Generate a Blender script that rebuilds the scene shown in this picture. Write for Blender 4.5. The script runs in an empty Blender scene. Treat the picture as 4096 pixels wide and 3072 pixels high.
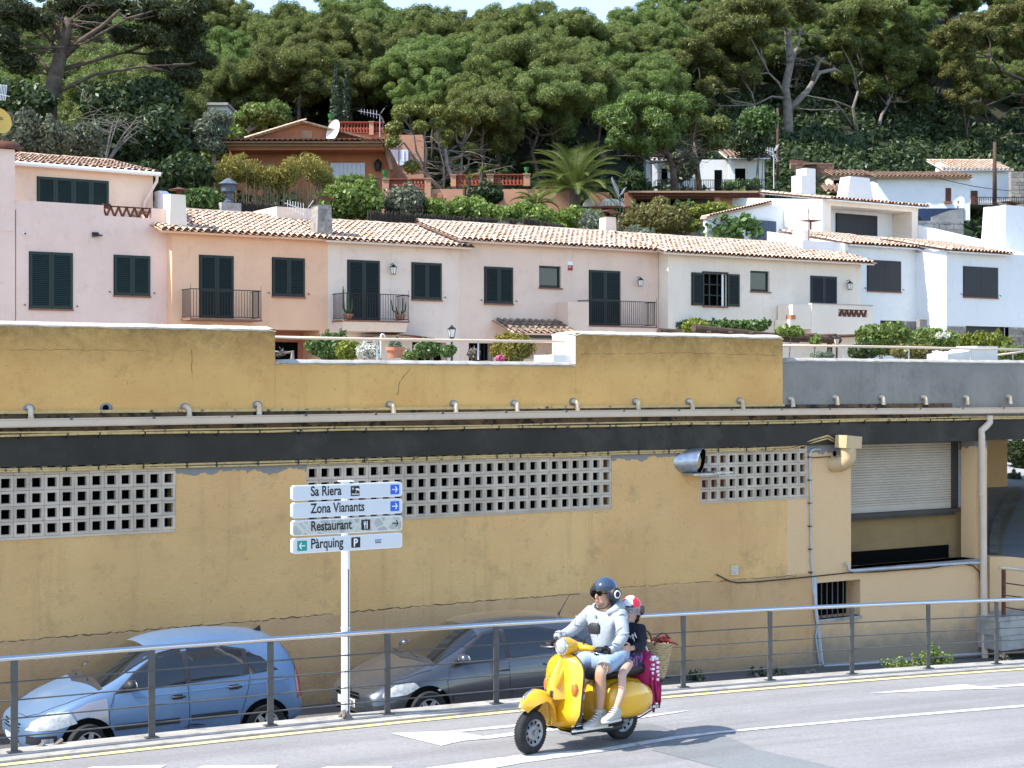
import bpy, bmesh, math, random
import numpy as np
from mathutils import Vector, Matrix
from mathutils.bvhtree import BVHTree
SC = bpy.context.scene
COL = SC.collection
R = math.radians
V = Vector
# ---------------------------------------------------------------- camera, sky, sun, exposure
# World axes: X runs along the yellow wall, Y away from the road towards the hill, Z up.
F, ZC, CX, CY = 6600.0, 3.9, 2048.0, 1536.0
FW = V((.545, .8384, 0)).normalized()
RT = V((FW.y, -FW.x, 0))
cam = bpy.data.cameras.new('camera')
cam.sensor_width = 36.0
cam.lens = 36.0 * F / 4096.0
cam.clip_start, cam.clip_end = .1, 6000
co = bpy.data.objects.new('camera', cam); COL.objects.link(co)
co.location = (0, 0, ZC)
co.rotation_euler = (R(90), 0, -math.atan2(FW.x, FW.y))
SC.camera = co
SUN = V((-.983 * .62, .16 * .62, .785)).normalized()
SUN_EL = math.asin(SUN.z)
w = bpy.data.worlds.new('World'); SC.world = w; w.use_nodes = True
wt = w.node_tree
sky = wt.nodes.new('ShaderNodeTexSky'); sky.sky_type = 'NISHITA'; sky.sun_disc = False
sky.sun_elevation = SUN_EL; sky.sun_rotation = math.atan2(SUN.x, SUN.y)
sky.altitude = 0; sky.air_density = 1.0; sky.dust_density = .5; sky.ozone_density = 1.6
bg = wt.nodes['Background']; bg.inputs[1].default_value = .15
wt.links.new(sky.outputs[0], bg.inputs[0])
sl = bpy.data.lights.new('sun', 'SUN'); sl.energy = 3.1; sl.angle = R(.53); sl.color = (1, .955, .88)
so = bpy.data.objects.new('sun', sl); COL.objects.link(so)
so.rotation_euler = SUN.to_track_quat('Z', 'Y').to_euler()
so.location = (0, 0, 60)
SC.view_settings.view_transform = 'Standard'; SC.view_settings.look = 'None'
SC.view_settings.gamma = 1; SC.view_settings.use_curve_mapping = False
SC.view_settings.exposure = 1.4
SC.cycles.max_bounces = 6; SC.cycles.diffuse_bounces = 3; SC.cycles.transparent_max_bounces = 12
# ---------------------------------------------------------------- photo ray -> point on a real plane
def ray(x, y): return FW + RT * ((x - CX) / F) + V((0, 0, (CY - y) / F))
def on_y(x, y, d):
    r = ray(x, y); return V((0, 0, ZC)) + r * (d / r.y)
def on_x(x, y, X):
    r = ray(x, y); return V((0, 0, ZC)) + r * (X / r.x)
def on_t(x, y, t): return V((0, 0, ZC)) + ray(x, y) * t
def on_g(x, y, fn, dz=0):
    r = ray(x, y); t = 17.
    for _ in range(60):
        t += .5 * ((ZC - fn(r.x * t, r.y * t)) / -r.z - t)
    return V((r.x * t, r.y * t, fn(r.x * t, r.y * t) + dz))
def road_z(s, y=0):
    k = s - 4.88
    if k < 0: return .14 - .01357 * k
    if k > 16: return .14 - .01357 * 16 - .001215 * 256 - .0525 * (k - 16)
    return .14 - .01357 * k - .001215 * k * k
def lane_z(s, y=0): return road_z(s) - .5
# ---------------------------------------------------------------- object helpers
def tag(o, label=None, cat=None, group=None, kind=None):
    for k, v in (('label', label), ('category', cat), ('group', group), ('kind', kind)):
        if v: o[k] = v
    return o
def empty(name, loc, label, cat, group=None, rz=0):
    o = bpy.data.objects.new(name, None); COL.objects.link(o)
    o.location = loc; o.rotation_euler = (0, 0, rz); o.empty_display_size = .2
    return tag(o, label, cat, group)
def link(name, me, parent=None, mat=None, wloc=True):
    """One mesh object; with a parent its vertices are given in world space unless wloc is False."""
    o = bpy.data.objects.new(name, me); COL.objects.link(o)
    if mat is not None and not me.materials:
        for m in (mat if isinstance(mat, (list, tuple)) else [mat]): me.materials.append(m)
    if parent is not None:
        o.parent = parent
        if wloc:
            o.matrix_parent_inverse = wm(parent).inverted()
    return o
def wm(o):
    m = Matrix.LocRotScale(o.location, o.rotation_euler, o.scale)
    if o.parent is not None: m = wm(o.parent) @ o.matrix_parent_inverse @ m
    return m
class MB:
    """Collects shapes and links them as ONE mesh object."""
    def __init__(s): s.v = []; s.f = []; s.mi = []; s.cur = 0
    def add(s, vs, fs):
        n = len(s.v); s.v += [tuple(v) for v in vs]; s.f += [tuple(i + n for i in f) for f in fs]
        s.mi += [s.cur] * len(fs); return s
    def box(s, a, b, M=None):
        x0, y0, z0 = a; x1, y1, z1 = b
        vs = [V(p) for p in ((x0,y0,z0),(x1,y0,z0),(x1,y1,z0),(x0,y1,z0),(x0,y0,z1),(x1,y0,z1),(x1,y1,z1),(x0,y1,z1))]
        if M is not None: vs = [M @ p for p in vs]
        return s.add(vs, [(0,3,2,1),(4,5,6,7),(0,1,5,4),(1,2,6,5),(2,3,7,6),(3,0,4,7)])
    def quad(s, *p): return s.add(p, [tuple(range(len(p)))])
    def tube(s, pts, r, n=8, caps=True):
        pts = [V(p) for p in pts]; rs = r if isinstance(r, (list, tuple)) else [r] * len(pts)
        rings = []; up = None
        for i, p in enumerate(pts):
            t = (pts[min(i + 1, len(pts) - 1)] - pts[max(i - 1, 0)])
            t = t.normalized() if t.length > 1e-9 else V((0, 0, 1))
            if up is None:
                up = V((0, 0, 1)) if abs(t.z) < .9 else V((1, 0, 0))
            a = t.cross(up)
            if a.length < 1e-6: a = t.cross(V((0, 1, 0)))
            a.normalize(); b = a.cross(t).normalized(); up = b
            rings.append([p + (a * math.cos(6.28319 * k / n) + b * math.sin(6.28319 * k / n)) * rs[i] for k in range(n)])
        vs = [q for rg in rings for q in rg]; fs = []
        for i in range(len(rings) - 1):
            for k in range(n):
                fs.append((i*n+k, i*n+(k+1) % n, (i+1)*n+(k+1) % n, (i+1)*n+k))
        if caps: fs += [tuple(range(n))[::-1], tuple(range((len(rings)-1)*n, len(rings)*n))]
        return s.add(vs, fs)
    def lathe(s, prof, n=16, M=None, ang=6.28319):
        """prof: (radius, height) list round local Z."""
        full = ang > 6.28; m = n if full else n + 1; vs = []; fs = []
        for (r, z) in prof:
            for k in range(m):
                a = ang * k / n; p = V((r * math.cos(a), r * math.sin(a), z)); vs.append(M @ p if M is not None else p)
        for i in range(len(prof) - 1):
            for k in range(n):
                k2 = (k + 1) % m
                fs.append((i*m+k, i*m+k2, (i+1)*m+k2, (i+1)*m+k))
        return s.add(vs, fs)
    def prism(s, poly, vec):
        poly = [V(p) for p in poly]; vec = V(vec); n = len(poly)
        return s.add(poly + [p + vec for p in poly], [tuple(range(n))[::-1], tuple(range(n, 2*n))] + [(i, (i+1) % n, n+(i+1) % n, n+i) for i in range(n)])
    def ell(s, c, r, nu=16, nv=10, M=None, v0=0., v1=1.):
        prof = [(math.sin(math.pi * (v0 + (v1-v0)*k/nv)), -math.cos(math.pi * (v0 + (v1-v0)*k/nv))) for k in range(nv + 1)]
        T = Matrix.Translation(V(c)) @ (M if M is not None else Matrix()) @ Matrix.Diagonal((r[0], r[1], r[2], 1))
        return s.lathe(prof, nu, T)
    def grid(s, pts):
        nu = len(pts); nv = len(pts[0])
        return s.add([p for row in pts for p in row], [(i*nv+j, (i+1)*nv+j, (i+1)*nv+j+1, i*nv+j+1) for i in range(nu-1) for j in range(nv-1)])
    def mesh(s, name, mat=None, smooth=False, merge=True, fixn=True):
        me = bpy.data.meshes.new(name); me.from_pydata(s.v, [], s.f)
        for m in (mat if isinstance(mat, (list, tuple)) else [mat]):
            if m is not None: me.materials.append(m)
        if any(s.mi): me.polygons.foreach_set('material_index', s.mi)
        if merge or fixn:
            bm = bmesh.new(); bm.from_mesh(me)
            if merge: bmesh.ops.remove_doubles(bm, verts=bm.verts, dist=1e-5)
            if fixn: bmesh.ops.recalc_face_normals(bm, faces=bm.faces)
            bm.to_mesh(me); bm.free()
        if smooth:
            me.polygons.foreach_set('use_smooth', [True] * len(me.polygons))
            if smooth != True: me.set_sharp_from_angle(angle=R(smooth))
        me.update(); return me
    def build(s, name, mat, parent=None, smooth=False, label=None, cat=None, group=None, kind=None, wloc=True, **k):
        o = link(name, s.mesh(name, mat, smooth, **k), parent, None, wloc)
        return tag(o, label, cat, group, kind)
def copy_tree(o, parent=None):
    c = o.copy(); COL.objects.link(c)
    if parent is not None:
        c.parent = parent; c.matrix_parent_inverse = o.matrix_parent_inverse
    for ch in list(o.children): copy_tree(ch, c)
    return c
def subsurf(me, lv=2, skin=None):
    """Evaluate Subdivision (after a Skin if radii are given) and return the finished mesh."""
    o = bpy.data.objects.new('build_form', me); COL.objects.link(o)
    if skin is not None:
        m = o.modifiers.new('s', 'SKIN'); m.use_smooth_shade = True
        for i, r in enumerate(skin):
            d = me.skin_vertices[0].data[i]; d.radius = r if isinstance(r, (tuple, list)) else (r, r); d.use_root = (i == 0)
    m = o.modifiers.new('u', 'SUBSURF'); m.levels = lv; m.render_levels = lv
    dg = bpy.context.evaluated_depsgraph_get(); dg.update()
    out = bpy.data.meshes.new_from_object(o.evaluated_get(dg))
    bpy.data.objects.remove(o)
    out.polygons.foreach_set('use_smooth', [True] * len(out.polygons))
    return out
def skinned(verts, edges, radii, lv=2):
    me = bpy.data.meshes.new('figure'); me.from_pydata([tuple(v) for v in verts], edges, [])
    if not me.skin_vertices:
        o = bpy.data.objects.new('tmp', me); COL.objects.link(o); o.modifiers.new('s', 'SKIN')
        bm = bmesh.new(); bm.from_mesh(me); bm.verts.layers.skin.verify(); bm.to_mesh(me); bm.free()
        bpy.data.objects.remove(o)
    return subsurf(me, lv, radii)
# ---------------------------------------------------------------- materials
def nd(t, kind, loc=None, **kw):
    n = t.nodes.new(kind)
    for k, v in kw.items():
        if k in n.inputs.keys(): n.inputs[k].default_value = v
        else: setattr(n, k, v)
    return n
def ramp(t, fac, stops, interp='LINEAR'):
    n = t.nodes.new('ShaderNodeValToRGB'); n.color_ramp.interpolation = interp
    e = n.color_ramp.elements
    while len(e) < len(stops): e.new(.5)
    for i, (p, c) in enumerate(stops):
        e[i].position = p; e[i].color = (c if isinstance(c, (tuple, list)) else (c, c, c)) + ((1,) if not isinstance(c, (tuple, list)) or len(c) == 3 else ())
    t.links.new(fac, n.inputs[0]); return n
def mixc(t, fac, a, b, blend='MIX'):
    n = t.nodes.new('ShaderNodeMix'); n.data_type = 'RGBA'; n.blend_type = blend
    for v, i in ((fac, 0), (a, 6), (b, 7)):
        if hasattr(v, 'is_linked') or hasattr(v, 'links'): t.links.new(v, n.inputs[i])
        else: n.inputs[i].default_value = v if i == 0 else (tuple(v) + (1,))[:4]
    return n.outputs[2]
def math_(t, op, a, b=None, clamp=False):
    n = t.nodes.new('ShaderNodeMath'); n.operation = op; n.use_clamp = clamp
    for v, i in ((a, 0), (b, 1)):
        if v is None: continue
        if hasattr(v, 'links'): t.links.new(v, n.inputs[i])
        else: n.inputs[i].default_value = v
    return n.outputs[0]
def noise(t, co, scale, detail=4, rough=.6, dist=0):
    n = nd(t, 'ShaderNodeTexNoise', Scale=scale, Detail=detail, Roughness=rough, Distortion=dist)
    t.links.new(co, n.inputs['Vector']); return n.outputs['Fac']
def base_mat(name):
    m = bpy.data.materials.new(name); m.use_nodes = True
    t = m.node_tree; b = t.nodes['Principled BSDF']
    g = t.nodes.new('ShaderNodeNewGeometry'); return m, t, b, g
MATS = {}
def mat(name, c, c2=None, scale=6, rough=.75, metal=0, bump=0, bscale=60, rand=0, spec=.4, lo=.35, hi=.65, coat=0, obj=False, alpha=1, trans=0, dirt=None, dscale=2, dlo=.55, dhi=.75):
    """Plain painted / cast / metal surface: base colour with a second tone in noise, optional dirt patches, fine bump, per-piece variation."""
    m, t, b, g = base_mat(name)
    if obj: tc = t.nodes.new('ShaderNodeTexCoord'); pos = tc.outputs['Object']
    else: pos = g.outputs['Position']
    col = None
    if c2 is not None:
        n = noise(t, pos, scale); col = ramp(t, n, [(lo, tuple(c)), (hi, tuple(c2))]).outputs[0]
    if dirt is not None:
        n = noise(t, pos, dscale, 6, .65); f = ramp(t, n, [(dlo, 0.), (dhi, 1.)]).outputs[0]
        col = mixc(t, f, col if col is not None else c, dirt)
    if rand:
        oi = t.nodes.new('ShaderNodeObjectInfo'); hsv = t.nodes.new('ShaderNodeHueSaturation')
        v = math_(t, 'MULTIPLY_ADD', oi.outputs['Random'], rand * 2); v.node.inputs[2].default_value = 1 - rand
        t.links.new(v, hsv.inputs['Value'])
        if col is not None: t.links.new(col, hsv.inputs['Color'])
        else: hsv.inputs['Color'].default_value = tuple(c) + (1,)
        col = hsv.outputs[0]
    if col is not None: t.links.new(col, b.inputs['Base Color'])
    else: b.inputs['Base Color'].default_value = tuple(c) + (1,)
    b.inputs['Roughness'].default_value = rough; b.inputs['Metallic'].default_value = metal
    b.inputs['Specular IOR Level'].default_value = spec
    if coat: b.inputs['Coat Weight'].default_value = coat; b.inputs['Coat Roughness'].default_value = .06
    if alpha < 1: b.inputs['Alpha'].default_value = alpha
    if trans: b.inputs['Transmission Weight'].default_value = trans
    if bump:
        bn = t.nodes.new('ShaderNodeBump'); bn.inputs['Strength'].default_value = bump; bn.inputs['Distance'].default_value = .02
        t.links.new(noise(t, pos, bscale, 5), bn.inputs['Height']); t.links.new(bn.outputs[0], b.inputs['Normal'])
    MATS[name] = m; return m
def leaf_mat(name, c1, c2, trans=.3, hue=.0, val=.16):
    m = bpy.data.materials.new(name); m.use_nodes = True; t = m.node_tree
    t.nodes.remove(t.nodes['Principled BSDF']); out = t.nodes['Material Output']
    at = nd(t, 'ShaderNodeAttribute', attribute_name='leafv')
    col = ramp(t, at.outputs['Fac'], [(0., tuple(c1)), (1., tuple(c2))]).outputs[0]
    oi = t.nodes.new('ShaderNodeObjectInfo'); hs = t.nodes.new('ShaderNodeHueSaturation')
    v = math_(t, 'MULTIPLY_ADD', oi.outputs['Random'], val * 2); v.node.inputs[2].default_value = 1 - val
    h = math_(t, 'MULTIPLY_ADD', oi.outputs['Random'], hue * 2); h.node.inputs[2].default_value = .5 - hue
    t.links.new(v, hs.inputs['Value']); t.links.new(h, hs.inputs['Hue']); t.links.new(col, hs.inputs['Color'])
    d = t.nodes.new('ShaderNodeBsdfDiffuse'); tr = t.nodes.new('ShaderNodeBsdfTranslucent'); gl = nd(t, 'ShaderNodeBsdfGlossy', Roughness=.45)
    gl.inputs['Color'].default_value = (.5, .55, .5, 1)
    mx = t.nodes.new('ShaderNodeMixShader'); mx.inputs[0].default_value = trans
    m2 = t.nodes.new('ShaderNodeMixShader'); m2.inputs[0].default_value = .05
    t.links.new(hs.outputs[0], d.inputs[0]); t.links.new(hs.outputs[0], tr.inputs[0])
    t.links.new(d.outputs[0], mx.inputs[1]); t.links.new(tr.outputs[0], mx.inputs[2])
    t.links.new(mx.outputs[0], m2.inputs[1]); t.links.new(gl.outputs[0], m2.inputs[2])
    t.links.new(m2.outputs[0], out.inputs[0]); return m
def wall_mat(name, c, c2, stain, top=None, z_top=None, z_band=.3, peel=None, z_peel=None, low=None, z_low=None, bump=.5, patch=None):
    """Rendered plaster: two tones, brown stains, optional grime under a coping, peeled strip and darker foot."""
    m, t, b, g = base_mat(name); P = g.outputs['Position']
    sx = t.nodes.new('ShaderNodeSeparateXYZ'); t.links.new(P, sx.inputs[0]); Z = sx.outputs[2]; X = sx.outputs[0]
    col = ramp(t, noise(t, P, .9, 5, .6), [(.36, tuple(c)), (.66, tuple(c2))]).outputs[0]
    col = mixc(t, ramp(t, noise(t, P, 2.3, 8, .75), [(.53, 0.), (.74, .7)]).outputs[0], col, stain)
    col = mixc(t, ramp(t, noise(t, P, 22, 3, .7), [(.655, 0.), (.70, .5)]).outputs[0], col, tuple(x * .45 for x in stain))
    mp = nd(t, 'ShaderNodeMapping'); mp.inputs['Scale'].default_value = (5, 5, .45); t.links.new(P, mp.inputs['Vector'])
    col = mixc(t, ramp(t, noise(t, mp.outputs[0], 1., 5, .65), [(.55, 0.), (.75, .35)]).outputs[0], col, stain)
    col = mixc(t, ramp(t, noise(t, P, .33, 3, .6), [(.42, 0.), (.62, .32)]).outputs[0], col, tuple(.55 * a + .45 * b_ for a, b_ in zip(c2, stain)))
    if patch is not None:
        x0, x1, z0, pc = patch
        f = math_(t, 'MULTIPLY', math_(t, 'GREATER_THAN', X, x0), math_(t, 'LESS_THAN', X, x1))
        zz = math_(t, 'ADD', Z, math_(t, 'MULTIPLY', noise(t, P, .5, 2), .5))
        f = math_(t, 'MULTIPLY', f, math_(t, 'LESS_THAN', zz, z0)); f = math_(t, 'MULTIPLY', f, .8)
        col = mixc(t, f, col, pc)
    if top is not None:
        n = noise(t, P, 1.7, 8, .75); zz = math_(t, 'ADD', Z, math_(t, 'MULTIPLY', math_(t, 'SUBTRACT', n, .5), .55))
        f = math_(t, 'MULTIPLY', math_(t, 'SUBTRACT', zz, z_top - z_band), 1 / z_band * .9, True)
        f = math_(t, 'MULTIPLY', f, ramp(t, noise(t, P, 9, 6, .8), [(.3, .35), (.62, 1.)]).outputs[0])
        col = mixc(t, f, col, top)
    if peel is not None:
        n = noise(t, P, 2.6, 7, .7); zz = math_(t, 'ADD', Z, math_(t, 'MULTIPLY', math_(t, 'SUBTRACT', n, .5), .42))
        f = math_(t, 'GREATER_THAN', zz, z_peel)
        col = mixc(t, f, col, peel)
    if low is not None:  # darker, greyer tone towards the bottom of the wall
        n = noise(t, P, 1.9, 8, .75); zz = math_(t, 'ADD', Z, math_(t, 'MULTIPLY', math_(t, 'SUBTRACT', n, .5), .9))
        f = ramp(t, math_(t, 'SUBTRACT', z_low, zz), [(0., 0.), (.5, .85)]).outputs[0]
        col = mixc(t, f, col, low)
    t.links.new(col, b.inputs['Base Color']); b.inputs['Roughness'].default_value = .92; b.inputs['Specular IOR Level'].default_value = .15
    bn = t.nodes.new('ShaderNodeBump'); bn.inputs['Strength'].default_value = bump; bn.inputs['Distance'].default_value = .02
    t.links.new(noise(t, P, 32, 7, .7), bn.inputs['Height']); t.links.new(bn.outputs[0], b.inputs['Normal'])
    MATS[name] = m; return m
# ---------------------------------------------------------------- foliage
def ico(sub=1):
    bm = bmesh.new(); bmesh.ops.create_icosphere(bm, subdivisions=sub, radius=1)
    v = np.array([p.co[:] for p in bm.verts]); f = [tuple(x.index for x in q.verts) for q in bm.faces]; bm.free(); return v, f
ICO = ico(1)
def foliage(name, clumps, per, L, W, seed, m, jit=.6, shell=.72, up=0., core=.62, tri=False, cov=.75, cap=130):
    """Leaf-sized faces through clumps ((x,y,z),(rx,ry,rz)); per = faces per unit clump; one mesh."""
    rg = np.random.default_rng(seed); Ps = []; Fs = []; val = []; n0 = 0
    for (c, r) in clumps:
        c = np.array(c, float); r = np.array(r, float); m3 = (r[0] * r[1] + r[0] * r[2] + r[1] * r[2]) / 3; ks = 1.
        if core:
            need = cov * 12.57 * m3 / (L * W * .5); n = int(min(cap, max(30, need))); ks = min(1.5, max(1., (need / n) ** .5))
        else: n = max(12, int(per * m3))
        u = rg.normal(size=(n, 3)); u /= np.linalg.norm(u, axis=1)[:, None]
        rr = shell + (1.06 - shell) * rg.random(n) ** .6
        p = c + u * r * rr[:, None]
        nn = u / r * r.mean() + jit * rg.normal(size=(n, 3)); nn[:, 2] += up; nn /= np.linalg.norm(nn, axis=1)[:, None]
        a = np.cross(nn, rg.normal(size=(n, 3))); a /= np.linalg.norm(a, axis=1)[:, None] + 1e-9
        b = np.cross(nn, a); s = ks * (.65 + .7 * rg.random(n))[:, None]
        if tri: q = np.stack([p - a * W * s * .5, p + a * W * s * .5, p + b * L * s], 1)
        else: q = np.stack([p - b * L * s * .5, p + a * W * s * .5, p + b * L * s * .5, p - a * W * s * .5], 1)
        k = q.shape[1]
        Ps.append(q.reshape(-1, 3)); Fs += (np.arange(n * k).reshape(n, k) + n0).tolist(); n0 += n * k
        val.append(np.repeat(np.clip(rg.random(n) * .7 + .3 * rg.random(), 0, 1), k))
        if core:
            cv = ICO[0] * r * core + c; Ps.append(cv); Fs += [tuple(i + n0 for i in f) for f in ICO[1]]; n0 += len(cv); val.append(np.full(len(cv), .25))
    me = bpy.data.meshes.new(name); me.from_pydata(np.concatenate(Ps), [], Fs)
    at = me.attributes.new('leafv', 'FLOAT', 'POINT'); at.data.foreach_set('value', np.concatenate(val).astype(np.float32))
    me.materials.append(m); return me
def blob_clumps(rad, n, cr, seed, low=-.6, hollow=.55, flat=.8):
    """n clump centres spread through an ellipsoid of radii rad, clump radius about cr."""
    rg = random.Random(seed); out = []
    for i in range(n):
        while True:
            u = V((rg.uniform(-1, 1), rg.uniform(-1, 1), rg.uniform(low, 1)))
            if hollow < u.length < 1: break
        k = cr * rg.uniform(.7, 1.3)
        out.append(((u.x * rad[0], u.y * rad[1], u.z * rad[2]), (k, k, k * flat)))
    return out
def branchy(name, base, top, r0, limbs, m, parent, seed=1, n=7, wob=.25):
    """Tapered trunk with limbs ((start fraction), end point, radius)."""
    rg = random.Random(seed); mb = MB(); base = V(base); top = V(top); pts = []
    K = 6
    for k in range(K + 1):
        f = k / K; p = base.lerp(top, f)
        if 0 < k < K: p += V((rg.uniform(-wob, wob), rg.uniform(-wob, wob), 0))
        pts.append(p)
    mb.tube(pts, [r0 * (1 - .6 * k / K) * (1.25 if k == 0 else 1) for k in range(K + 1)], n)
    for (f, e, r) in limbs:
        i = min(int(f * K), K - 1); s = pts[i].lerp(pts[i + 1], f * K - i); e = V(e); mid = s.lerp(e, .5) + V((rg.uniform(-.2, .2), rg.uniform(-.2, .2), -.12 * (e - s).length * rg.uniform(0, 1)))
        q = s.lerp(mid, .5); q2 = mid.lerp(e, .5) + V((rg.uniform(-.1, .1), rg.uniform(-.1, .1), rg.uniform(-.1, .1)))
        mb.tube([s, q, mid, q2, e], [r, r * .85, r * .65, r * .45, r * .2], 5)
    return mb.build(name, m, parent, smooth=True, merge=False)
# ---------------------------------------------------------------- palette
def asphalt(name, c, c2, patch=False):
    m, t, b, g = base_mat(name); P = g.outputs['Position']
    n1 = noise(t, P, 90, 3, .8); n2 = noise(t, P, .8, 5, .6)
    col = ramp(t, n2, [(.3, c), (.7, c2)]).outputs[0]
    col = mixc(t, ramp(t, n1, [(.4, 0.), (.62, .55)]).outputs[0], col, tuple(x * 1.7 for x in c2))
    mp = nd(t, 'ShaderNodeMapping'); mp.inputs['Scale'].default_value = (.12, 1.6, 1); t.links.new(P, mp.inputs['Vector'])
    col = mixc(t, ramp(t, noise(t, mp.outputs[0], 1., 5, .7), [(.42, 0.), (.62, .4)]).outputs[0], col, tuple(x * .72 for x in c))
    col = mixc(t, ramp(t, noise(t, P, 17, 4, .75), [(.45, 0.), (.7, .35)]).outputs[0], col, tuple(x * .62 for x in c))
    col = mixc(t, ramp(t, noise(t, P, 55, 2, .6), [(.66, 0.), (.7, .6)]).outputs[0], col, tuple(x * .4 for x in c))
    t.links.new(col, b.inputs['Base Color']); b.inputs['Roughness'].default_value = .85; b.inputs['Specular IOR Level'].default_value = .3
    bn = t.nodes.new('ShaderNodeBump'); bn.inputs['Strength'].default_value = .4; bn.inputs['Distance'].default_value = .008
    t.links.new(n1, bn.inputs['Height']); t.links.new(bn.outputs[0], b.inputs['Normal']); return m
m_road = asphalt('asphalt', (.21, .205, .20), (.26, .25, .245))
m_patch = asphalt('asphalt_patch', (.165, .173, .173), (.19, .197, .197))
m_lane = asphalt('lane_asphalt', (.09, .09, .088), (.13, .125, .12))
m_white = mat('road_paint', (.66, .66, .64), (.5, .5, .48), 7, .7, bump=.25, bscale=90, dirt=(.30, .295, .285), dscale=9, dlo=.56, dhi=.66)
m_yline = mat('yellow_paint', (.78, .62, .24), (.62, .53, .3), 5, .7, dirt=(.42, .38, .3), dscale=4, dlo=.58, dhi=.75)
m_kerb = mat('concrete', (.42, .40, .36), (.31, .29, .26), 3, .9, bump=.4, bscale=40, dirt=(.2, .19, .17), dscale=6)
m_greyconc = mat('grey_concrete', (.19, .19, .19), (.27, .27, .27), 1.6, .9, bump=.4, bscale=30, dirt=(.12, .12, .12), dscale=3)
OC, OC2 = (.60, .385, .13), (.52, .31, .095)
PK, PK2 = (.80, .50, .21), (.73, .425, .175)
m_wall = wall_mat('ochre_plaster', PK, PK2, (.42, .26, .12), peel=(.26, .25, .23), z_peel=2.73, low=(.30, .24, .18), z_low=-.1, bump=.8, patch=(18.6, 40, 9., (.76, .51, .29)))
m_parapet = wall_mat('ochre_parapet_plaster', (.76, .455, .16), (.68, .38, .13), (.48, .25, .085), top=(.22, .14, .05), z_top=4.66, z_band=.62, bump=.5)
m_cap = mat('limewashed_coping', (.60, .55, .46), (.42, .38, .30), 4, .9, bump=.4, bscale=30, dirt=(.3, .29, .27), dscale=9)
m_greywall = wall_mat('grey_render', (.23, .21, .18), (.33, .305, .265), (.15, .14, .13), top=(.19, .19, .19), z_top=4.5, z_band=.4, bump=.5)
m_tar = mat('tarred_beam', (.020, .016, .010), (.034, .028, .019), 1.3, .7, bump=.35, bscale=14, dirt=(.07, .06, .05), dscale=1.1, dlo=.52, dhi=.8)
m_gutter = mat('cream_sheet_metal', (.66, .53, .40), (.6, .47, .35), 2, .5, dirt=(.4, .33, .27), dscale=5, dlo=.62, dhi=.8)
m_pvc = mat('weathered_pvc', (.66, .58, .46), (.5, .38, .22), 9, .6)
m_conduit = mat('painted_conduit', (.64, .46, .20), (.52, .36, .15), 8, .7, dirt=(.06, .05, .04), dscale=14, dlo=.57, dhi=.66)
m_conduitg = mat('grey_conduit', (.50, .51, .52), (.42, .43, .44), 6, .5)
m_cable = mat('black_cable', (.02, .02, .02), rough=.6)
m_block = mat('cement_block', (.60, .49, .375), (.48, .39, .295), 2.2, .95, bump=.5, bscale=50, rand=.12, dirt=(.2, .18, .15), dscale=8, dlo=.6, dhi=.8)
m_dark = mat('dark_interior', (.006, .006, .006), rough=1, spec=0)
m_steel = mat('stainless_steel', (.62, .62, .62), rough=.22, metal=1)
m_post = mat('grey_iron_paint', (.10, .098, .095), (.075, .073, .07), 6, .45, dirt=(.16, .07, .03), dscale=9, dlo=.7, dhi=.8)
m_signw = mat('white_sign_enamel', (.78, .79, .80), rough=.35)
m_signface = mat('sign_sheet', (.62, .645, .66), rough=.4)
m_black = mat('black_print', (.012, .011, .011), rough=.5)
m_iconbr = mat('brown_print', (.022, .012, .01), rough=.5)
m_blue = mat('blue_print', (.015, .12, .58), rough=.4)
m_teal = mat('teal_print', (.01, .28, .22), rough=.4)
m_whitep = mat('white_print', (.82, .82, .82), rough=.4)
m_duct = mat('galvanised_duct', (.5, .52, .53), (.36, .38, .4), 12, .35, metal=.8, bump=.2, bscale=20)
m_shut = mat('cream_roller_shutter', (.50, .43, .34), (.45, .385, .30), 1.5, .5, rand=.05)
m_counter = mat('dark_counter', (.05, .045, .035), (.035, .03, .025), 3, .6)
m_tile_w = mat('white_wall_tile', (.55, .6, .63), rough=.25, rand=.06)
m_rust = mat('rusty_iron', (.15, .05, .025), (.08, .03, .02), 9, .8)
# ---------------------------------------------------------------- ground, road, markings
def sheet(name, mt, xs, ys, fn, dz=0., kind='structure', sm=False):
    mb = MB(); mb.grid([[V((x, y, fn(x, y) + dz)) for y in ys] for x in xs])
    o = mb.build(name, mt, None, smooth=sm); o['kind'] = kind; return o
lin = lambda a, b, n: [a + (b - a) * i / n for i in range(n + 1)]
m_ground = mat('dry_ground', (.16, .13, .09), (.1, .1, .06), .05, 1)
sheet('ground', m_ground, [-1500, 1500], [-1500, 1500], lambda x, y: -9)
YK0, YK1 = 16.43, 16.98           # kerb strip
sheet('road', m_road, lin(-14, 60, 74), lin(2, YK0, 6), road_z, sm=True)
sheet('lower_lane', m_lane, lin(-14, 60, 74), [YK1 - .1, 18, 20.6], lane_z, sm=True)
def strip(name, mt, y0, y1, fn, dz, z2=None, x0=-14, x1=60, n=74):
    mb = MB(); xs = lin(x0, x1, n)
    for i in range(n):
        a, b = xs[i], xs[i + 1]
        mb.quad((a, y0, fn(a) + dz), (b, y0, fn(b) + dz), (b, y1, fn(b) + dz), (a, y1, fn(a) + dz))
        if z2 is not None:
            mb.quad((a, y0, fn(a) + z2), (b, y0, fn(b) + z2), (b, y0, fn(b) + dz), (a, y0, fn(a) + dz))
            mb.quad((a, y1, fn(a) - .7), (b, y1, fn(b) - .7), (b, y1, fn(b) + dz), (a, y1, fn(a) + dz))
    o = mb.build(name, mt); o['kind'] = 'structure'; return o
strip('kerb', m_kerb, YK0, YK1, road_z, .03, -.05)
strip('yellow_edge_line', m_yline, 16.30, 16.415, road_z, .008)
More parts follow.
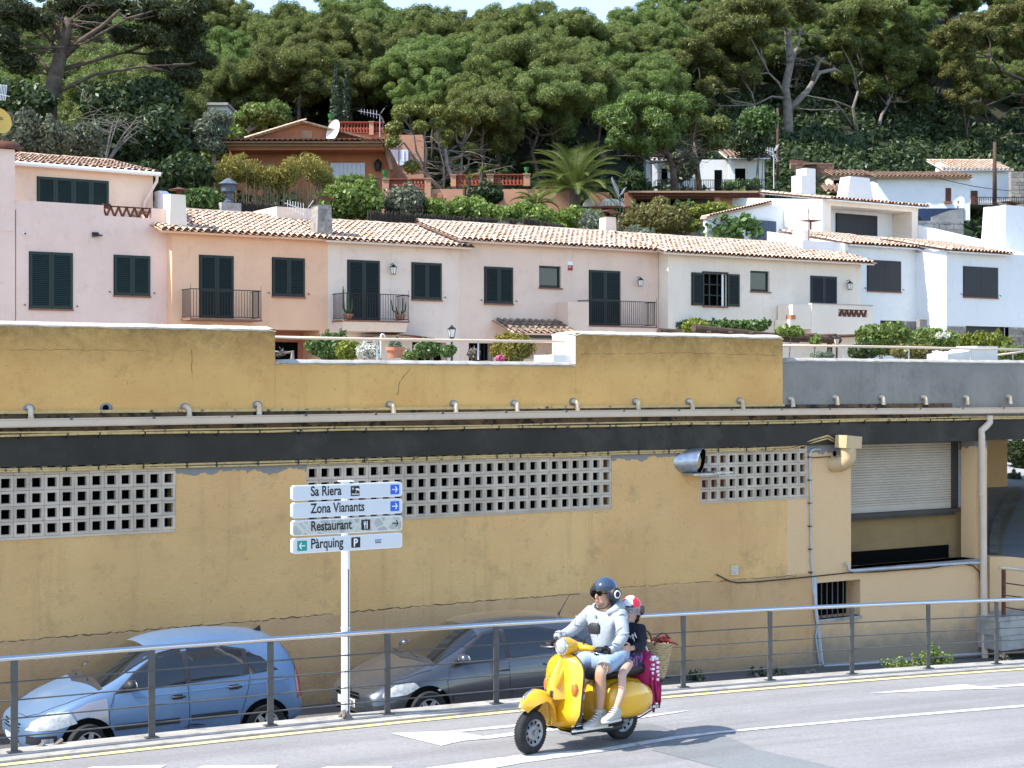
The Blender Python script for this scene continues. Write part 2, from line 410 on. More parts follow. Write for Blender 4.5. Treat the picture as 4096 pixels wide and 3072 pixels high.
def paint(name, polys, mt, dz=.006):
    mb = MB()
    for p in polys:
        q = [on_g(x, y, road_z, dz) for (x, y) in p]
        # split long polygons so that they follow the crest of the road
        bm = bmesh.new(); f = bm.faces.new([bm.verts.new(v) for v in q])
        for X in range(-2, 30):
            bmesh.ops.bisect_plane(bm, geom=bm.verts[:] + bm.edges[:] + bm.faces[:], plane_co=(X, 0, 0), plane_no=(1, 0, 0))
        bm.verts.ensure_lookup_table(); bm.verts.index_update()
        mb.add([V((v.co.x, v.co.y, road_z(v.co.x) + dz)) for v in bm.verts], [tuple(v.index for v in fc.verts) for fc in bm.faces]); bm.free()
    o = mb.build(name, mt); o['kind'] = 'structure'; return o
z5 = lambda x, y: (x / 1.58, 2350 + y / 1.58)
z6 = lambda x, y: (1300 + x / 1.58, 2300 + y / 1.58)
z8 = lambda x, y: (2700 + x / 1.5845, 2250 + y / 1.5845)
def zz(f, *p): return [f(*q) for q in p]
paint('road_markings', [
    zz(z6, (415, 1003), (800, 987), (1000, 1022), (735, 1082)),
    zz(z6, (800, 987), (1215, 945), (1480, 925), (1480, 940), (1215, 962), (860, 994)),
    zz(z6, (860, 1051), (1000, 1022), (1640, 941), (1640, 963), (1040, 1037)),
    zz(z6, (1960, 897), (2212, 867)) + zz(z8, (100, 938), (0, 957)) + zz(z6, (1990, 908)),
    zz(z8, (1220, 833), (1830, 773), (1940, 790), (2212, 770), (2400, 757), (2400, 770), (2000, 797), (2085, 803), (1890, 806))], m_white)
paint('centre_line', [
    zz(z6, (200, 1290), (690, 1215), (1240, 1138), (1700, 1105)) + zz(z8, (0, 1104), (260, 1074), (1200, 988), (2212, 904), (2500, 880), (2500, 893), (2212, 918), (1200, 1002), (300, 1082), (0, 1122)) + zz(z6, (1750, 1120), (1250, 1190), (700, 1290)),
    zz(z5, (500, 1160), (590, 1135), (1050, 1125), (990, 1160)), zz(z5, (1200, 1160), (1290, 1128), (1760, 1126), (1720, 1160)),
    zz(z6, (-80, 1240), (20, 1212), (435, 1212), (380, 1250))], m_white)
paint('road_patch', [zz(z8, (-80, 1140), (340, 1108), (520, 1185), (1030, 1302), (1130, 1340), (420, 1340), (0, 1228), (-150, 1190)),
    zz(z6, (1450, 968), (1760, 940), (2060, 940), (2212, 985), (2212, 1010), (1900, 1060), (1480, 1000))], m_patch, .0035)
# weeds on the kerb and foot of wall come with the plants
# ---------------------------------------------------------------- plaza behind the parapet, side road below it
m_plaza = mat('plaza_paving', (.33, .29, .24), (.27, .24, .2), 1, .9)
def slab(name, mt, a, b):
    o = MB().box(a, b).build(name, mt); o['kind'] = 'structure'; return o
slab('plaza_floor', m_plaza, (-40, 20.95, 2.9), (24.6, 62, 3.3))
slab('plaza_floor', m_plaza, (24.6, 40, 2.9), (110, 75, 3.3))
slab('deck_edge', m_greyconc, (24.6, 20.62, 3.0), (60, 30.5, 3.3))  # deck edge, its slab extended back unseen to shade the side road
# ---------------------------------------------------------------- yellow building
DW = 20.3
Y = lambda x, y, d=DW: on_y(x, y, d)
def wall_cells(mb, X0, X1, Z0, Z1, y0, y1, holes, back=True):
    """Wall slab between y0 (front) and y1 with rectangular openings (x0,x1,z0,z1)."""
    xs = sorted({X0, X1, *[v for h in holes for v in h[:2] if X0 < v < X1]}); zs = sorted({Z0, Z1, *[v for h in holes for v in h[2:4] if Z0 < v < Z1]})
    inh = lambda x, z: any(h[0] < x < h[1] and h[2] < z < h[3] for h in holes)
    for i in range(len(xs) - 1):
        for k in range(len(zs) - 1):
            a, b, c, d = xs[i], xs[i+1], zs[k], zs[k+1]
            if inh((a + b) / 2, (c + d) / 2): continue
            mb.quad((a, y0, c), (b, y0, c), (b, y0, d), (a, y0, d))
            if back: mb.quad((a, y1, c), (a, y1, d), (b, y1, d), (b, y1, c))
    for (a, b, c, d) in [h[:4] for h in holes]:
        a, b, c, d = max(a, X0), min(b, X1), max(c, Z0), min(d, Z1)
        mb.quad((a, y0, c), (a, y0, d), (a, y1, d), (a, y1, c)); mb.quad((b, y0, c), (b, y1, c), (b, y1, d), (b, y0, d))
        mb.quad((a, y0, c), (a, y1, c), (b, y1, c), (b, y0, c)); mb.quad((a, y0, d), (b, y0, d), (b, y1, d), (a, y1, d))
    mb.quad((X0, y0, Z0), (X0, y0, Z1), (X0, y1, Z1), (X0, y1, Z0)); mb.quad((X1, y0, Z0), (X1, y1, Z0), (X1, y1, Z1), (X1, y0, Z1))
    mb.quad((X0, y0, Z1), (X1, y0, Z1), (X1, y1, Z1), (X0, y1, Z1)); return mb
def rect(x0, y0, x1, y1, d):
    """Photo rectangle -> (X0, X1, Z0, Z1) on the plane Y = d."""
    a = on_y(x0, (y0 + y1) / 2, d).x; b = on_y(x1, (y0 + y1) / 2, d).x
    return (a, b, on_y((x0 + x1) / 2, y1, d).z, on_y((x0 + x1) / 2, y0, d).z)
bld = empty('roadside_building', (14, DW, 0), 'long ochre rendered building with block lattice vents below the road railing', 'building')
ZT = 2.88; BS = .1905
def lat_range(xr, cols, zbot):
    x1 = on_y(xr, 2100, DW).x; return (x1 - cols * BS, x1, zbot, zbot + 5 * BS)
L1 = lat_range(704, 15, 2.015); L2 = lat_range(2447, 27, 2.02); L3 = lat_range(3229, 12, 2.03)
H_bar = rect(3404, 1757, 3862, 2262, DW); H_bar = (H_bar[0], on_y(3903, 2000, DW).x, on_y(3620, 2258, DW).z, ZT + .2)
H_win = rect(3268, 2325, 3441, 2470, DW)
X_END = on_y(3948, 2000, DW).x
wb = MB(); wall_cells(wb, -16, X_END, -1.6, ZT + .12, DW, DW + .34, [L1, L2, L3, H_bar, H_win])
wb.build('wall', m_wall, bld)
# thicker render below the cracked ledge
wb = MB(); n = 220; xs = lin(-16, H_win[0] - .12, n); rg = random.Random(4)
zs = [.735 + rg.uniform(-.012, .012) for _ in xs]
for i in range(n):
    a, b = xs[i], xs[i+1]
    wb.quad((a, DW - .022, -1.6), (b, DW - .022, -1.6), (b, DW - .022, zs[i+1]), (a, DW - .022, zs[i])); wb.quad((a, DW - .022, zs[i]), (b, DW - .022, zs[i+1]), (b, DW + .01, zs[i+1] + .03), (a, DW + .01, zs[i] + .03))
m_plinth = wall_mat('ochre_plinth_plaster', (.70, .44, .215), (.62, .365, .175), (.4, .24, .12), low=(.30, .25, .19), z_low=-.35, bump=1.)
wb.build('plinth', m_plinth, bld)
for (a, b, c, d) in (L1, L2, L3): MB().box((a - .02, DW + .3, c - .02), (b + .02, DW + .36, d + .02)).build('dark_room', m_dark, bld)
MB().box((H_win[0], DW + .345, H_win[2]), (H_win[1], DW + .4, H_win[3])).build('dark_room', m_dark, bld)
# lattice blocks: each a square frame; 193 in view
def block_mesh():
    mb = MB(); o, i, d = BS / 2 - .002, BS / 2 - .036, .06; i2 = i - .004
    for s in range(4):
        q = Matrix.Rotation(s * math.pi / 2, 4, 'Y')
        pts = [V(p) for p in ((-o, 0, -o), (o, 0, -o), (o, d, -o), (-o, d, -o), (-i, 0, -i), (i, 0, -i), (i2, d, -i2), (-i2, d, -i2))]
        pts = [q @ p for p in pts]
        mb.add(pts, [(0, 1, 5, 4), (4, 5, 6, 7), (0, 3, 2, 1), (3, 7, 6, 2)])
    return mb.mesh('block', m_block)
bm_ = block_mesh(); rg = random.Random(3)
for (a, b, c, d), cols in ((L1, 15), (L2, 27), (L3, 12)):
    lat = MB().box((a - .001, DW + .145, c - .05), (b + .001, DW + .15, c - .002)).build('lattice_vent', m_block, bld)
    for i in range(cols):
        for k in range(5):
            o = bpy.data.objects.new('block', bm_); COL.objects.link(o); o.parent = lat
            o.location = (a + (i + .5) * BS, DW + .006 + rg.uniform(-.004, .004), c + (k + .5) * BS)
            o.rotation_euler = (rg.uniform(-.01, .01), rg.uniform(-.012, .012), rg.uniform(-.01, .01))
    MB().box((a, DW - .012, c - .028), (b, DW + .02, c - .001)).build('vent_sill', m_block, bld)
# red brick showing behind the right-hand lattice
MB().box((L3[0], DW + .2, L3[2]), (L3[0] + .75, DW + .29, L3[3] - .05)).build('brick_infill', mat('red_brick', (.30, .09, .05), (.22, .07, .04), 12, .9), bld)
# ---- beam, gutter, parapet
xc_ = on_y(3131, 1450, DW).x
MB().box((-16, DW - .06, 2.885), (60, DW + .3, 3.255)).build('beam', m_tar, bld)
MB().box((-16, DW - .02, 3.255), (22.5, DW + .3, 3.56)).build('beam_ledge', mat('stained_ledge', (.2, .12, .06), (.09, .06, .04), 3, .95, dirt=(.03, .025, .02), dscale=5, dlo=.5, dhi=.6), bld)
MB().box((-16, DW - .05, 3.535), (xc_, DW + .1, 3.572)).build('ledge', m_conduit, bld)
gp = MB(); prof = [(0, 0), (-.012, 0), (-.105, .0), (-.115, .015), (-.12, .085), (-.132, .097), (-.132, .107), (-.118, .107), (-.118, .098), (-.104, .09), (-.10, .012), (0, .012)]
xs = lin(-16, 60, 76); gz = lambda x: 3.362 + .035 * math.exp(-((x - 15) / 7.) ** 2)
gp.grid([[V((x, DW - .02 + a, gz(x) + b)) for (a, b) in prof] for x in xs])
gut = gp.build('gutter', m_gutter, bld)
for i in range(28):
    x = -2 + i * 1.07; MB().box((x, DW - .155, gz(x) + .085), (x + .035, DW - .02, gz(x) + .118)).build('gutter_bracket', m_post, gut)
xa = on_y(1100, 1350, DW).x; xb = on_y(2303, 1400, DW).x; xc = on_y(3131, 1450, DW).x; PD = .62
def parapet(name, x0, x1, z1, mt, cap=m_cap, seed=1, d=PD, z0=3.5):
    MB().box((x0, DW, z0), (x1, DW + d, z1)).build(name, mt, bld)
    mb = MB(); n = max(4, int((x1 - x0) / .12)); rg = random.Random(seed); rows = []
    for i in range(n + 1):
        x = x0 - .012 + (x1 - x0 + .024) * i / n; j = rg.uniform(-.005, .005); lo = rg.uniform(-.014, .0)
        edge = -.03 if i in (0, n) else 0
        rows.append([V((x, DW - .008 + rg.uniform(-.004, .004), z1 - .025 + lo)), V((x, DW - .014, z1 - .012 + j + edge)), V((x, DW + .035, z1 + .034 + j + edge)), V((x, DW + d * .6, z1 + .035 + edge)), V((x, DW + d + .01, z1 + .02 + edge)), V((x, DW + d + .012, z1 - .03))])
    mb.grid(rows); mb.add([r for r in rows[0]], [tuple(range(6))]); mb.add([r for r in rows[-1]], [tuple(range(6))])
    mb.build('coping', cap, bld, smooth=50)
parapet('parapet', -16, xa, 4.64, m_parapet)
parapet('parapet', xa + .003, xb - .003, 4.20, m_parapet, m_kerb, 2)
parapet('parapet', xb, xc, 4.67, m_parapet, m_cap, 3)
parapet('parapet', xc + .003, 60, 4.30, m_greywall, m_kerb, 4, z0=3.3)
m_pier = mat('limewash', (.78, .75, .70), (.7, .67, .62), 3, .9)
MB().box((xb - .008, DW + .003, 3.6), (xb - .001, DW + PD - .003, 4.64)).build('parapet_end', m_pier, bld)
MB().box((xb - .34, DW + .1, 3.6), (xb - .002, DW + PD, 4.34)).build('parapet_step', m_pier, bld)
# conduits above and below the beam, with clips
def wob_line(x0, x1, y, z, n, a, seed):
    rg = random.Random(seed); return [V((x0 + (x1 - x0) * i / n, y, z + rg.uniform(-a, a))) for i in range(n + 1)]
xe = on_y(3160, 1790, DW).x
for (z, seed, x1, r) in ((2.86, 1, xe, .017), (2.825, 2, xe, .014), (3.27, 5, 32, .017), (3.305, 6, 32, .013)):
    pts = wob_line(-16, x1, DW - .085 if z > 3 else DW - .03, z, 40, .008, seed)
    if z < 3: pts += [on_y(3250, 1760 + (2.86 - z) * 300, DW - .05), on_y(3310, 1743 + (2.86 - z) * 300, DW - .07), on_y(3352, 1765 + (2.86 - z) * 300, DW - .1)]
    cn = MB().tube(pts, r, 6).build('conduit', m_conduit, bld, smooth=True)
    if seed in (1, 5):
        for i in range(46):
            x = -1 + i * .53 + (i % 3) * .06
            if x < x1: MB().box((x, DW - .11 if z > 3 else DW - .056, z - .045), (x + .014, DW - .06 if z > 3 else DW, z + .022)).build('clip', m_cable, cn)
# pvc spouts along the foot of the parapet
sp = None; sx = [59, 396, 552, 838, 976, 1107, 1234, 1369, 1484, 1594, 1702, 1798, 1898, 1988, 2080, 2172]
sy = [882, 880, 875, 875, 873, 872, 868, 868, 868, 866, 862, 858, 858, 858, 858, 857]
rg = random.Random(8)
for i, (x, y) in enumerate(zip(sx, sy)):
    p = on_y(x * 1.8517 + 6, y * 1.8517, DW); mb = MB(); a = rg.uniform(-.02, .02)
    mb.tube([p + V((-.0, .05, .01)), p + V((0, -.03, .01)), p + V((.008 + a * .3, -.062, 0)), p + V((.012 + a, -.075, -.035)), p + V((.014 + a, -.078, -.125))], .033, 10)
    mb.tube([p + V((.013 + a, -.0775, -.09)), p + V((.014 + a, -.079, -.13))], .037, 10)
    s = mb.build('drain_spout', m_pvc, bld, smooth=45)
    MB().ell(p + V((0, -.001, .0)), (.075, .006, .06), 9, 6).build('mortar_collar', m_greyconc, s, smooth=True)
p = on_y(422, 1632, DW); s = MB().ell(p + V((.01, 0, 0)), (.085, .012, .065), 10, 6).build('drain_hole', m_greyconc, bld, smooth=True)
MB().ell(p + V((0, -.01, 0)), (.042, .008, .042), 12, 6).build('hole', m_dark, s)
# long cracks in the parapet render
def crack(pts, d, seed, wd=.006):
    rg = random.Random(seed); q = [on_y(x, y, d - (.026 if y > 2300 else .003)) for x, y in pts]; mb = MB(); full = []
    for a, b in zip(q, q[1:]):
        k = max(2, int((b - a).length / .06)); full += [a.lerp(b, i / k) + V((rg.uniform(-.012, .012), 0, rg.uniform(-.012, .012))) for i in range(k)]
    for a, b in zip(full, full[1:]):
        t = (b - a).normalized().cross(V((0, 1, 0))) * wd * rg.uniform(.3, 1.3); mb.quad(a - t, b - t, b + t, a + t)
    return mb.build('crack', m_dark, bld)
m_crk = mat('crack_brown', (.12, .08, .04), rough=1)  # dark brown of the crack and joint lines
for i, (pts, wd) in enumerate((([(765, 1400), (768, 1470), (763, 1530)], .0035), ([(1640, 1475), (1600, 1530), (1585, 1600)], .0035), ([(2310, 1415), (2700, 1412), (3120, 1420)], .002), ([(10, 1398), (300, 1400), (620, 1405)], .002), ([(0, 2568), (500, 2526), (1000, 2486), (1350, 2452)], .006), ([(1400, 2448), (2000, 2398), (2330, 2375)], .006), ([(2480, 2350), (2800, 2328), (3200, 2302)], .004))):
    o = crack(pts, DW, i + 5, wd); o.data.materials.clear(); o.data.materials.append(m_crk)
# ---- ventilation duct, canopy plate, extractor hood and pipes
c0 = on_y(2768, 1845, DW); dv = empty('ventilation_duct', c0, 'galvanised ventilation duct mouth beside the small lattice', 'duct')
mb = MB(); ax = V((.72, -.69, .03)).normalized(); M = Matrix.Translation(c0 + V((-.1, .02, 0))) @ ax.to_track_quat('Z', 'Y').to_matrix().to_4x4(); M3 = M.to_3x3()
cut = lambda k: .24 + .08 * (M3 @ V((math.cos(6.283 * k / 20), math.sin(6.283 * k / 20), 0))).dot(V((-.2, .95, .45)))
ring0 = [M @ V((.2 * math.cos(6.283*k/20), .2 * math.sin(6.283*k/20), -.2)) for k in range(20)]; ring1 = [M @ V((.205 * math.cos(6.283*k/20), .205 * math.sin(6.283*k/20), cut(k))) for k in range(20)]
ring2 = [M @ V((.195 * math.cos(6.283*k/20), .195 * math.sin(6.283*k/20), cut(k) - .002)) for k in range(20)]; ring3 = [M @ V((.19 * math.cos(6.283*k/20), .19 * math.sin(6.283*k/20), -.1)) for k in range(20)]
mb.add(ring0 + ring1 + ring2, [(a*20+k, a*20+(k+1) % 20, (a+1)*20+(k+1) % 20, (a+1)*20+k) for a in range(2) for k in range(20)])
mb.build('pipe', m_duct, dv, smooth=40)
MB().add(ring2 + ring3, [(k, (k+1) % 20, 20+(k+1) % 20, 20+k) for k in range(20)] + [tuple(range(20, 40))]).build('mouth', m_dark, dv)
a = on_y(2727, 1892, DW); b = on_y(2795, 1893, DW - .02)
MB().box((a.x, DW - .3, a.z - .03), (b.x + .12, DW, a.z)).box((b.x + .1, DW - .36, a.z - .012), (b.x + .42, DW - .05, a.z + .018)).build('drip_plate', m_duct, dv)
m_hood = mat('cream_hood', (.60, .44, .25), (.52, .37, .2), 4, .6)
h0 = on_y(3392, 1766, DW - .28); hd = empty('extractor_pipe', h0, 'cream painted extractor elbow with square cap at the end of the conduits', 'extractor pipe')
MB().prism([(h0.x - .17, h0.y - .13, h0.z - .1), (h0.x + .18, h0.y - .13, h0.z - .12), (h0.x + .2, h0.y - .13, h0.z + .08), (h0.x - .15, h0.y - .13, h0.z + .11)], (0, .27, 0)).build('cap', m_hood, hd)
MB().tube([h0 + V((0, 0, -.1)), h0 + V((0, 0, -.27)), h0 + V((-.02, .05, -.34)), h0 + V((-.05, .14, -.38)), h0 + V((-.08, .32, -.39))], .135, 16).build('elbow', m_hood, hd, smooth=50)
MB().ell(h0 + V((-.19, .12, -.2)), (.035, .03, .05), 10, 6).build('socket', m_dark, hd)
# thin white water pipe, black cables, grey pipe runs
q = lambda x, y, off=.03: on_y(x, y, DW - off)
z3 = lambda x, y: (2500 + x / 1.843, 1500 + y / 1.843)
pl = lambda f, pts, off=.03: [q(*f(x, y), off) for x, y in pts]
MB().tube(pl(z3, [(1440, 548), (1395, 549), (1370, 560), (1362, 590), (1366, 800), (1370, 1150), (1374, 1380), (1384, 1450), (1382, 1530)]) + [q(3260, 2420), q(3270, 2500), q(*z8(892, 470)), q(*z8(920, 660)), q(*z8(935, 683)), q(*z8(1140, 676)), q(*z8(1500, 640))], .017, 8).build('water_pipe', m_conduitg, bld, smooth=True)
for k in range(6):
    a = q(*z3(1367 + k * 1.5, 905 - 300 + k * 170), .05); MB().box(a - V((.03, .0, .008)), a + V((.03, .05, .008))).build('clip', m_cable, bld)
MB().tube(pl(z3, [(1515, 602), (1445, 606), (1380, 610)]), .01, 6).build('rod', m_rust, bld)
MB().tube(pl(z8, [(262, 75), (300, 95), (345, 118), (395, 128), (520, 122), (860, 90), (960, 80), (1090, 66), (1300, 58), (1500, 42), (1620, 36), (1700, 22), (1830, 10), (1890, 20), (1930, 60), (1945, 200), (1950, 400), (1957, 545)], .04), .011, 6).build('black_cable', m_cable, bld, smooth=True)
MB().tube(pl(z8, [(1080, 5), (1092, 12), (1100, 45), (1120, 52), (1300, 40), (1600, 20), (1880, 2), (1945, 2), (1958, 15), (1962, 200), (1968, 540), (1975, 640)], .06), .022, 8).build('grey_pipe', m_conduitg, bld, smooth=True)
MB().tube(pl(z8, [(886, 95), (893, 300), (908, 420), (930, 620), (940, 655), (1200, 640), (1500, 612), (1970, 575), (1985, 650)], .05), .03, 8).build('grey_pipe', m_conduitg, bld, smooth=True)
# small vent grille
a = rect(2922, 2260, 2950, 2298, DW); MB().box((a[0] - .012, DW - .015, a[2] - .012), (a[1] + .012, DW, a[3] + .012)).build('vent_frame', m_conduit, bld)
for k in range(6): z = a[2] + (a[3] - a[2]) * k / 6; MB().box((a[0], DW - .022, z), (a[1], DW - .016, z + .012)).build('slat', m_signface, bld)
# barred window
wn = MB().box((H_win[0] - .02, DW - .03, H_win[2] - .05), (H_win[1] + .02, DW + .1, H_win[2])).build('window_sill', m_kerb, bld)
for k in range(6):
    x = H_win[0] + .07 + k * .125; MB().tube([(x, DW + .1, H_win[2]), (x, DW + .1, H_win[3])], .011, 6).build('window_bar', m_post, wn)
# bar front: recess with roller shutter, counter, tiles
a, b, c, d = H_bar; D2 = DW + .48
MB().box((a - .3, D2 + .02, c - .6), (b + .5, D2 + .1, d + .3)).build('recess_wall', wall_mat('shaded_ochre', (.30, .21, .095), (.25, .17, .075), (.18, .12, .06), bump=.3), bld)  # ochre browned so the recess's shade sits in its colour
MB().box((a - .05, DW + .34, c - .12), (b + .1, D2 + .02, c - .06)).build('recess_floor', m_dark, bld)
MB().box((a, DW - .06, c - .06), (b + .02, DW + .33, c)).build('recess_sill', m_greyconc, bld)
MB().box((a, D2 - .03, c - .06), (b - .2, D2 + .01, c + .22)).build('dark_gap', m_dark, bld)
zc = on_y(3620, 2030, D2).z; xs_ = on_y(3800, 1950, D2).x; zt = on_y(3620, 1772, D2).z
MB().box((a - .1, D2 - .15, zc - .12), (b - .03, D2 + .03, zc - .055)).box((a - .1, D2 - .11, zc - .17), (b - .12, D2 + .02, zc - .12)).build('counter', m_counter, bld)
rs = MB().box((a, D2 - .02, zc - .05), (xs_, D2 + .0, zc + .06)).build('roller_shutter', m_shut, bld)
ns = 24; h = (zt - zc - .06) / ns
slm = MB().prism([(0, 0, 0), (0, -.012, h * .25), (0, -.014, h * .6), (0, -.002, h * .93), (0, .01, h * .93), (0, .01, 0)], (xs_ - a, 0, 0)).mesh('slat', m_shut)
for k in range(ns):
    o = bpy.data.objects.new('slat', slm); COL.objects.link(o); o.parent = rs; o.location = (a, D2 - .01, zc + .06 + k * h)
MB().box((a - .1, D2 - .06, zt), (b + .1, D2 + .015, zt + .1)).build('fascia', mat('blue_fascia', (.02, .03, .06), rough=.5), bld)
x2 = on_y(3828, 1950, D2).x
MB().box((xs_ + .002, D2 - .03, zc - .05), (x2, D2 + .015, zt)).build('shutter_guide', m_counter, bld)
t0 = MB().box((x2, D2 - .01, zc - .05), (b + .1, D2 + .012, zt)).build('tiled_jamb', m_conduitg, bld)
tm = MB().box((.004, -.012, .004), (.146, 0, .146)).mesh('tile', m_tile_w)
for i in range(3):
    for k in range(int((zt - zc) / .15)):
        o = bpy.data.objects.new('tile', tm); COL.objects.link(o); o.parent = t0; o.location = (x2 + i * .15, D2 - .01, zc - .05 + k * .15)
# rain pipe at the corner
pz = [on_y(*z4, DW - .1) for z4 in [(3958, 1662), (3958, 1690), (3945, 1705), (3925, 1722)]]
rp = MB(); a = pz[-1]
rp.tube([pz[0], pz[1], pz[2], pz[3], V((a.x + .01, DW - .1, a.z - .1)), V((a.x + .1, DW - .1, -1.4))], .062, 10)
rp.build('rain_pipe', m_gutter, bld, smooth=50)
for k in range(3): MB().tube([(a.x + .03 * k + .02, DW - .1, 1.9 - k * .95), (a.x + .03 * k + .02, DW - .1, 1.94 - k * .95)], .07, 10).build('pipe_clip', m_gutter, bld)
# ---------------------------------------------------------------- side road, retaining walls and steps at the right
m_side = asphalt('side_road_asphalt', (.28, .29, .31), (.32, .33, .345))
m_fyel = mat('faded_yellow_paint', (.40, .36, .24), (.3, .28, .2), 6, .8)
side_z = lambda x, y: .35 + .125 * (y - 22)
sheet('side_road', m_side, lin(24.4, 44, 20), lin(20.9, 44, 23), side_z, sm=True)
def side_strip(name, pts, wd, dz, mt):
    q = [on_g(x, y, side_z, dz) for x, y in pts]; mb = MB(); L, Rr = [], []
    for i, p in enumerate(q):
        t = (q[min(i+1, len(q)-1)] - q[max(i-1, 0)]); nn = V((t.y, -t.x, 0)).normalized() * wd; L.append(p - nn); Rr.append(p + nn)
    mb.grid([L, Rr]); o = mb.build(name, mt); o['kind'] = 'structure'; return o
z4 = lambda x, y: (3200 + x / 1.844, 1500 + y / 1.844)
side_strip('side_road_line', zz(z4, (1470, 1340), (1468, 1240), (1500, 1130), (1545, 1030), (1580, 970)), .07, .012, m_fyel)
side_strip('side_road_line', zz(z4, (1595, 930), (1620, 880)), .07, .012, m_fyel)
side_strip('side_kerb', zz(z4, (1430, 1330), (1432, 1220), (1450, 1110), (1490, 1020), (1540, 940), (1610, 840)), .09, .05, m_kerb)
a = on_g(*z4(1380, 835), side_z); b = on_g(*z4(1500, 815), side_z)
sw = MB().box((a.x - 3, a.y + .1, a.z - 1), (b.x, a.y + .5, 3.0)).build('side_wall', m_wall); tag(sw, 'plain ochre wall in the shade beside the side road', 'wall')
gw = MB().box((24.6, 43.6, 0), (60, 44, 3.3)).build('plaza_retaining_wall', m_greyconc); gw['kind'] = 'structure'
# low ochre wall with steps and iron rail
DL = DW + .12
a = on_y(*z4(1400, 1340), DL); b = on_y(*z4(1700, 1340), DL)
lw = MB(); lw.prism([(a.x, DL, -1.8), (b.x + 1, DL, -1.8), (b.x + 1, DL, on_y(*z4(1700, 1410), DL).z), (on_y(*z4(1575, 1342), DL).x, DL, on_y(*z4(1575, 1342), DL).z), (a.x, DL, a.z)], (0, .3, 0))
tag(lw.build('low_wall', m_wall), 'low ochre wall with slanting end beside the rain pipe', 'wall')
st = empty('step_block', (a.x + .5, DW - .3, -1), 'concrete steps under the iron rail at the building corner', 'steps')
for k, (y0, y1, xk) in enumerate(((350, 378, 2050), (378, 470, 2056), (470, 560, 2062))):
    p = on_y(*z8(xk, y0), DW - .5); p2 = on_y(*z8(xk, y1), DW - .5)
    MB().box((p.x, DW - .5 - .02 * k, p2.z), (p.x + 4, DW + .1, p.z - .004)).build('step', m_kerb, st)
ir = empty('iron_rail', (a.x + .6, DW - .45, 0), 'brown iron handrail above the concrete steps', 'railing')
for nm, pts, r in (('top_rail', [(2062, 33), (2100, 36), (2300, 58)], .03), ('rail', [(2090, 130), (2300, 158)], .011), ('rail', [(2090, 208), (2300, 232)], .011), ('rail', [(2085, 283), (2300, 318)], .011)):
    MB().tube([on_y(*z8(*p), DW - .45) for p in pts], r, 8).build(nm, m_rust if nm == 'rail' else m_gutter, ir, smooth=True)
p = on_y(*z8(2083, 45), DW - .45); p2 = on_y(*z8(2083, 350), DW - .45)
MB().box((p.x - .035, p.y - .02, p2.z), (p.x + .035, p.y + .02, p.z)).build('post', m_rust, ir)
# ---------------------------------------------------------------- road railing
DR = 16.75
rail = empty('road_railing', (5, DR, road_z(5)), 'steel topped railing with grey posts and four thin bars along the road edge', 'railing')
px = [57, 607, 1082, 1550, 1985, 2395, 2733, 3080, 3408, 3713, 3986]
PX = [on_y(x, 2700, DR).x for x in px]; PX = [PX[0] - 3.2, PX[0] - 1.6] + PX + [PX[-1] + 1.5, PX[-1] + 3]
pm = MB().box((-.036, -.009, 0), (.036, .009, .93)).box((-.07, -.05, 0), (.07, .05, .012)).mesh('post', m_post)
for x in PX:
    o = bpy.data.objects.new('post', pm); COL.objects.link(o); o.parent = rail; o.matrix_parent_inverse = wm(rail).inverted()
    o.location = (x, DR, road_z(x) + .03)
for h, r, mt, nm in ((.955, .03, m_steel, 'handrail'), (.715, .0085, m_post, 'bar'), (.53, .0085, m_post, 'bar'), (.345, .0085, m_post, 'bar'), (.16, .0085, m_post, 'bar')):
    off = .005 if nm == 'bar' else 0
    MB().tube([(x, DR - off, road_z(x) + .03 + h) for x in lin(PX[0] - 3, PX[-1] + 3, 60)], r, 14 if nm == 'handrail' else 6).build(nm, mt, rail, smooth=True)
# ---------------------------------------------------------------- direction sign
DS = DR + .13
sb = on_y(1382, 2878, DS); sx0 = sb.x
sign = empty('direction_sign', (sx0, DS, road_z(sx0)), 'white pole with four stacked direction panels behind the railing', 'sign')
ztop = on_y(1382, 1926, DS).z
mb = MB(); mb.tube([(sx0, DS, road_z(sx0) + .02), (sx0, DS, ztop)], .052, 8); mb.build('pole', m_signw, sign, smooth=30)
MB().box((sx0 + .012, DS - .054, road_z(sx0) + .02), (sx0 + .018, DS - .046, ztop - 1)).build('groove', m_black, sign)
MB().box((sx0 - .075, DS - .07, ztop - .003), (sx0 + .075, DS + .05, ztop + .012)).build('pole_cap', m_signw, sign)
MB().tube([(sx0 - .06, DS, road_z(sx0) + 1.04), (sx0 + .06, DS, road_z(sx0) + 1.04)], .004, 6).lathe([(.056, 0), (.056, .02)], 16, Matrix.Translation((sx0, DS, road_z(sx0) + 1.03))).build('strap', m_signw, sign)
def text_mesh(body, size, sxs=.78, bold=.0):
    cu = bpy.data.curves.new('lettering', 'FONT'); cu.body = body; cu.size = size; cu.extrude = .0008; cu.offset = bold
    o = bpy.data.objects.new('t', cu); COL.objects.link(o); dg = bpy.context.evaluated_depsgraph_get(); dg.update()
    me = bpy.data.meshes.new_from_object(o.evaluated_get(dg)); bpy.data.objects.remove(o)
    me.transform(Matrix.Rotation(R(90), 4, 'X') @ Matrix.Diagonal((sxs, 1, 1, 1))); me.materials.clear(); return me
def rrect(w, h, r, n=5):
    out = []
    for cx, cz, a0 in ((w - r, r, -90), (w - r, h - r, 0), (r, h - r, 90), (r, r, 180)):
        out += [(cx + r * math.cos(R(a0 + 90 * k / n)), cz + r * math.sin(R(a0 + 90 * k / n))) for k in range(n + 1)]
    return out
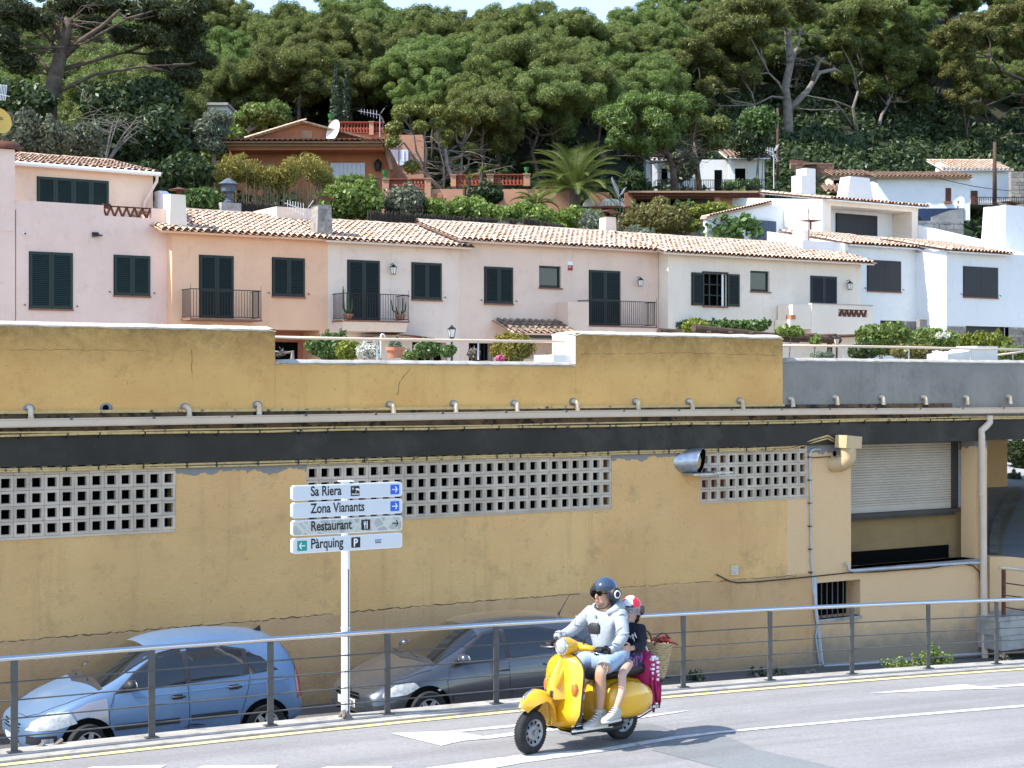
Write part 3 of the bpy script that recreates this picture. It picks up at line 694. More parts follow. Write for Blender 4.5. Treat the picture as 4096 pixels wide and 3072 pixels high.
def plate(x, z, w, h, r, y, th, mt, name, par):
    return MB().prism([(x + p, y, z + q_) for p, q_ in rrect(w, h, r)], (0, th, 0)).build(name, mt, par)
zp = lambda x, y: (1150 + x / 4.424, 1900 + y / 4.424)
DP = DS - .1
def flat(polys, par, mt, name, y):
    mb = MB()
    for p in polys: mb.prism([(a, y, b) for a, b in p], (0, .0012, 0))
    return mb.build(name, mt, par)
def arrow(x, z, s, d=1):
    f = lambda *p: [(x + d * s * a, z + s * b) for a, b in p]
    return [f((-.5, -.075), (.25, -.075), (.25, .075), (-.5, .075)), f((.02, .5), (.2, .5), (.52, 0), (.2, -.5), (.02, -.5), (.3, 0))]
m_map = None
def map_mat():
    m, t, b, g = base_mat('printed_map'); P = g.outputs['Position']
    vo = nd(t, 'ShaderNodeTexVoronoi', Scale=9., feature='DISTANCE_TO_EDGE'); t.links.new(P, vo.inputs['Vector'])
    v2 = nd(t, 'ShaderNodeTexVoronoi', Scale=9.); t.links.new(P, v2.inputs['Vector'])
    c = ramp(t, v2.outputs['Color'], [(.2, (.36, .38, .35)), (.6, (.48, .48, .43)), (.9, (.54, .54, .48))]).outputs[0]
    c = mixc(t, ramp(t, noise(t, P, 40, 3), [(.45, 0.), (.6, .3)]).outputs[0], c, (.34, .36, .33))
    c = mixc(t, ramp(t, vo.outputs['Distance'], [(.06, 1.), (.09, 0.)]).outputs[0], c, (.56, .56, .5))
    t.links.new(c, b.inputs['Base Color']); b.inputs['Roughness'].default_value = .45; return m
m_map = map_mat()
rows = [('Sa Riera', 192, 460), ('Zona Vianants', 495, 770), ('Restaurant', 812, 1085), ('Pàrquing', 1125, 1400)]
xl = on_y(*zp(85, 600), DP).x; xr = on_y(*zp(2030, 600), DP).x; Wd = xr - xl
for i, (tx, ya, yb) in enumerate(rows):
    zt_ = on_y(*zp(105, ya), DP).z; zb_ = on_y(*zp(105, yb), DP).z; H = zt_ - zb_
    pn = plate(xl, zb_, Wd, H, .035, DP, .05, m_signw, 'panel', sign)
    f = plate(xl + .012, zb_ + .01, Wd - .024, H - .02, .03, DP - .003, .003, m_map if i == 2 else m_signface, 'face', pn)
    me = text_mesh(tx, .155, .76, .0028); me.materials.append(m_black)
    zl_ = zb_ + H * (.29 if i != 3 else .30)
    o = link('lettering', me, pn, None, True); o.location = (xl + .16 * Wd, DP - .0045, zl_)
    cx = lambda u: xl + u * Wd
    if i < 2:
        plate(cx(.887), zb_ + H * .17, Wd * .083, H * .66, .008, DP - .0045, .001, m_blue, 'pictogram', pn)
        flat(arrow(cx(.9285), zb_ + H * .5, H * .42), pn, m_whitep, 'arrow', DP - .006)
    if i == 0:
        u0, s0 = cx(.52), H * .68; z0 = zb_ + H * .16
        plate(u0, z0, s0 * .98, s0, .008, DP - .0045, .001, m_iconbr, 'pictogram', pn)
        pg = [[(u0 + s0 * (.24 + .13 * math.cos(R(a) + e)), z0 + s0 * (.74 + .13 * math.sin(R(a) + e))) for e in (-.1, .1, 3.04, 3.24)] for a in (0, 45, 90, 135)]
        pg.append([(u0 + s0 * (.72 + .26 * math.cos(R(a))), z0 + s0 * (.55 + .22 * math.sin(R(a)))) for a in range(-12, 168, 15)])
        pg.append([(u0 + s0 * p, z0 + s0 * r_) for p, r_ in ((.52, .34), (.56, .34), (.73, .62), (.69, .62))])
        for k in (.12, .2):
            up = [(u0 + s0 * (.1 + .08 * j), z0 + s0 * (k + .02 * math.sin(j * 1.3))) for j in range(11)]; pg.append(up + [(a, b + s0 * .045) for a, b in reversed(up)])
        flat(pg, pn, m_whitep, 'symbol', DP - .006)
    if i == 2:
        u0, s0 = cx(.617), H * .68; z0 = zb_ + H * .17
        plate(u0, z0, s0 * .98, s0, .008, DP - .0045, .001, m_iconbr, 'pictogram', pn)
        g_ = lambda *p: [(u0 + s0 * a, z0 + s0 * b) for a, b in p]
        flat([g_((.34, .1), (.42, .1), (.42, .5), (.34, .5)), g_((.27, .5), (.49, .5), (.49, .62), (.27, .62)), g_((.27, .62), (.32, .62), (.32, .85), (.27, .85)), g_((.36, .62), (.4, .62), (.4, .85), (.36, .85)), g_((.44, .62), (.49, .62), (.49, .85), (.44, .85)), g_((.58, .1), (.68, .1), (.68, .86), (.62, .86), (.57, .6))], pn, m_whitep, 'symbol', DP - .006)
        flat(arrow(cx(.935), zb_ + H * .5, H * .46), pn, m_black, 'arrow', DP - .0045)
    if i == 3:
        u0, s0 = cx(.525), H * .68; z0 = zb_ + H * .18
        plate(u0, z0, s0 * .98, s0, .008, DP - .0045, .001, m_iconbr, 'pictogram', pn)
        me = text_mesh('P', s0 * 1.05, .9, .003); me.materials.append(m_whitep); o = link('lettering', me, pn); o.location = (u0 + s0 * .22, DP - .006, z0 + s0 * .13)
        plate(cx(.042), zb_ + H * .17, Wd * .086, H * .66, .008, DP - .0045, .001, m_teal, 'pictogram', pn)
        flat(arrow(cx(.085), zb_ + H * .5, H * .42, -1), pn, m_whitep, 'arrow', DP - .006)
        plate(cx(.738), zb_ + H * .34, Wd * .068, H * .3, .004, DP - .0045, .001, m_whitep, 'sticker', pn)
        flat([[(cx(.74), zb_ + H * .56), (cx(.803), zb_ + H * .56), (cx(.806), zb_ + H * .63), (cx(.739), zb_ + H * .63)]], pn, mat('blue_scrawl', (.05, .12, .4)), 'sticker_band', DP - .006)
        rg = random.Random(2); mb = MB()
        pts = [V((cx(.745 + .055 * k / 14), DP - .006, zb_ + H * (.37 + (.16 if k % 2 else 0) + rg.uniform(-.02, .02)))) for k in range(15)]
        mb.tube(pts, .003, 4); mb.build('sticker_scrawl', m_black, pn)
# ---------------------------------------------------------------- house row behind the plaza
r1 = lambda x, y: (x / 1.8436, 500 + y / 1.8436)
r2 = lambda x, y: (1000 + x / 2.011, 700 + y / 2.011)
r3 = lambda x, y: (2000 + x / 2.011, 700 + y / 2.011)
r4 = lambda x, y: (3000 + x / 1.843, 600 + y / 1.843)
def rz(f, x0, y0, x1, y1, d): return rect(*f(x0, y0), *f(x1, y1), d)
m_tile = mat('clay_tile', (.58, .45, .34), (.46, .29, .19), 1.1, .85, rand=.2, dirt=(.30, .24, .19), dscale=4, dlo=.58, dhi=.75, lo=.4, hi=.75)
m_tileold = mat('old_clay_tile', (.30, .21, .15), (.20, .14, .10), 1.1, .9, rand=.3, dirt=(.15, .14, .12), dscale=4, dlo=.5, dhi=.7)
m_chan = mat('clay_channel', (.24, .11, .075), (.17, .08, .055), 3, .9)
def house_wall_mat(name, c, c2, st): return wall_mat(name, c, c2, st, bump=.25)
m_pink = house_wall_mat('pink_limewash', (0.816, 0.615, 0.524), (0.748, 0.556, 0.470), (0.626, 0.423, 0.351))
m_cream = house_wall_mat('cream_limewash', (0.826, 0.646, 0.504), (0.771, 0.585, 0.449), (0.649, 0.484, 0.377))
m_peach = house_wall_mat('peach_limewash', (0.826, 0.514, 0.333), (0.771, 0.464, 0.296), (0.649, 0.383, 0.243))
m_hwhite = house_wall_mat('offwhite_limewash', (0.826, 0.656, 0.539), (0.760, 0.600, 0.495), (0.558, 0.445, 0.368))
m_hpink = house_wall_mat('pale_pink_limewash', (0.816, 0.605, 0.485), (0.748, 0.556, 0.440), (0.592, 0.455, 0.368))
m_wwhite = house_wall_mat('warm_white_limewash', (0.860, 0.747, 0.620), (0.816, 0.685, 0.566), (0.649, 0.556, 0.467))
m_pure = house_wall_mat('white_limewash', (.80, .80, .79), (.76, .76, .75), (.64, .64, .63))
m_green = mat('dark_green_paint', (.008, .022, .018), rough=.4, rand=.1)
m_green2 = mat('bottle_green_paint', (.007, .013, .010), rough=.4, rand=.1)
m_navy = mat('black_blue_paint', (.011, .013, .018), (.018, .02, .026), 20, .5)
m_sill = mat('brick_sill', (.28, .13, .09), (.2, .1, .07), 8, .9)
m_iron = mat('black_iron', (.012, .012, .012), rough=.5)
m_glass = mat('window_glass', (.02, .025, .03), rough=.08, spec=.6)
m_lampg = mat('frosted_glass', (.75, .74, .7), rough=.3)
m_terra = mat('terracotta', (.50, .20, .11), (.42, .17, .1), 9, .85)
m_terrad = mat('dark_terracotta', (.20, .07, .04), (.15, .05, .03), 9, .85)
def tile_mesh(name, mt, L=.42, ra=.108, rb=.072, th=.02, n=6):
    mb = MB(); vs = []
    for (y, r) in ((0, ra), (L, rb)):
        for rr in (r, r - th):
            for k in range(n + 1):
                a = math.pi * k / n; vs.append(V((rr * math.cos(a), y, rr * math.sin(a) * .85)))
    m = n + 1; fs = []
    for k in range(n):
        fs += [(k, k+1, 2*m+k+1, 2*m+k)]
    mb.add(vs, fs); mb.cur = 1; n0 = len(mb.v); mb.f += [q for k in range(n) for q in ((m+k, 3*m+k, 3*m+k+1, m+k+1), (k, m+k, m+k+1, k+1))]; mb.mi += [1] * (2 * n); me = mb.mesh(name, [mt, m_chan], True, fixn=False); me.set_sharp_from_angle(angle=R(50)); return me
T_NEW = tile_mesh('tile', m_tile); T_OLD = tile_mesh('tile', m_tileold)
def roof(par, x0, x1, ye, ze, L, pitch, seed=1, sp=.235, tm=None, slab=m_hwhite, name='roof', rot=None, maxt=300, ridge=True, fascia=.07):
    """Mono-pitch tiled roof with its eave along X at (ye, ze); single tiles up to maxt, the rest joined."""
    tm = tm or T_NEW; rg = random.Random(seed); p = R(pitch); M = (rot or Matrix()) @ Matrix.Translation((x0, ye, ze)) @ Matrix.Rotation(p, 4, 'X')
    W = x1 - x0; rf = MB().box((0, .03, -.1), (W, L, -.1 + fascia), M).build(name, slab, par)
    nc = max(1, int(W / sp)); sp = W / nc; nr = max(1, round(L / .33)); ex = L / nr
    mb = MB()
    for i in range(nc + 1):
        cx = i * sp
        for k in range(nr):
            pts = [[M @ V((cx + sp * .5 * math.cos(a), y, -.005 + dz - .055 * math.sin(a))) for a in (0, .6, 1.57, 2.54, 3.14)] for (y, dz) in ((k * ex, .025), ((k + 1) * ex + .02, 0))]
            if 0 < i < nc or True: mb.grid(pts)
    mb.build('channel_tiles', m_chan, rf, smooth=50, kind='stuff', merge=False)
    Q = [(i, k) for k in range(nr) for i in range(nc)]
    rest = MB()
    for j, (i, k) in enumerate(Q):
        T = M @ Matrix.Translation(((i + .5) * sp + rg.uniform(-.012, .012), k * ex + rg.uniform(-.02, .02) - (.03 if k == 0 else 0), .022 + rg.uniform(0, .012))) @ Matrix.Rotation(rg.uniform(-.035, .035), 4, 'Z') @ Matrix.Rotation(-.03, 4, 'X')
        if j < maxt:
            o = bpy.data.objects.new('tile', tm); COL.objects.link(o); o.parent = rf; o.matrix_parent_inverse = wm(rf).inverted(); o.matrix_basis = T
        else:
            n0 = len(rest.v); rest.add([T @ v.co for v in tm.vertices], []); rest.f += [tuple(a + n0 for a in q.vertices) for q in tm.polygons]; rest.mi += [q.material_index for q in tm.polygons]
    if rest.v: rest.build('far_tiles', list(tm.materials), rf, smooth=50, kind='stuff', merge=False, fixn=False)
    if ridge:
        n = max(1, int(W / .36))
        for i in range(n):
            T = M @ Matrix.Translation((W * i / n - .02, L - .02, .03 + rg.uniform(-.006, .01))) @ Matrix.Rotation(-math.pi / 2, 4, 'Z') @ Matrix.Rotation(.03, 4, 'X')
            o = bpy.data.objects.new('ridge_tile', tm); COL.objects.link(o); o.parent = rf; o.matrix_parent_inverse = wm(rf).inverted(); o.matrix_basis = T
    return rf
def shutter(par, q, d, n, mt, kind='louver', sill=True, mid=None, proud=.045, hold=True):
    """Closed shutters: n leaves with frames, slats joined per leaf."""
    a, b, c, e = q; w_ = (b - a) / n
    wd = MB().box((a - .02, d - .012, c - .01), (b + .02, d + .02, e + .02)).build('window', mt, par)
    for i in range(n):
        x0, x1 = a + i * w_ + .004, a + (i + 1) * w_ - .004; fr = .075 if kind == 'louver' else .02
        mb = MB()
        if kind == 'plank':
            lf = MB().box((x0, d - proud, c), (x1, d - .013, e)).build('shutter', mt, wd)
            k = max(3, round((x1 - x0) / .11))
            for j in range(k): MB().box((x0 + (x1 - x0) * j / k + .004, d - proud - .008, c + .005), (x0 + (x1 - x0) * (j + 1) / k - .004, d - proud, e - .005)).build('plank', mt, lf)
            continue
        mb.box((x0, d - proud, c), (x0 + fr, d - .013, e)).box((x1 - fr, d - proud, c), (x1, d - .013, e))
        mb.box((x0 + fr, d - proud, c), (x1 - fr, d - .013, c + fr)).box((x0 + fr, d - proud, e - fr), (x1 - fr, d - .013, e))
        segs = [(c + fr, e - fr)]
        if mid is not None:
            zm = c + (e - c) * mid; mb.box((x0 + fr, d - proud, zm - fr * .7), (x1 - fr, d - .013, zm + fr * .7)); segs = [(c + fr, zm - fr * .7), (zm + fr * .7, e - fr)]
        lf = mb.build('shutter', mt, wd); sl_ = MB()
        for (z0, z1) in segs:
            k = max(3, int((z1 - z0) / .058)); h = (z1 - z0) / k
            for j in range(k):
                z = z0 + j * h; sl_.prism([(x0 + fr, d - .042, z + .006), (x0 + fr, d - .042, z + .016), (x0 + fr, d - .016, z + h + .004), (x0 + fr, d - .016, z + h - .006)], (x1 - x0 - 2 * fr, 0, 0))
        sl_.build('slats', mt, lf, kind='stuff', merge=False)
    if sill: MB().box((a - .03, d - .07, c - .065), (b + .03, d + .02, c - .012)).build('sill', m_sill, wd)
    if hold:
        for x in (a - .16, b + .14): MB().tube([(x, d + .01, c + .1), (x, d - .07, c + .1), (x + .015, d - .09, c + .06)], .016, 5).build('shutter_stay', m_iron, wd)
    return wd
def small_window(par, q, d, cover=False):
    a, b, c, e = q
    wd = MB().box((a, d + .14, c), (b, d + .18, e)).build('window', m_green2, par)
    MB().box((a + .08, d + .125, c + .1), (b - .1, d + .14, e - .08)).build('pane', m_glass, wd)
    MB().box((a, d + .1, c), (b, d + .14, c + .07)).box((a, d + .1, e - .07), (b, d + .14, e)).box((a, d + .1, c + .07), (a + .07, d + .14, e - .07)).box((b - .09, d + .1, c + .07), (b, d + .14, e - .07)).build('frame', m_green2, wd)
    MB().box((a - .03, d - .06, c - .05), (b + .05, d + .12, c - .003)).build('sill', m_sill, wd); return wd
def balcony(par, x0, x1, d, dep, z, h, left_in=None, slab_h=.1, slab=m_sill, sp=.1, mt=m_iron):
    bl = MB().box((x0, d - dep, z - slab_h), (x1, d + .01, z)).build('balcony', slab, par)
    y = d - dep + .04
    pts = [(x0 + .03, d, ), (x0 + .03, y), (x1 - .03, y), (x1 - .03, d)]
    for zz_, r, nm in ((z + h, .016, 'top_rail'), (z + .06, .012, 'bottom_rail')): MB().tube([(p[0], p[1], zz_) for p in pts], r, 6).build(nm, mt, bl)
    bar = MB().box((-.007, -.007, .05), (.007, .007, h)).mesh('baluster', mt)
    spots = [(x, y) for x in lin(x0 + .03, x1 - .03, int((x1 - x0) / sp))] + [(x, yy) for x in (x0 + .03, x1 - .03) for yy in lin(y, d - .05, int(dep / sp))[1:]]
    for (x, yy) in spots:
        o = bpy.data.objects.new('baluster', bar); COL.objects.link(o); o.parent = bl; o.location = (x, yy, z)
    for x in (x0 + .03, x1 - .03): MB().tube([(x, y, z), (x, y, z + h + .16)], [.014, .006], 6).build('finial_post', mt, bl)
    return bl
def zigzag(par, a, b, c, e, y, mt=m_terrad, th=.1):
    """Terracotta zigzag balustrade between a and b."""
    z = MB().box((a, y, e - .035), (b, y + th, e)).build('zigzag_balustrade', mt, par); n = max(3, round((b - a) / (.42 * (e - c)) / 2)); s = (b - a) / n
    for i in range(n):
        for (p, q_) in (((a + i * s, e - .03), (a + (i + .5) * s, c)), ((a + (i + .5) * s, c), (a + (i + 1) * s, e - .03))):
            t = V((q_[1] - p[1], 0, -(q_[0] - p[0]))).normalized() * .022
            MB().prism([V((p[0], y, p[1])) - t, V((q_[0], y, q_[1])) - t, V((q_[0], y, q_[1])) + t, V((p[0], y, p[1])) + t], (0, th, 0)).build('tile', mt, z)
    return z
def lantern(par, x, z, y, s=.3, name='lantern'):
    l = MB().tube([(x, y, z + s * .6), (x, y - .16, z + s * .75), (x, y - .2, z + s * .6)], .012, 6).build(name, m_iron, par); yc = y - .2
    MB().lathe([(.0, .62 * s), (.03, .6 * s), (.09, .42 * s), (s * .42, .32 * s), (s * .4, .28 * s)], 6, Matrix.Translation((x, yc, z))).build('cap', m_iron, l)
    MB().lathe([(s * .34, .28 * s), (s * .24, -.4 * s)], 6, Matrix.Translation((x, yc, z))).build('glass', m_lampg, l)
    mb = MB()
    for k in range(6):
        a = 6.283 * k / 6; mb.tube([(x + s * .35 * math.cos(a), yc + s * .35 * math.sin(a), z + .28 * s), (x + s * .25 * math.cos(a), yc + s * .25 * math.sin(a), z - .4 * s)], .008, 4)
    mb.lathe([(0, -.44 * s), (s * .27, -.44 * s), (s * .27, -.38 * s), (0, -.38 * s)], 6, Matrix.Translation((x, yc, z))); mb.build('frame', m_iron, l); return l
def chimney(par, base, w0, w1, h, mt, dd=.5, cap=None, z0=-.6, side=None):
    """Tapered chimney; base is the front foot centre."""
    x, y, z = base; mb = MB(); B = [(-w0/2, 0), (w0/2, 0), (w0/2, dd), (-w0/2, dd)]; k = w1 / w0
    bot = [V((x + a, y + b, z + z0)) for a, b in B]; top = [V((x + a * k, y + dd * .5 + (b - dd * .5) * .9, z + h)) for a, b in B]
    mb.add(bot + top, [(0,1,2,3), (4,5,6,7), (0,1,5,4), (1,2,6,5), (2,3,7,6), (3,0,4,7)])
    ch = mb.build('chimney', mt, par)
    if cap == 'tent':
        c = MB(); cx, cy, cz = x, y + dd / 2, z + h
        for (a, b) in ((-.2, -.15), (.2, -.15), (.2, .15), (-.2, .15)): c.tube([(cx + a, cy + b, cz - .03), (cx + a, cy + b, cz + .22)], .012, 5)
        c.add([V((cx - .45, cy - .3, cz + .2)), V((cx, cy - .3, cz + .32)), V((cx + .45, cy - .3, cz + .2)), V((cx - .45, cy + .3, cz + .2)), V((cx, cy + .3, cz + .32)), V((cx + .45, cy + .3, cz + .2))], [(0,1,4,3), (1,2,5,4)])
        c.build('chimney_cap', m_rust, ch)
    if cap == 'flat':
        c = MB(); cx, cy, cz = x, y + dd / 2, z + h; wv = w1 / 2 + .08
        for a in (-1, 1): c.box((cx + a * (wv - .16) - .02, cy - .15, cz - .02), (cx + a * (wv - .16) + .02, cy + .15, cz + .16))
        c.grid([[V((cx + u * wv * 1.1, yy, cz + .15 + .1 * math.cos(u * 1.5))) for yy in (cy - .34, cy + .34)] for u in (-1, -.6, -.2, .2, .6, 1)]); c.build('chimney_cap', m_rust, ch)
    return ch
D0 = 51.5
def xat(f, x, y, d): return on_y(*f(x, y), d).x
def zat(f, x, y, d): return on_y(*f(x, y), d).z
# ---- house 1: tall pink house at the far left
D1 = 51.9
h1 = empty('row_house', (xat(r1, 500, 1400, D1), D1, 3.3), 'tall pink house with roof terrace and dark green shutters beside a peach house', 'house')
x0 = xat(r1, 115, 1000, D1); x1 = xat(r1, 1300, 1000, D1); zt = zat(r1, 700, 588, D1)
zq = rz(r1, 765, 598, 1117, 678, D1)
mb = MB(); wall_cells(mb, x0 - 6, x1, 3.0, zt, D1, D1 + .25, [(zq[0], zq[1], zq[2], zt + .2)]); mb.build('wall', m_pink, h1)
MB().box((x0 - 6, D1 + .25, 3), (x1, D1 + 8, zq[2] - .1)).build('terrace_block', m_pink, h1)
zigzag(h1, zq[0], zq[1], zq[2], zt + .01, D1 + .06)
MB().box((zq[0] - .01, D1 + .02, zt - .02), (zq[0] + .25, D1 + .12, zt + .06)).build('rail_end', m_rust, h1)
DU = 53.6; u0 = xat(r1, 60, 400, DU); u1 = xat(r1, 1128, 400, DU); uz = zat(r1, 600, 318, DU)
MB().box((u0 - 5, DU, zq[2] - .1), (u1, DU + 5, uz)).build('upper_wall', m_cream, h1)
shutter(h1, rz(r1, 275, 400, 798, 600, DU), DU, 4, m_green, sill=False, hold=False)
roof(h1, u0 - 1, u1 + .12, DU - .28, uz - .02, 4.6, 11, 11, slab=m_cream, ridge=True)
MB().tube([(u0 - 1, DU - .33, uz - .03), (u1 + .14, DU - .33, uz - .06)], .07, 10).build('roof_gutter', m_signw, h1)
MB().tube([(u1 + .03, DU - .33, uz - .1), (u1 + .02, DU - .3, uz - .3), (u1 - .32, DU - .1, uz - 1.0), (u1 - .36, DU - .08, uz - 1.25), (u1 - .36, DU - .08, uz - 2.3)], .055, 8).build('downpipe', m_pink, h1, smooth=50)
cw = xat(r1, 1170, 520, DU - 1); za = zat(r1, 1150, 485, DU); zb = zat(r1, 1230, 575, DU - 1.5)
MB().prism([(cw + .35, D1 + .26, zb), (cw + .35, D1 + .26, zq[2] - .2), (cw + .35, DU + .3, zq[2] - .2), (cw + .35, DU + .3, za), (cw + .35, DU - .1, za)], (.28, 0, 0)).build('stair_wall', m_pure, h1)
shutter(h1, rz(r1, 217, 942, 533, 1353, D1), D1, 2, m_green); shutter(h1, rz(r1, 841, 966, 1104, 1256, D1), D1, 2, m_green)
p = on_y(*r1(700, 815), D1); mb = MB().box(p + V((-.1, -.08, .0)), p + V((.1, 0, .1))).prism([p + V((-.14, -.2, -.07)), p + V((.18, -.24, -.02)), p + V((.16, 0, .02)), p + V((-.1, 0, -.06))], (0, 0, .03)); mb.build('flood_lamp', m_iron, h1)
p = on_y(*r1(174, 802), D1); MB().tube([p, p + V((0, -.16, -.01))], .035, 8).build('camera_tube', m_signw, h1); MB().tube([p + V((0, -.155, -.01)), p + V((0, -.17, -.01))], .028, 8).build('camera_lens', m_dark, h1)
cz = zat(r1, 50, 178, D1); cx0 = xat(r1, -30, 300, D1); cx1 = xat(r1, 108, 300, D1)
ch = MB().box((cx0, D1 - .02, zt - 1), (cx1, D1 + .8, cz)).build('chimney', m_pink, h1)
MB().lathe([(0, .3), (.5, .22), (.62, .08), (.62, .0), (.5, .0)], 14, Matrix.Translation(((cx0 + cx1) / 2, D1 + .4, cz + .02))).build('chimney_cap', m_rust, ch, smooth=50)
MB().box((x0 - .01, D1 - .005, 3.2), (x0 + .012, D1 + .02, zt - .3)).build('wall_joint', m_crk, h1)
# satellite dish and aerial at the left edge
p = on_y(*r1(-12, 0), D1 + .6); sd = empty('satellite_dish', p, 'yellow satellite dish at the left edge of the picture', 'satellite dish')
Md = Matrix.Translation(p + V((0, -.1, .12))) @ V((.25, -.95, .2)).to_track_quat('Z', 'Y').to_matrix().to_4x4()
m_dish = mat('yellow_dish', (.70, .45, .10), rough=.5)
MB().lathe([(0, -.08), (.2, -.06), (.34, -.02), (.42, .02), (.42, .03), (.34, -.01), (.2, -.05), (0, -.07)], 24, Md).build('dish', m_dish, sd, smooth=40)
MB().tube([p + V((0, .03, -1.2)), p + V((0, .03, 1.1))], .03, 8).build('mast', m_conduitg, sd)
me = text_mesh('ves', .2, .9, .002); me.materials.append(m_black); o = link('lettering', me, sd); o.matrix_basis = Md @ Matrix.Translation((-.12, .02, .05)) @ Matrix.Rotation(R(-90), 4, 'X') @ Matrix.Rotation(R(180), 4, 'Z') @ Matrix.Rotation(R(180), 4, 'Z')
mb = MB()
for k in range(5): a = p + V((-.05 + k * .05, -.2, .75)); mb.tube([a, a + V((.06, 0, .5))], .012, 5)
mb.tube([p + V((-.1, -.2, .95)), p + V((.3, -.2, .9))], .014, 5); mb.build('aerial', m_signw, sd)
# ---- house 2: peach
h2 = empty('row_house', (xat(r1, 1700, 1400, D0), D0, 3.3), 'peach house with dark shuttered balcony door between pink and white houses', 'house')
x0 = xat(r1, 1268, 1100, D0); x1 = xat(r2, 625, 900, D0); ze = on_y(1000, 941, D0).z
por = (xat(r2, 190, 1300, D0), xat(r2, 560, 1300, D0), 3.0, zat(r2, 380, 1247, D0))
mb = MB(); wall_cells(mb, x0, x1, 3.0, ze + .12, D0, D0 + 6, [por], back=True); mb.build('wall', m_peach, h2)
MB().box((por[0] - .1, D0 + 1.3, 3), (por[1] + .1, D0 + 1.4, por[3])).build('porch_wall', m_terra, h2)
a = rz(r2, 190, 1345, 383, 1480, D0 + 1.25); MB().box((a[0], D0 + 1.24, 3.2), (a[1], D0 + 1.31, a[3])).build('garage_door', m_dark, h2)
roof(h2, x0 - .5, x1 - .12, D0 - .36, ze, 3.8, 16, 21, slab=m_peach)
shutter(h2, rz(r1, 1471, 966, 1719, 1421, D0), D0, 2, m_green2, sill=False, mid=.44, hold=False)
shutter(h2, rz(r2, 180, 670, 437, 975, D0), D0, 2, m_green2)
bz = zat(r1, 1600, 1428, D0 - .8); balcony(h2, xat(r1, 1403, 1300, D0 - .8), xat(r1, 1935, 1300, D0 - .8), D0, .8, bz, zat(r1, 1700, 1216, D0 - .8) - bz, slab_h=.06)
chimney(h2, (xat(r1, 1318, 700, D0), D0 + .03, ze + .06), .62, .52, zat(r1, 1310, 510, D0) - ze - .06, m_wwhite, .55, z0=0)
p = on_y(*r1(1320, 480), D0 + .2); MB().tube([p + V((0, 0, -.3)), p + V((0, 0, 0))], .1, 8).lathe([(.36, 0), (0, .1)], 12, Matrix.Translation(p)).build('chimney_cap', m_rust, h2)
m_oldch = mat('stained_plaster', (.38, .35, .31), (.2, .19, .17), 3, .95, dirt=(.1, .09, .08), dscale=7, dlo=.5, dhi=.7, bump=.5)
chimney(h2, (xat(r2, 607, 480, D0), D0 + .03, ze - .1), .62, .5, zat(r2, 590, 238, D0) - ze + .1, m_oldch, .6, 'tent', z0=0)
y3 = D0 + 2.6; a = on_y(*r2(215, 390), y3); b = on_y(*r2(505, 390), y3); zt = on_y(*r2(360, 262), y3).z
mb = MB(); mb.box((a.x, y3, ze), (b.x, y3 + 2, zt)); mb.build('roof_light', m_hwhite, h2)
def aerial(name, label, base, h, arms, boom, m=m_signw, mast=m_conduitg, pan=None):
    a = empty(name, base, label, 'aerial'); MB().tube([base, base + V((0, 0, h))], .022, 6).build('mast', mast, a)
    t = base + V((0, 0, h)); bd = V(boom); mb = MB(); mb.tube([t, t + bd], .014, 5); n = arms
    for k in range(n):
        q = t + bd * (.15 + .85 * k / n); w_ = .12 + .1 * (1 - k / n); mb.tube([q - V((0, 0, w_)), q + V((0, 0, w_))], .009, 4)
    mb.build('boom', m, a); mb = MB()
    for s in (-1, 1):
        o_ = t + V((.05, -.02, s * .1)); sd_ = V((.25 * (1 if pan is None else pan), .1, s * .28))
        mb.tube([o_, o_ + sd_], .012, 4)
        for k in range(5): q = o_ + sd_ * (k / 4); mb.tube([q + V((-.1, -.25, 0)), q + V((.1, .25, 0))], .008, 4)
    mb.build('reflector', m, a); return a
aerial('tv_aerial', 'white television aerial lying low before the grey roof light of the peach house', on_y(*r2(455, 380), D0 + 2.2), .42, 7, (-.85, 0, .22))
# ---- house 3
h3 = empty('row_house', (xat(r2, 1100, 1400, D0), D0, 3.3), 'off white house with potted plants on its iron balcony', 'house')
x0, x1 = x1 + .002, xat(r2, 1685, 900, D0); z3e = zat(r2, 1200, 556, D0)
ops = [rz(r2, 905, 1345, 1060, 1500, D0), rz(r2, 1305, 1345, 1580, 1500, D0)]
mb = MB(); wall_cells(mb, x0, x1, 3.0, z3e + .1, D0, D0 + 6, ops); mb.build('wall', m_hwhite, h3)
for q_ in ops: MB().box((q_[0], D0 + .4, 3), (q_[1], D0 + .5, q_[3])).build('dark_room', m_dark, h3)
roof(h3, x0 - .25, x1 + .3, D0 - .42, z3e, 3.6, 16, 31, slab=m_hwhite)
shutter(h3, rz(r2, 785, 690, 1040, 1165, D0), D0, 2, m_green2, sill=False, hold=False); shutter(h3, rz(r2, 1301, 710, 1538, 1000, D0), D0, 2, m_green2)
bz = zat(r2, 1000, 1170, D0 - .9); ba, bb = xat(r2, 755, 1000, D0 - .9), xat(r2, 1285, 1000, D0 - .9)
b3 = balcony(h3, ba, bb, D0, .9, bz, zat(r2, 1000, 957, D0 - .9) - bz, slab_h=.05)
MB().prism([(ba + .05, D0 - .85, bz - .055), (ba + .05, D0, bz - .055), (ba + .05, D0, bz - .45), (ba + .05, D0 - .7, bz - .38)], (bb - ba - .1, 0, 0)).build('balcony_soffit', m_hwhite, b3)
p = on_y(*r2(1132, 768), D0); lantern(h3, p.x, p.z, D0, .34)
mb = MB(); ca, cb = on_y(*r2(900, 1310), D0 - .3), on_y(*r2(1450, 1318), D0 - .3); n = 12
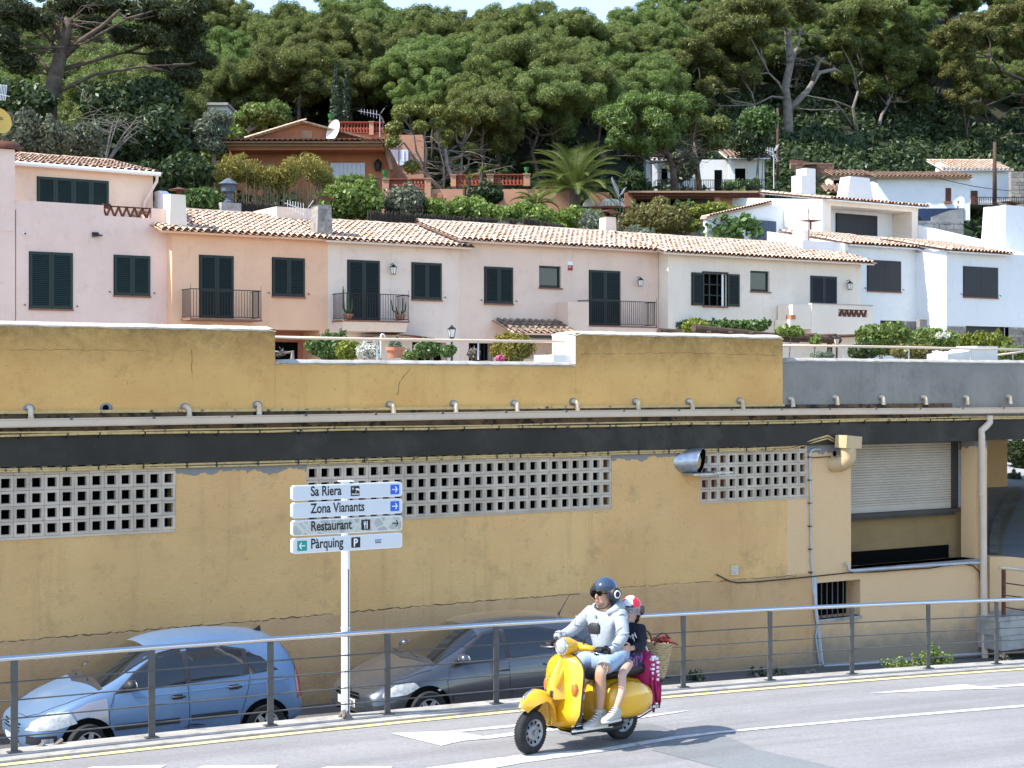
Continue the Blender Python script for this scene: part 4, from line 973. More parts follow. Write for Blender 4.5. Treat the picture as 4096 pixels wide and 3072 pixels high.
mb.grid([[V((ca.x + (cb.x - ca.x) * k / n, y, ca.z + .13 * math.sin(math.pi * k / n))) for y in (D0, D0 - .7)] for k in range(n + 1)]); mb.build('door_canopy', m_sill, h3)
a = rz(r2, 1253, 1397, 1285, 1435, D0); MB().box((a[0], D0 - .03, a[2]), (a[1], D0, a[3])).build('meter_box', m_kerb, h3)
# ---- house 4
h4 = empty('row_house', (xat(r3, 600, 1400, D0), D0, 3.3), 'pale pink house with tiled porch and balcony between the two white houses', 'house')
x0, x1 = x1 + .002, xat(r3, 1272, 900, D0); z4e = zat(r3, 600, 577, D0)
hs = rz(r3, 314, 732, 492, 908, D0); hd4 = rz(r2, 1760, 1352, 1960, 1500, D0); hp4 = rz(r3, 160, 1290, 500, 1480, D0)
mb = MB(); wall_cells(mb, x0, x1, 3.0, z4e + .1, D0, D0 + 6, [hs, hd4, hp4]); mb.build('wall', m_hpink, h4)
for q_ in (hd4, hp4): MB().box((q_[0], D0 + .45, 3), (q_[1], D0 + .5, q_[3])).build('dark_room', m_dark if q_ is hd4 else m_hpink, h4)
for k in range(7): x = hd4[0] + (hd4[1] - hd4[0]) * (k + .5) / 7; MB().tube([(x, D0 + .05, 3.2), (x, D0 + .05, hd4[3])], .012, 5).build('window_bar', m_iron, h4)
small_window(h4, hs, D0)
roof(h4, x0 - .2, x1 + .35, D0 - .42, z4e, 3.3, 16, 41, slab=m_hpink)
shutter(h4, rz(r2, 1886, 744, 2112, 1032, D0), D0, 2, m_green2); shutter(h4, rz(r3, 718, 772, 964, 1208, D0), D0, 2, m_green2, sill=False, hold=False, mid=.45)
bz = zat(r3, 900, 1212, D0 - .75); ba, bb = xat(r3, 715, 1100, D0 - .75), xat(r3, 1268, 1100, D0 - .75)
b4 = balcony(h4, ba, bb, D0, .75, bz, zat(r3, 1000, 1015, D0 - .75) - bz, slab_h=.05)
MB().box((ba + .02, D0 - .72, bz - .5), (bb - .05, D0 - .002, bz - .053)).build('balcony_base', m_hpink, b4)
MB().box((ba - .95, D0 - .76, bz - .5), (ba - .01, D0 - .003, bz + .86)).build('balcony_parapet', m_hpink, b4)
p = on_y(*r3(1106, 868), D0); lantern(h4, p.x, p.z, D0, .32)
a = rz(r3, 541, 696, 581, 768, D0)
s = MB().box((a[0], D0 - .03, a[2]), (a[1], D0, a[3])).build('alarm_sign', m_whitep, h4)
MB().box((a[0], D0 - .034, a[2]), (a[1], D0 - .0305, a[2] + .58 * (a[3] - a[2]))).build('red_band', mat('red_print', (.35, .02, .03), rough=.5), s)
me = text_mesh('AIM', .09, .8); me.materials.append(m_whitep); o = link('lettering', me, s); o.location = (a[0] + .03, D0 - .036, a[2] + .1)
pr = roof(h4, xat(r3, 100, 1230, D0 - 1.2), xat(r3, 610, 1230, D0 - 1.2), D0 - 1.3, zat(r3, 300, 1268, D0 - 1.3), 1.35, 21, 44, slab=m_hpink, tm=T_OLD, ridge=False, name='porch_roof', sp=.27)
MB().box((xat(r3, 160, 1300, D0 - 1.1), D0 - 1.15, zat(r3, 300, 1312, D0 - 1.2)), (xat(r3, 580, 1300, D0 - 1.1), D0 - 1.0, zat(r3, 300, 1272, D0 - 1.2))).build('porch_beam', m_counter, h4)
chimney(h4, (xat(r3, 895, 480, D0 + 3), D0 + 3.0, z4e + .9), .6, .5, zat(r3, 895, 338, D0 + 3) - z4e - .9, m_hwhite, .5, 'tent')
aerial('tv_aerial', 'tall television aerial mast behind the ridge before the palm', on_y(*r3(965, 520), D0 + 3.8), on_y(*r3(965, 175), D0 + 3.8).z - on_y(*r3(965, 520), D0 + 3.8).z, 9, (-.45, 0, .75), m=m_conduitg, mast=m_green2, pan=1)
# ---- house 5
D5 = 50.9
h5 = empty('row_house', (xat(r4, 100, 1300, D5), D5, 3.3), 'low white house with open shutters and a zigzag balcony wall', 'house')
x0, x1 = xat(r3, 1353, 900, D5), xat(r4, 818, 1000, D5); z5e = on_y(3050, 1032, D5).z
ho = rz(r3, 1634, 795, 1824, 1052, D5); hs = rz(r3, 2013, 772, 2168, 938, D5)
mb = MB(); wall_cells(mb, x0, x1, 3.0, z5e + .1, D5, D5 + 7, [ho, hs]); mb.build('wall', m_wwhite, h5); small_window(h5, hs, D5)
wd = MB().box((ho[0], D5 + .3, ho[2]), (ho[1], D5 + .34, ho[3])).build('window', m_dark, h5)
mb = MB()
for k in range(4): x = ho[0] + (ho[1] - ho[0]) * k / 3; mb.box((x - .03, D5 + .1, ho[2]), (x + .03, D5 + .16, ho[3]))
for k in range(4): z = ho[2] + (ho[3] - ho[2]) * k / 3; mb.box((ho[0], D5 + .11, z - .02), (ho[1], D5 + .15, z + .02))
mb.build('frame', m_green2, wd); MB().box((ho[1] - .22, D5 + .05, ho[2]), (ho[1] - .12, D5 + .07, ho[3])).build('curtain', m_whitep, wd)
MB().box((ho[0] - .05, D5 - .05, ho[3]), (ho[1] + .05, D5, ho[3] + .08)).build('lintel', m_green2, wd); MB().box((ho[0] - .03, D5 - .07, ho[2] - .07), (ho[1] + .03, D5, ho[2] - .003)).build('sill', m_sill, wd)
wL = xat(r3, 1540, 900, D5); wR = xat(r3, 1920, 900, D5)
for q_ in ((wL, ho[0], ho[2], ho[3]), (ho[1], wR, ho[2], ho[3])): shutter(h5, q_, D5 - .03, 1, m_green2, sill=False, hold=False)
roof(h5, x0 - .45, x1 + .42, D5 - .42, z5e, 3.4, 16, 51, slab=m_wwhite)
shutter(h5, rz(r4, 446, 933, 636, 1139, D5), D5, 2, m_navy, sill=False, hold=False)
p = on_y(*r4(712, 1005), D5); lantern(h5, p.x, p.z, D5, .36)
D5b = D5 - 1.0; a = rz(r4, 455, 1141, 905, 1362, D5b); zq = rz(r4, 652, 1176, 865, 1231, D5b)
mb = MB(); wall_cells(mb, a[0], a[1], a[2], a[3], D5b, D5b + .18, [zq]); b5 = mb.build('balcony_wall', m_wwhite, h5)
MB().box((a[0], D5b - .03, a[3]), (a[1], D5b + .2, a[3] + .03)).build('coping', m_kerb, b5)
zigzag(h5, zq[0], zq[1], zq[2], zq[3], D5b + .03); MB().box((a[0], D5b + .181, a[2]), (a[1], D5 - .002, a[2] + .2)).build('balcony_slab', m_wwhite, h5)
MB().box((zq[0], D5b + .6, zq[2] - .1), (zq[1], D5b + .62, zq[3] + .1)).build('balcony_back', m_pure, h5)
e = xat(r4, 300, 1250, D5b); MB().prism([(e, D5b + .04, a[2] + .2), (a[0] - .002, D5b + .04, a[2] + .2), (a[0] - .002, D5b + .04, a[3] - .02), (e + .15, D5b + .04, a[3] - .06), (e + .15, D5b + .04, zat(r4, 340, 1245, D5b)), (e, D5b + .04, zat(r4, 310, 1248, D5b))], (0, .9, 0)).build('stair_wall', m_wwhite, h5)
q_ = rz(r4, 303, 1216, 336, 1247, D5b); MB().box((q_[0], D5b, q_[2]), (q_[1], D5b + .3, q_[3])).build('planter', m_terra, h5)
chimney(h5, (xat(r4, 418, 740, D5 + 3.6), D5 + 3.6, z5e + .9), 1.05, .55, zat(r4, 440, 590, D5 + 3.6) - z5e - .9, m_wwhite, .6)
p = on_y(*r4(447, 588), D5 + 3.8); MB().tube([p, p + V((0, 0, .4))], .05, 8).box(p + V((-.38, -.3, .38)), p + V((.38, .3, .42))).build('chimney_cap', m_rust, h5)
aerial('tv_aerial', 'rusty television aerial on the grey chimney before the white loggia', on_y(*r4(433, 720), D5 + 3.5), on_y(*r4(433, 430), D5 + 3.5).z - on_y(*r4(433, 720), D5 + 3.5).z, 3, (-.5, 0, .2), mast=m_rust)
# ---- house 6: white house on the right, two levels
D6 = 52.4; D6b = 50.6; D6u = 58.0
h6 = empty('white_house', (xat(r4, 1400, 1300, D6), D6, 3.3), 'large white house at the right with three chimneys and dark plank shutters', 'house')
x0 = x1 + .25; xm = xat(r4, 1240, 1000, D6); xr = xat(r4, 2300, 1000, D6b); z6 = zat(r4, 980, 705, D6 - .3); z6b = zat(r4, 1680, 752, D6b - .3)
gz6 = zat(r4, 1000, 1258, D6)
mb = MB(); wall_cells(mb, x0 - 2.2, xm, 3, z6 + .05, D6, D6 + 5.4, [rz(r4, 960, 1258, 1150, 1400, D6)]); mb.build('wall', m_pure, h6)
xm2 = xat(r4, 1447, 1000, D6b); ho = rz(r4, 1590, 1300, 1905, 1420, D6b)
mb = MB(); wall_cells(mb, xm2, xr, 3, z6b + .03, D6b, D6b + 6, [ho]); mb.build('wall', m_pure, h6)
for q_, dd in ((rz(r4, 960, 1258, 1150, 1400, D6), D6), (ho, D6b)): shutter(h6, q_, dd + .3, 3, m_navy, 'plank', False, hold=False)
shutter(h6, rz(r4, 864, 818, 1109, 1040, D6), D6, 2, m_navy, 'plank'); shutter(h6, rz(r4, 1572, 865, 1824, 1084, D6b), D6b, 2, m_navy, 'plank')
roof(h6, xat(r4, 738, 690, D6 - .3), xm2 + .2, D6 - .36, z6, 4.6, 11, 61, slab=m_pure, ridge=True); roof(h6, xm2 - .12, xat(r4, 1925, 745, D6b - .3), D6b - .36, z6b, 4.2, 11, 62, slab=m_pure, ridge=False)
vg = xat(r4, 738, 690, D6 - .3); MB().prism([(vg - .02, D6 - .2, z6 - .3), (vg - .02, D6 - .2, z6 - .03), (vg - .02, D6 + 4.8, z6 + .9), (vg - .02, D6 + 4.8, 4)], (-.2, 0, 0)).build('gable_wall', m_pure, h6)
# stone base on the right
m_stone = mat('rubble_stone', (.30, .27, .24), (.20, .18, .16), 6, .95, rand=.3)
m_mortar = mat('lime_mortar', (.35, .32, .28), (.25, .22, .19), 5, .95)
def rubble(par, x0, x1, z0, z1, y, seed, mt=m_stone, hmean=.16, name='stone_facing', holes=()):
    rg = random.Random(seed); back = MB().box((x0, y - .02, z0), (x1, y + .2, z1)).build(name, m_mortar, par); z = z0; out = []
    while z < z1 - .03:
        h = min(rg.uniform(.7, 1.3) * hmean, z1 - z); x = x0
        while x < x1 - .03:
            w_ = min(rg.uniform(1., 2.6) * hmean, x1 - x)
            if not any(a < x + w_ / 2 < b and c < z + h / 2 < d for a, b, c, d in holes): out.append((x, z, w_, h))
            x += w_
        z += h
    for (x, z, w_, h) in out[:300]:
        j = lambda: rg.uniform(-.012, .012); g = .012; yy = y - .03 - rg.uniform(.0, .03); f = [V((x + g + j(), yy, z + g + j())), V((x + w_ - g + j(), yy, z + g + j())), V((x + w_ - g + j(), yy, z + h - g + j())), V((x + g + j(), yy, z + h - g + j()))]
        MB().prism(f, (0, .07, 0)).build('stone', mt, back, fixn=True)
    return back
rubble(h6, xat(r4, 1152, 1280, D6), xm + .2, 3.3, gz6, D6 - .001, 5); rubble(h6, xm2 + .02, ho[0], 3.3, zat(r4, 1500, 1300, D6b), D6b - .001, 6); rubble(h6, ho[1], xr, 3.3, zat(r4, 1950, 1308, D6b), D6b - .001, 7)
# upper storey with loggia
ux0, ux1 = xat(r4, 556, 500, D6u), xat(r4, 1237, 500, D6u); uz = zat(r4, 900, 385, D6u - .3); lg = rz(r4, 597, 432, 1194, 700, D6u)
mb = MB(); wall_cells(mb, ux0, ux1, z6, uz + .02, D6u, D6u + 1.3, [lg]); mb.build('loggia_wall', m_wwhite, h6)
MB().box((ux0 + .003, D6u + 1.31, z6), (ux1 - .003, D6u + 9, uz)).build('upper_wall', m_pure, h6)
MB().prism([(ux0 - .01, D6u + 1.4, z6), (ux0 - .01, D6u + 9.5, z6), (ux0 - .01, D6u + 9.5, uz + 1.0), (ux0 - .01, D6u + 0, uz - .02), (ux0 - .01, D6u + 0, z6)], (-.2, 0, 0)).build('gable_wall', m_pure, h6)
shutter(h6, rz(r4, 633, 478, 935, 700, D6u + 1.3), D6u + 1.3, 2, m_navy, 'plank', False); q_ = rz(r4, 1114, 468, 1160, 700, D6u + 1.25); MB().box((q_[0], D6u + 1.2, q_[2]), (q_[1], D6u + 1.3, q_[3])).build('loggia_opening', m_iron, h6)
roof(h6, ux0 - .12, ux1 + .35, D6u - .4, uz, 5, 9, 63, slab=m_pure)
MB().box((xat(r4, 700, 640, D6 + 4), D6 + 4.7, z6 + .6), (xat(r4, 1380, 660, D6 + 4), D6 + 5, zat(r4, 1000, 640, D6 + 4.7))).build('terrace_parapet', m_hwhite, h6)
a = on_y(*r4(447, 325), D6u + 2.5); MB().box((a.x - .62, a.y, a.z - .5), (a.x - .02, a.y + .7, on_y(*r4(400, 185), D6u + 2.5).z)).box((a.x - .3, a.y - .01, a.z - .5), (a.x + .32, a.y + .71, on_y(*r4(440, 135), D6u + 2.5).z)).build('chimney', m_pure, h6)
a = on_y(*r4(815, 340), D6u + 3); chimney(h6, (a.x, a.y, a.z), 2.1, 1.35, on_y(*r4(800, 198), D6u + 3).z - a.z, m_pure, .8)
a = on_y(*r4(1930, 740), D6b + 2.5); tz = on_y(*r4(1880, 412), D6b + 2.5).z
chimney(h6, (a.x - .1, a.y - .4, a.z), 1.75, 1.4, tz - a.z, m_pure, 1.5, 'flat')
gx = xat(r4, 1880, 700, D6b + 2.2)
MB().prism([(gx - .3, D6b + .3, z6b - .1), (gx - .3, D6b + 3.4, z6b - .1), (gx - .3, D6b + 8.5, z6b + 1.0), (gx - .3, D6b + 8.5, z6b + 2.3), (gx - .3, D6b + 3.4, z6b + 1.0)], (.5, 0, 0)).build('side_wall', m_pure, h6)
b6 = MB().box(on_y(*r4(1252, 1305), D6b), on_y(*r4(1306, 1250), D6b) + V((0, .2, 0))).build('post_box', m_stone, h6)
# blue wooden doors and low wall of the white house, left side
D7 = 60.5; q_ = rz(r4, 20, 520, 195, 705, D7)
gd = empty('garden_door', (q_[0], D7, q_[2]), 'blue grey plank garden door half hidden by the fig tree', 'door')
m_bluew = mat('blue_plank_paint', (.07, .10, .16), (.05, .075, .12), 8, .7)
n = 9
for k in range(n): x = q_[0] + (q_[1] - q_[0]) * k / n; MB().box((x + .01, D7, q_[2] - 1), (x + (q_[1] - q_[0]) / n - .01, D7 + .05, q_[3])).build('plank', m_bluew, gd)
w7 = empty('garden_wall', (q_[0], D7 + .4, q_[2]), 'white garden wall with sloping tiled coping behind the fig tree', 'wall')
pa, pb, pc = on_y(*r3(1650, 355), D7 + .3), on_y(*r3(2150, 240), D7 + .3), on_y(*r4(250, 700), D7 + .3)
MB().prism([(pa.x, D7 + .2, 8), (pc.x, D7 + .2, 8), (pc.x, D7 + .2, pb.z), (pb.x, D7 + .2, pb.z), (pa.x, D7 + .2, pa.z)], (0, .25, 0)).build('wall', m_pure, w7)
cp = MB().prism([pa + V((-.1, -.25, 0)), pb + V((.1, -.25, 0)), pb + V((.1, -.25, .1)), pa + V((-.1, -.25, .1))], (0, .5, 0)).build('coping', m_tile, w7)
for k in range(22):
    o = bpy.data.objects.new('tile', T_NEW); COL.objects.link(o); o.parent = cp; o.matrix_parent_inverse = wm(cp).inverted(); o.location = pa.lerp(pb, (k + .5) / 22) + V((0, -.33, .12)); o.scale = (.9, 1.6, 1.)
# ---------------------------------------------------------------- rails, lamps, pots on the plaza
def plaza_rail(label, pts, posts, d):
    q = [on_y(x, y, d) for x, y in pts]; r_ = empty('parapet_rail', q[0], label, 'railing')
    MB().tube(q, .021, 8).build('handrail', m_gutter, r_, smooth=True)
    for (x, y0, y1) in posts: MB().tube([on_y(x, y0, d), on_y(x, y1, d)], .012, 6).build('post', m_conduitg, r_)
    return r_
plaza_rail('thin pipe rail over the low parapet between the two high ochre walls', [r2(200, 1305), r2(1040, 1322), r3(0, 1335), r3(570, 1341)], [(*r2(1025, 1322), 1440), (*r2(1837, 1332), 1440)], DW + .3)
z9 = lambda x, y: (3000 + x / 2.0182, 1200 + y / 2.0182)
plaza_rail('thin pipe rail along the grey parapet at the right', [z9(268, 368), z9(760, 372), z9(1300, 382), z9(1800, 395), z9(2300, 400)], [(*z9(757, 372), 1432), (*z9(1283, 380), 1436), (*z9(1783, 395), 1438)], DW + .3)
plaza_rail('short sloping pipe rail right of the white seat', [z9(1915, 455), z9(2120, 430), z9(2240, 412)], [(*z9(2122, 430), 1438)], DW + 1.2)
def street_lamp(label, f, x, y0, y1, d, s=.36, lit=m_lampg):
    b = on_y(*f(x, y1), d); l = empty('street_lamp', (b.x, d, 3.3), label, 'street lamp', 'lantern posts on the plaza'); z = on_y(*f(x, (y0 + y1) / 2), d).z
    h = on_y(*f(x, y0), d).z - on_y(*f(x, y1), d).z; s = h / 1.5
    MB().tube([(b.x, d, 3.3), (b.x, d, z - s * .7)], [.05, .035], 8).build('post', m_iron, l)
    MB().lathe([(.05, -.72 * s), (s * .3, -.6 * s), (s * .3, -.55 * s), (.0, -.55 * s)], 8, Matrix.Translation((b.x, d, z))).build('bracket', m_iron, l)
    MB().lathe([(s * .28, -.55 * s), (s * .46, .3 * s)], 4, Matrix.Translation((b.x, d, z)) @ Matrix.Rotation(.5, 4, 'Z')).build('glass', lit, l)
    MB().lathe([(s * .55, .3 * s), (s * .52, .36 * s), (s * .2, .6 * s), (s * .1, .62 * s), (s * .1, .74 * s), (0, .8 * s)], 4, Matrix.Translation((b.x, d, z)) @ Matrix.Rotation(.5, 4, 'Z')).build('cap', m_iron, l)
    mb = MB()
    for k in range(4):
        a = .5 + 1.5708 * k; mb.tube([(b.x + s * .29 * math.cos(a), d + s * .29 * math.sin(a), z - .55 * s), (b.x + s * .47 * math.cos(a), d + s * .47 * math.sin(a), z + .3 * s)], .012, 4)
    mb.build('frame', m_iron, l); return l
street_lamp('white glass lantern post before the pale pink house', r2, 1623, 1208, 1320, 46)
street_lamp('low white glass lantern among the yellow shrubs', r2, 796, 1320, 1392, 44)
m_amber = mat('amber_glass', (.72, .55, .40), rough=.3)
street_lamp('peach glass lantern post beside the wooden pergola', z9, 700, 290, 370, 44, lit=m_amber)
def pot(label, f, x, y0, y1, wpx, d, mt=m_terra):
    b = on_y(*f(x, y1), d); t = on_y(*f(x, y0), d); w_ = (on_y(*f(x + wpx / 2, y1), d) - on_y(*f(x - wpx / 2, y1), d)).length / 2; h = t.z - b.z
    p = empty('flower_pot', b, label, 'flower pot')
    MB().lathe([(0, 0), (w_ * .68, 0), (w_ * .88, h * .68), (w_ * 1., h * .68), (w_ * 1.02, h), (w_ * .9, h), (w_ * .85, h * .8), (0, h * .8)], 20, Matrix.Translation(b)).build('pot', mt, p, smooth=35)
    return p, b, w_, h
pot('terracotta pot with pale grass standing on the low parapet', r2, 1168, 1385, 1470, 138, DW + .42)
p, b, w_, h = pot('left terracotta pot with a cactus on the iron balcony', r2, 790, 1118, 1160, 76, D0 - .62)
mb = MB()
for (a, c) in ((0, .75), (-.18, .95), (.14, .55)): mb.tube([b + V((a * .3, 0, h)), b + V((a, 0, h + .2)), b + V((a * 1.1, 0, h + c))], [.03, .045, .02], 6)
mb.build('cactus', mat('cactus_skin', (.06, .10, .04), rough=.7), p, smooth=True)
p, b, w_, h = pot('right terracotta pot with a low cactus on the iron balcony', r2, 1208, 1122, 1164, 76, D0 - .62)
mb = MB()
for (a, c) in ((.1, .6), (-.15, .3), (.2, .45), (-.3, .5)): mb.tube([b + V((a * .3, 0, h)), b + V((a, 0, h + .15)), b + V((a * 1.2, 0, h + c))], [.02, .03, .015], 6)
mb.build('cactus', MATS['cactus_skin'], p, smooth=True)
pot('terracotta pot standing on the white seat at the right', z9, 1705, 395, 432, 95, DW + 1.4)
a, b = on_y(*z9(1797, 372), DW + 1.0), on_y(*z9(1965, 480), DW + 1.0); c = on_y(*z9(1560, 435), DW + 1.0)
ws = MB().prism([(c.x, DW + .9, b.z - .3), (c.x, DW + .9, c.z), (a.x - .25, DW + .9, c.z + .05), (a.x, DW + .9, c.z + .14), (a.x, DW + .9, a.z), (b.x, DW + .9, a.z), (b.x, DW + .9, b.z - .3)], (0, .5, 0)).build('masonry_seat', m_pier); tag(ws, 'stepped white masonry seat behind the grey parapet', 'seat')
p = on_y(*r2(1052, 1420), DW + .5); hk = MB().tube([on_y(*r2(1052, 1470), DW + .5), on_y(*r2(1052, 1300), DW + .5), on_y(*r2(1060, 1280), DW + .5), on_y(*r2(1075, 1283), DW + .5), on_y(*r2(1088, 1305), DW + .5)], .013, 6).build('bent_pipe', m_signw, smooth=True); tag(hk, 'white bent pipe beside the terracotta pot on the parapet', 'pipe')
# pergola of rough beams at the right end of the parapet
DPg = 45.5; a, b = on_y(*z9(230, 300), DPg), on_y(*z9(690, 312), DPg); pg = empty('pergola', (a.x, DPg, 3.3), 'rough dark wooden pergola with vine leaves behind the grey parapet', 'pergola')
m_log = mat('weathered_log', (.10, .06, .04), (.06, .035, .025), 6, .95)
MB().tube([a + V((-4, 0, .25)), a, b + V((.2, 0, -.05))], .14, 8).build('beam', m_log, pg); MB().tube([a + V((-4, 2, .2)), b + V((0, 2, 0))], .12, 8).build('beam', m_log, pg)
for k in range(9): x = a.x - 3.5 + k * 1.0; MB().tube([(x, DPg - .4, a.z + .12), (x + .1, DPg + 2.4, a.z + .14)], .05, 6).build('pole', m_log, pg)
for x in (a.x - 1, b.x - .3): MB().tube([(x, DPg, 3.3), (x, DPg, a.z)], .1, 8).build('post', m_log, pg)
# ---------------------------------------------------------------- hillside
on_t0 = on_t
def on_t(x, y, d):
    return on_y(x, y, d) if ray(x, y).y < 1 else on_t0(x, y, d)
def dep_(p): return p.x * FW.x + p.y * FW.y
zs6 = lambda x, y: (1300 + x / 1.58, 2300 + y / 1.58)
def terr(X, Y_):
    r = X * RT.x + Y_ * RT.y; t = X * FW.x + Y_ * FW.y; k = t - .6 * max(0, r)
    z = 8.2 + .19 * (k - 63) if k < 92 else 13.7 + .45 * (k - 92) if k < 113 else 23.15 + (.04 + .52 * min(1, max(0, (r - 4) / 20))) * (min(k, 152) - 113)
    if k < 63: z = 8.2 - .05 * (63 - k)
    f = min(1, max(0, (Y_ - 60.9) / .8)); return 3.2 + (z - 3.2) * f
m_hill = mat('pine_litter', (.028, .028, .014), (.022, .03, .012), .6, 1, bump=.4, bscale=4)
mb = MB(); rows = []
for i in range(70):
    Yq = 60.5 + i * .4 if i < 12 else 65.3 + (i - 12) * 3.4
    rows.append([V((x, Yq, terr(x, Yq))) for x in lin(-75, 190, 88)])
mb.grid(rows); o = mb.build('hillside', m_hill, smooth=True); o['kind'] = 'structure'
def ground_pt(x, t):
    p = on_t(x, CY, t); return V((p.x, p.y, terr(p.x, p.y)))
# ---- leaf materials
lf_pine = leaf_mat('pine_needles', (.075, .11, .027), (.26, .30, .075), .35, .022, .2)
lf_dark = leaf_mat('shade_side_pine_needles', (.024, .036, .014), (.075, .092, .028), .2, .01, .15)  # needle green darkened to hold the shade side of the big pine
lf_big = leaf_mat('aleppo_needles', (.06, .08, .02), (.22, .23, .055), .35, .01, .1)
lf_bright = leaf_mat('bright_leaves', (.09, .15, .03), (.24, .30, .07), .35)
lf_green = leaf_mat('green_leaves', (.05, .095, .025), (.14, .21, .055), .3)
lf_lime = leaf_mat('lime_leaves', (.13, .17, .02), (.30, .32, .05), .35)
lf_olive = leaf_mat('olive_leaves', (.11, .135, .09), (.24, .27, .19), .25)
lf_grey = leaf_mat('grey_green_leaves', (.07, .08, .05), (.19, .20, .13), .25)
lf_deep = leaf_mat('deep_green_leaves', (.02, .036, .013), (.075, .105, .035), .25)
lf_bamboo = leaf_mat('bamboo_leaves', (.16, .14, .03), (.33, .28, .06), .3)
lf_ochre = leaf_mat('ochre_leaves', (.13, .12, .035), (.26, .22, .07), .3)
lf_fig = leaf_mat('fig_leaves', (.05, .11, .025), (.15, .24, .06), .3)
lf_palm = leaf_mat('palm_leaves', (.07, .1, .02), (.22, .26, .07), .3)
lf_cyp = leaf_mat('cypress_leaves', (.014, .026, .012), (.04, .06, .022), .1)
lf_white = leaf_mat('white_blossom', (.5, .5, .42), (.75, .74, .66), .3)
lf_pinkf = leaf_mat('pink_blossom', (.55, .08, .2), (.7, .2, .35), .3)
lf_dry = leaf_mat('dry_twigs', (.10, .085, .065), (.22, .19, .15), .1)
m_bark = mat('pine_bark', (.12, .085, .06), (.06, .045, .035), 3, .95, bump=.8, bscale=8, dirt=(.17, .14, .11), dscale=2)
m_barkg = mat('pale_bark', (.24, .21, .18), (.14, .12, .10), 3, .95, bump=.6, bscale=8)
m_stalk = mat('bamboo_stalk', (.33, .27, .15), (.22, .19, .1), 8, .7)
# ---- pine prototypes for the wood
rg = random.Random(77); PROTO = []
for v in range(4):
    q = random.Random(100 + v); cl = []; Rc = q.uniform(3.0, 3.6); hz = q.uniform(3., 3.7); hc = q.uniform(4.9, 5.6)
    for b in range(q.randint(13, 15)):
        a = b * 2.4 + q.uniform(-.3, .3); rr = Rc * math.sqrt(b / 14.) * .85; zc = hc + hz * .62 * (1 - (rr / Rc) ** 2) + q.uniform(-1.9, .3); bc = (rr * math.cos(a), rr * math.sin(a), zc); br = q.uniform(1.1, 1.5)
        for (c, r) in blob_clumps((br, br, br * .8), 14, .43, v * 50 + b, low=-.45, hollow=.6): cl.append(((c[0] + bc[0], c[1] + bc[1], c[2] + bc[2]), r))
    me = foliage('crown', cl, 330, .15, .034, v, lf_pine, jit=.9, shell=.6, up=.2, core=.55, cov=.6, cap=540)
    tr = empty('pine_tree', (0, 0, -500), '', 'tree')
    lim = [(q.uniform(.55, .95), (q.uniform(-2, 2), q.uniform(-2, 2), hc + q.uniform(-1.5, .8)), .07) for _ in range(9)] + [(q.uniform(.35, .6), (q.uniform(-1.8, 1.8), q.uniform(-1.8, 1.8), q.uniform(3.2, 5)), .035) for _ in range(5)]
    tk = branchy('trunk', (0, 0, -.5), (q.uniform(-.6, .6), q.uniform(-.6, .6), hc + .8), .17, lim, m_bark, None, v)
    for o in (tk, link('crown', me)): o.parent = tr
    PROTO.append(tr)
cnt = 0; FOREST = 'rounded pines massed on the wooded hillside'
for k in (86, 90, 93.5, 97, 100.5, 104, 107.5, 111, 114.5, 118, 123, 128, 134, 140, 146):
    x = -420 + rg.uniform(0, 150)
    while x < 4500:
        x += rg.uniform(.8, 1.2) * 3.3 * F / k
        dx = (x - CX) / F; kk = k + rg.uniform(-1.6, 1.6); t = kk / (1 - .6 * max(0, dx))
        if k < 98 and x > 600 and not (1700 < x < 2380 and k > 91): continue
        if k < 117 and x > 2640: continue
        p = on_t0(x, CY, t); p.z = terr(p.x, p.y); s = rg.uniform(.68, .98)
        src = PROTO[cnt % 4] if cnt < 4 else PROTO[rg.randrange(4)]; o = src if cnt < 4 else copy_tree(src); cnt += 1
        o.location = p; o.rotation_euler = (0, 0, rg.uniform(0, 6.28)); o.scale = (s, s, s * rg.uniform(.9, 1.12))
        o['group'] = FOREST; o['label'] = 'rounded green pine in the dense wood covering the hillside'
# ---- undergrowth under the wood
cl = []; rg = random.Random(5)
for k in range(1400):
    kk = rg.uniform(86, 140); x = rg.uniform(-300, 4400)
    if k > 1050: kk = rg.uniform(88, 118); x = rg.uniform(2700, 4200)
    p = on_t0(x, CY, kk / (1 - .6 * max(0, (x - CX) / F))); p.z = terr(p.x, p.y); r = rg.uniform(.5, 1.1); cl.append(((p.x, p.y, p.z + r * .4), (r * 1.2, r * 1.2, r)))
tag(link('undergrowth', foliage('undergrowth', cl, 110, .3, .13, 9, lf_deep, core=.55)), kind='stuff', label='dark scrub filling the ground between the pine trunks')
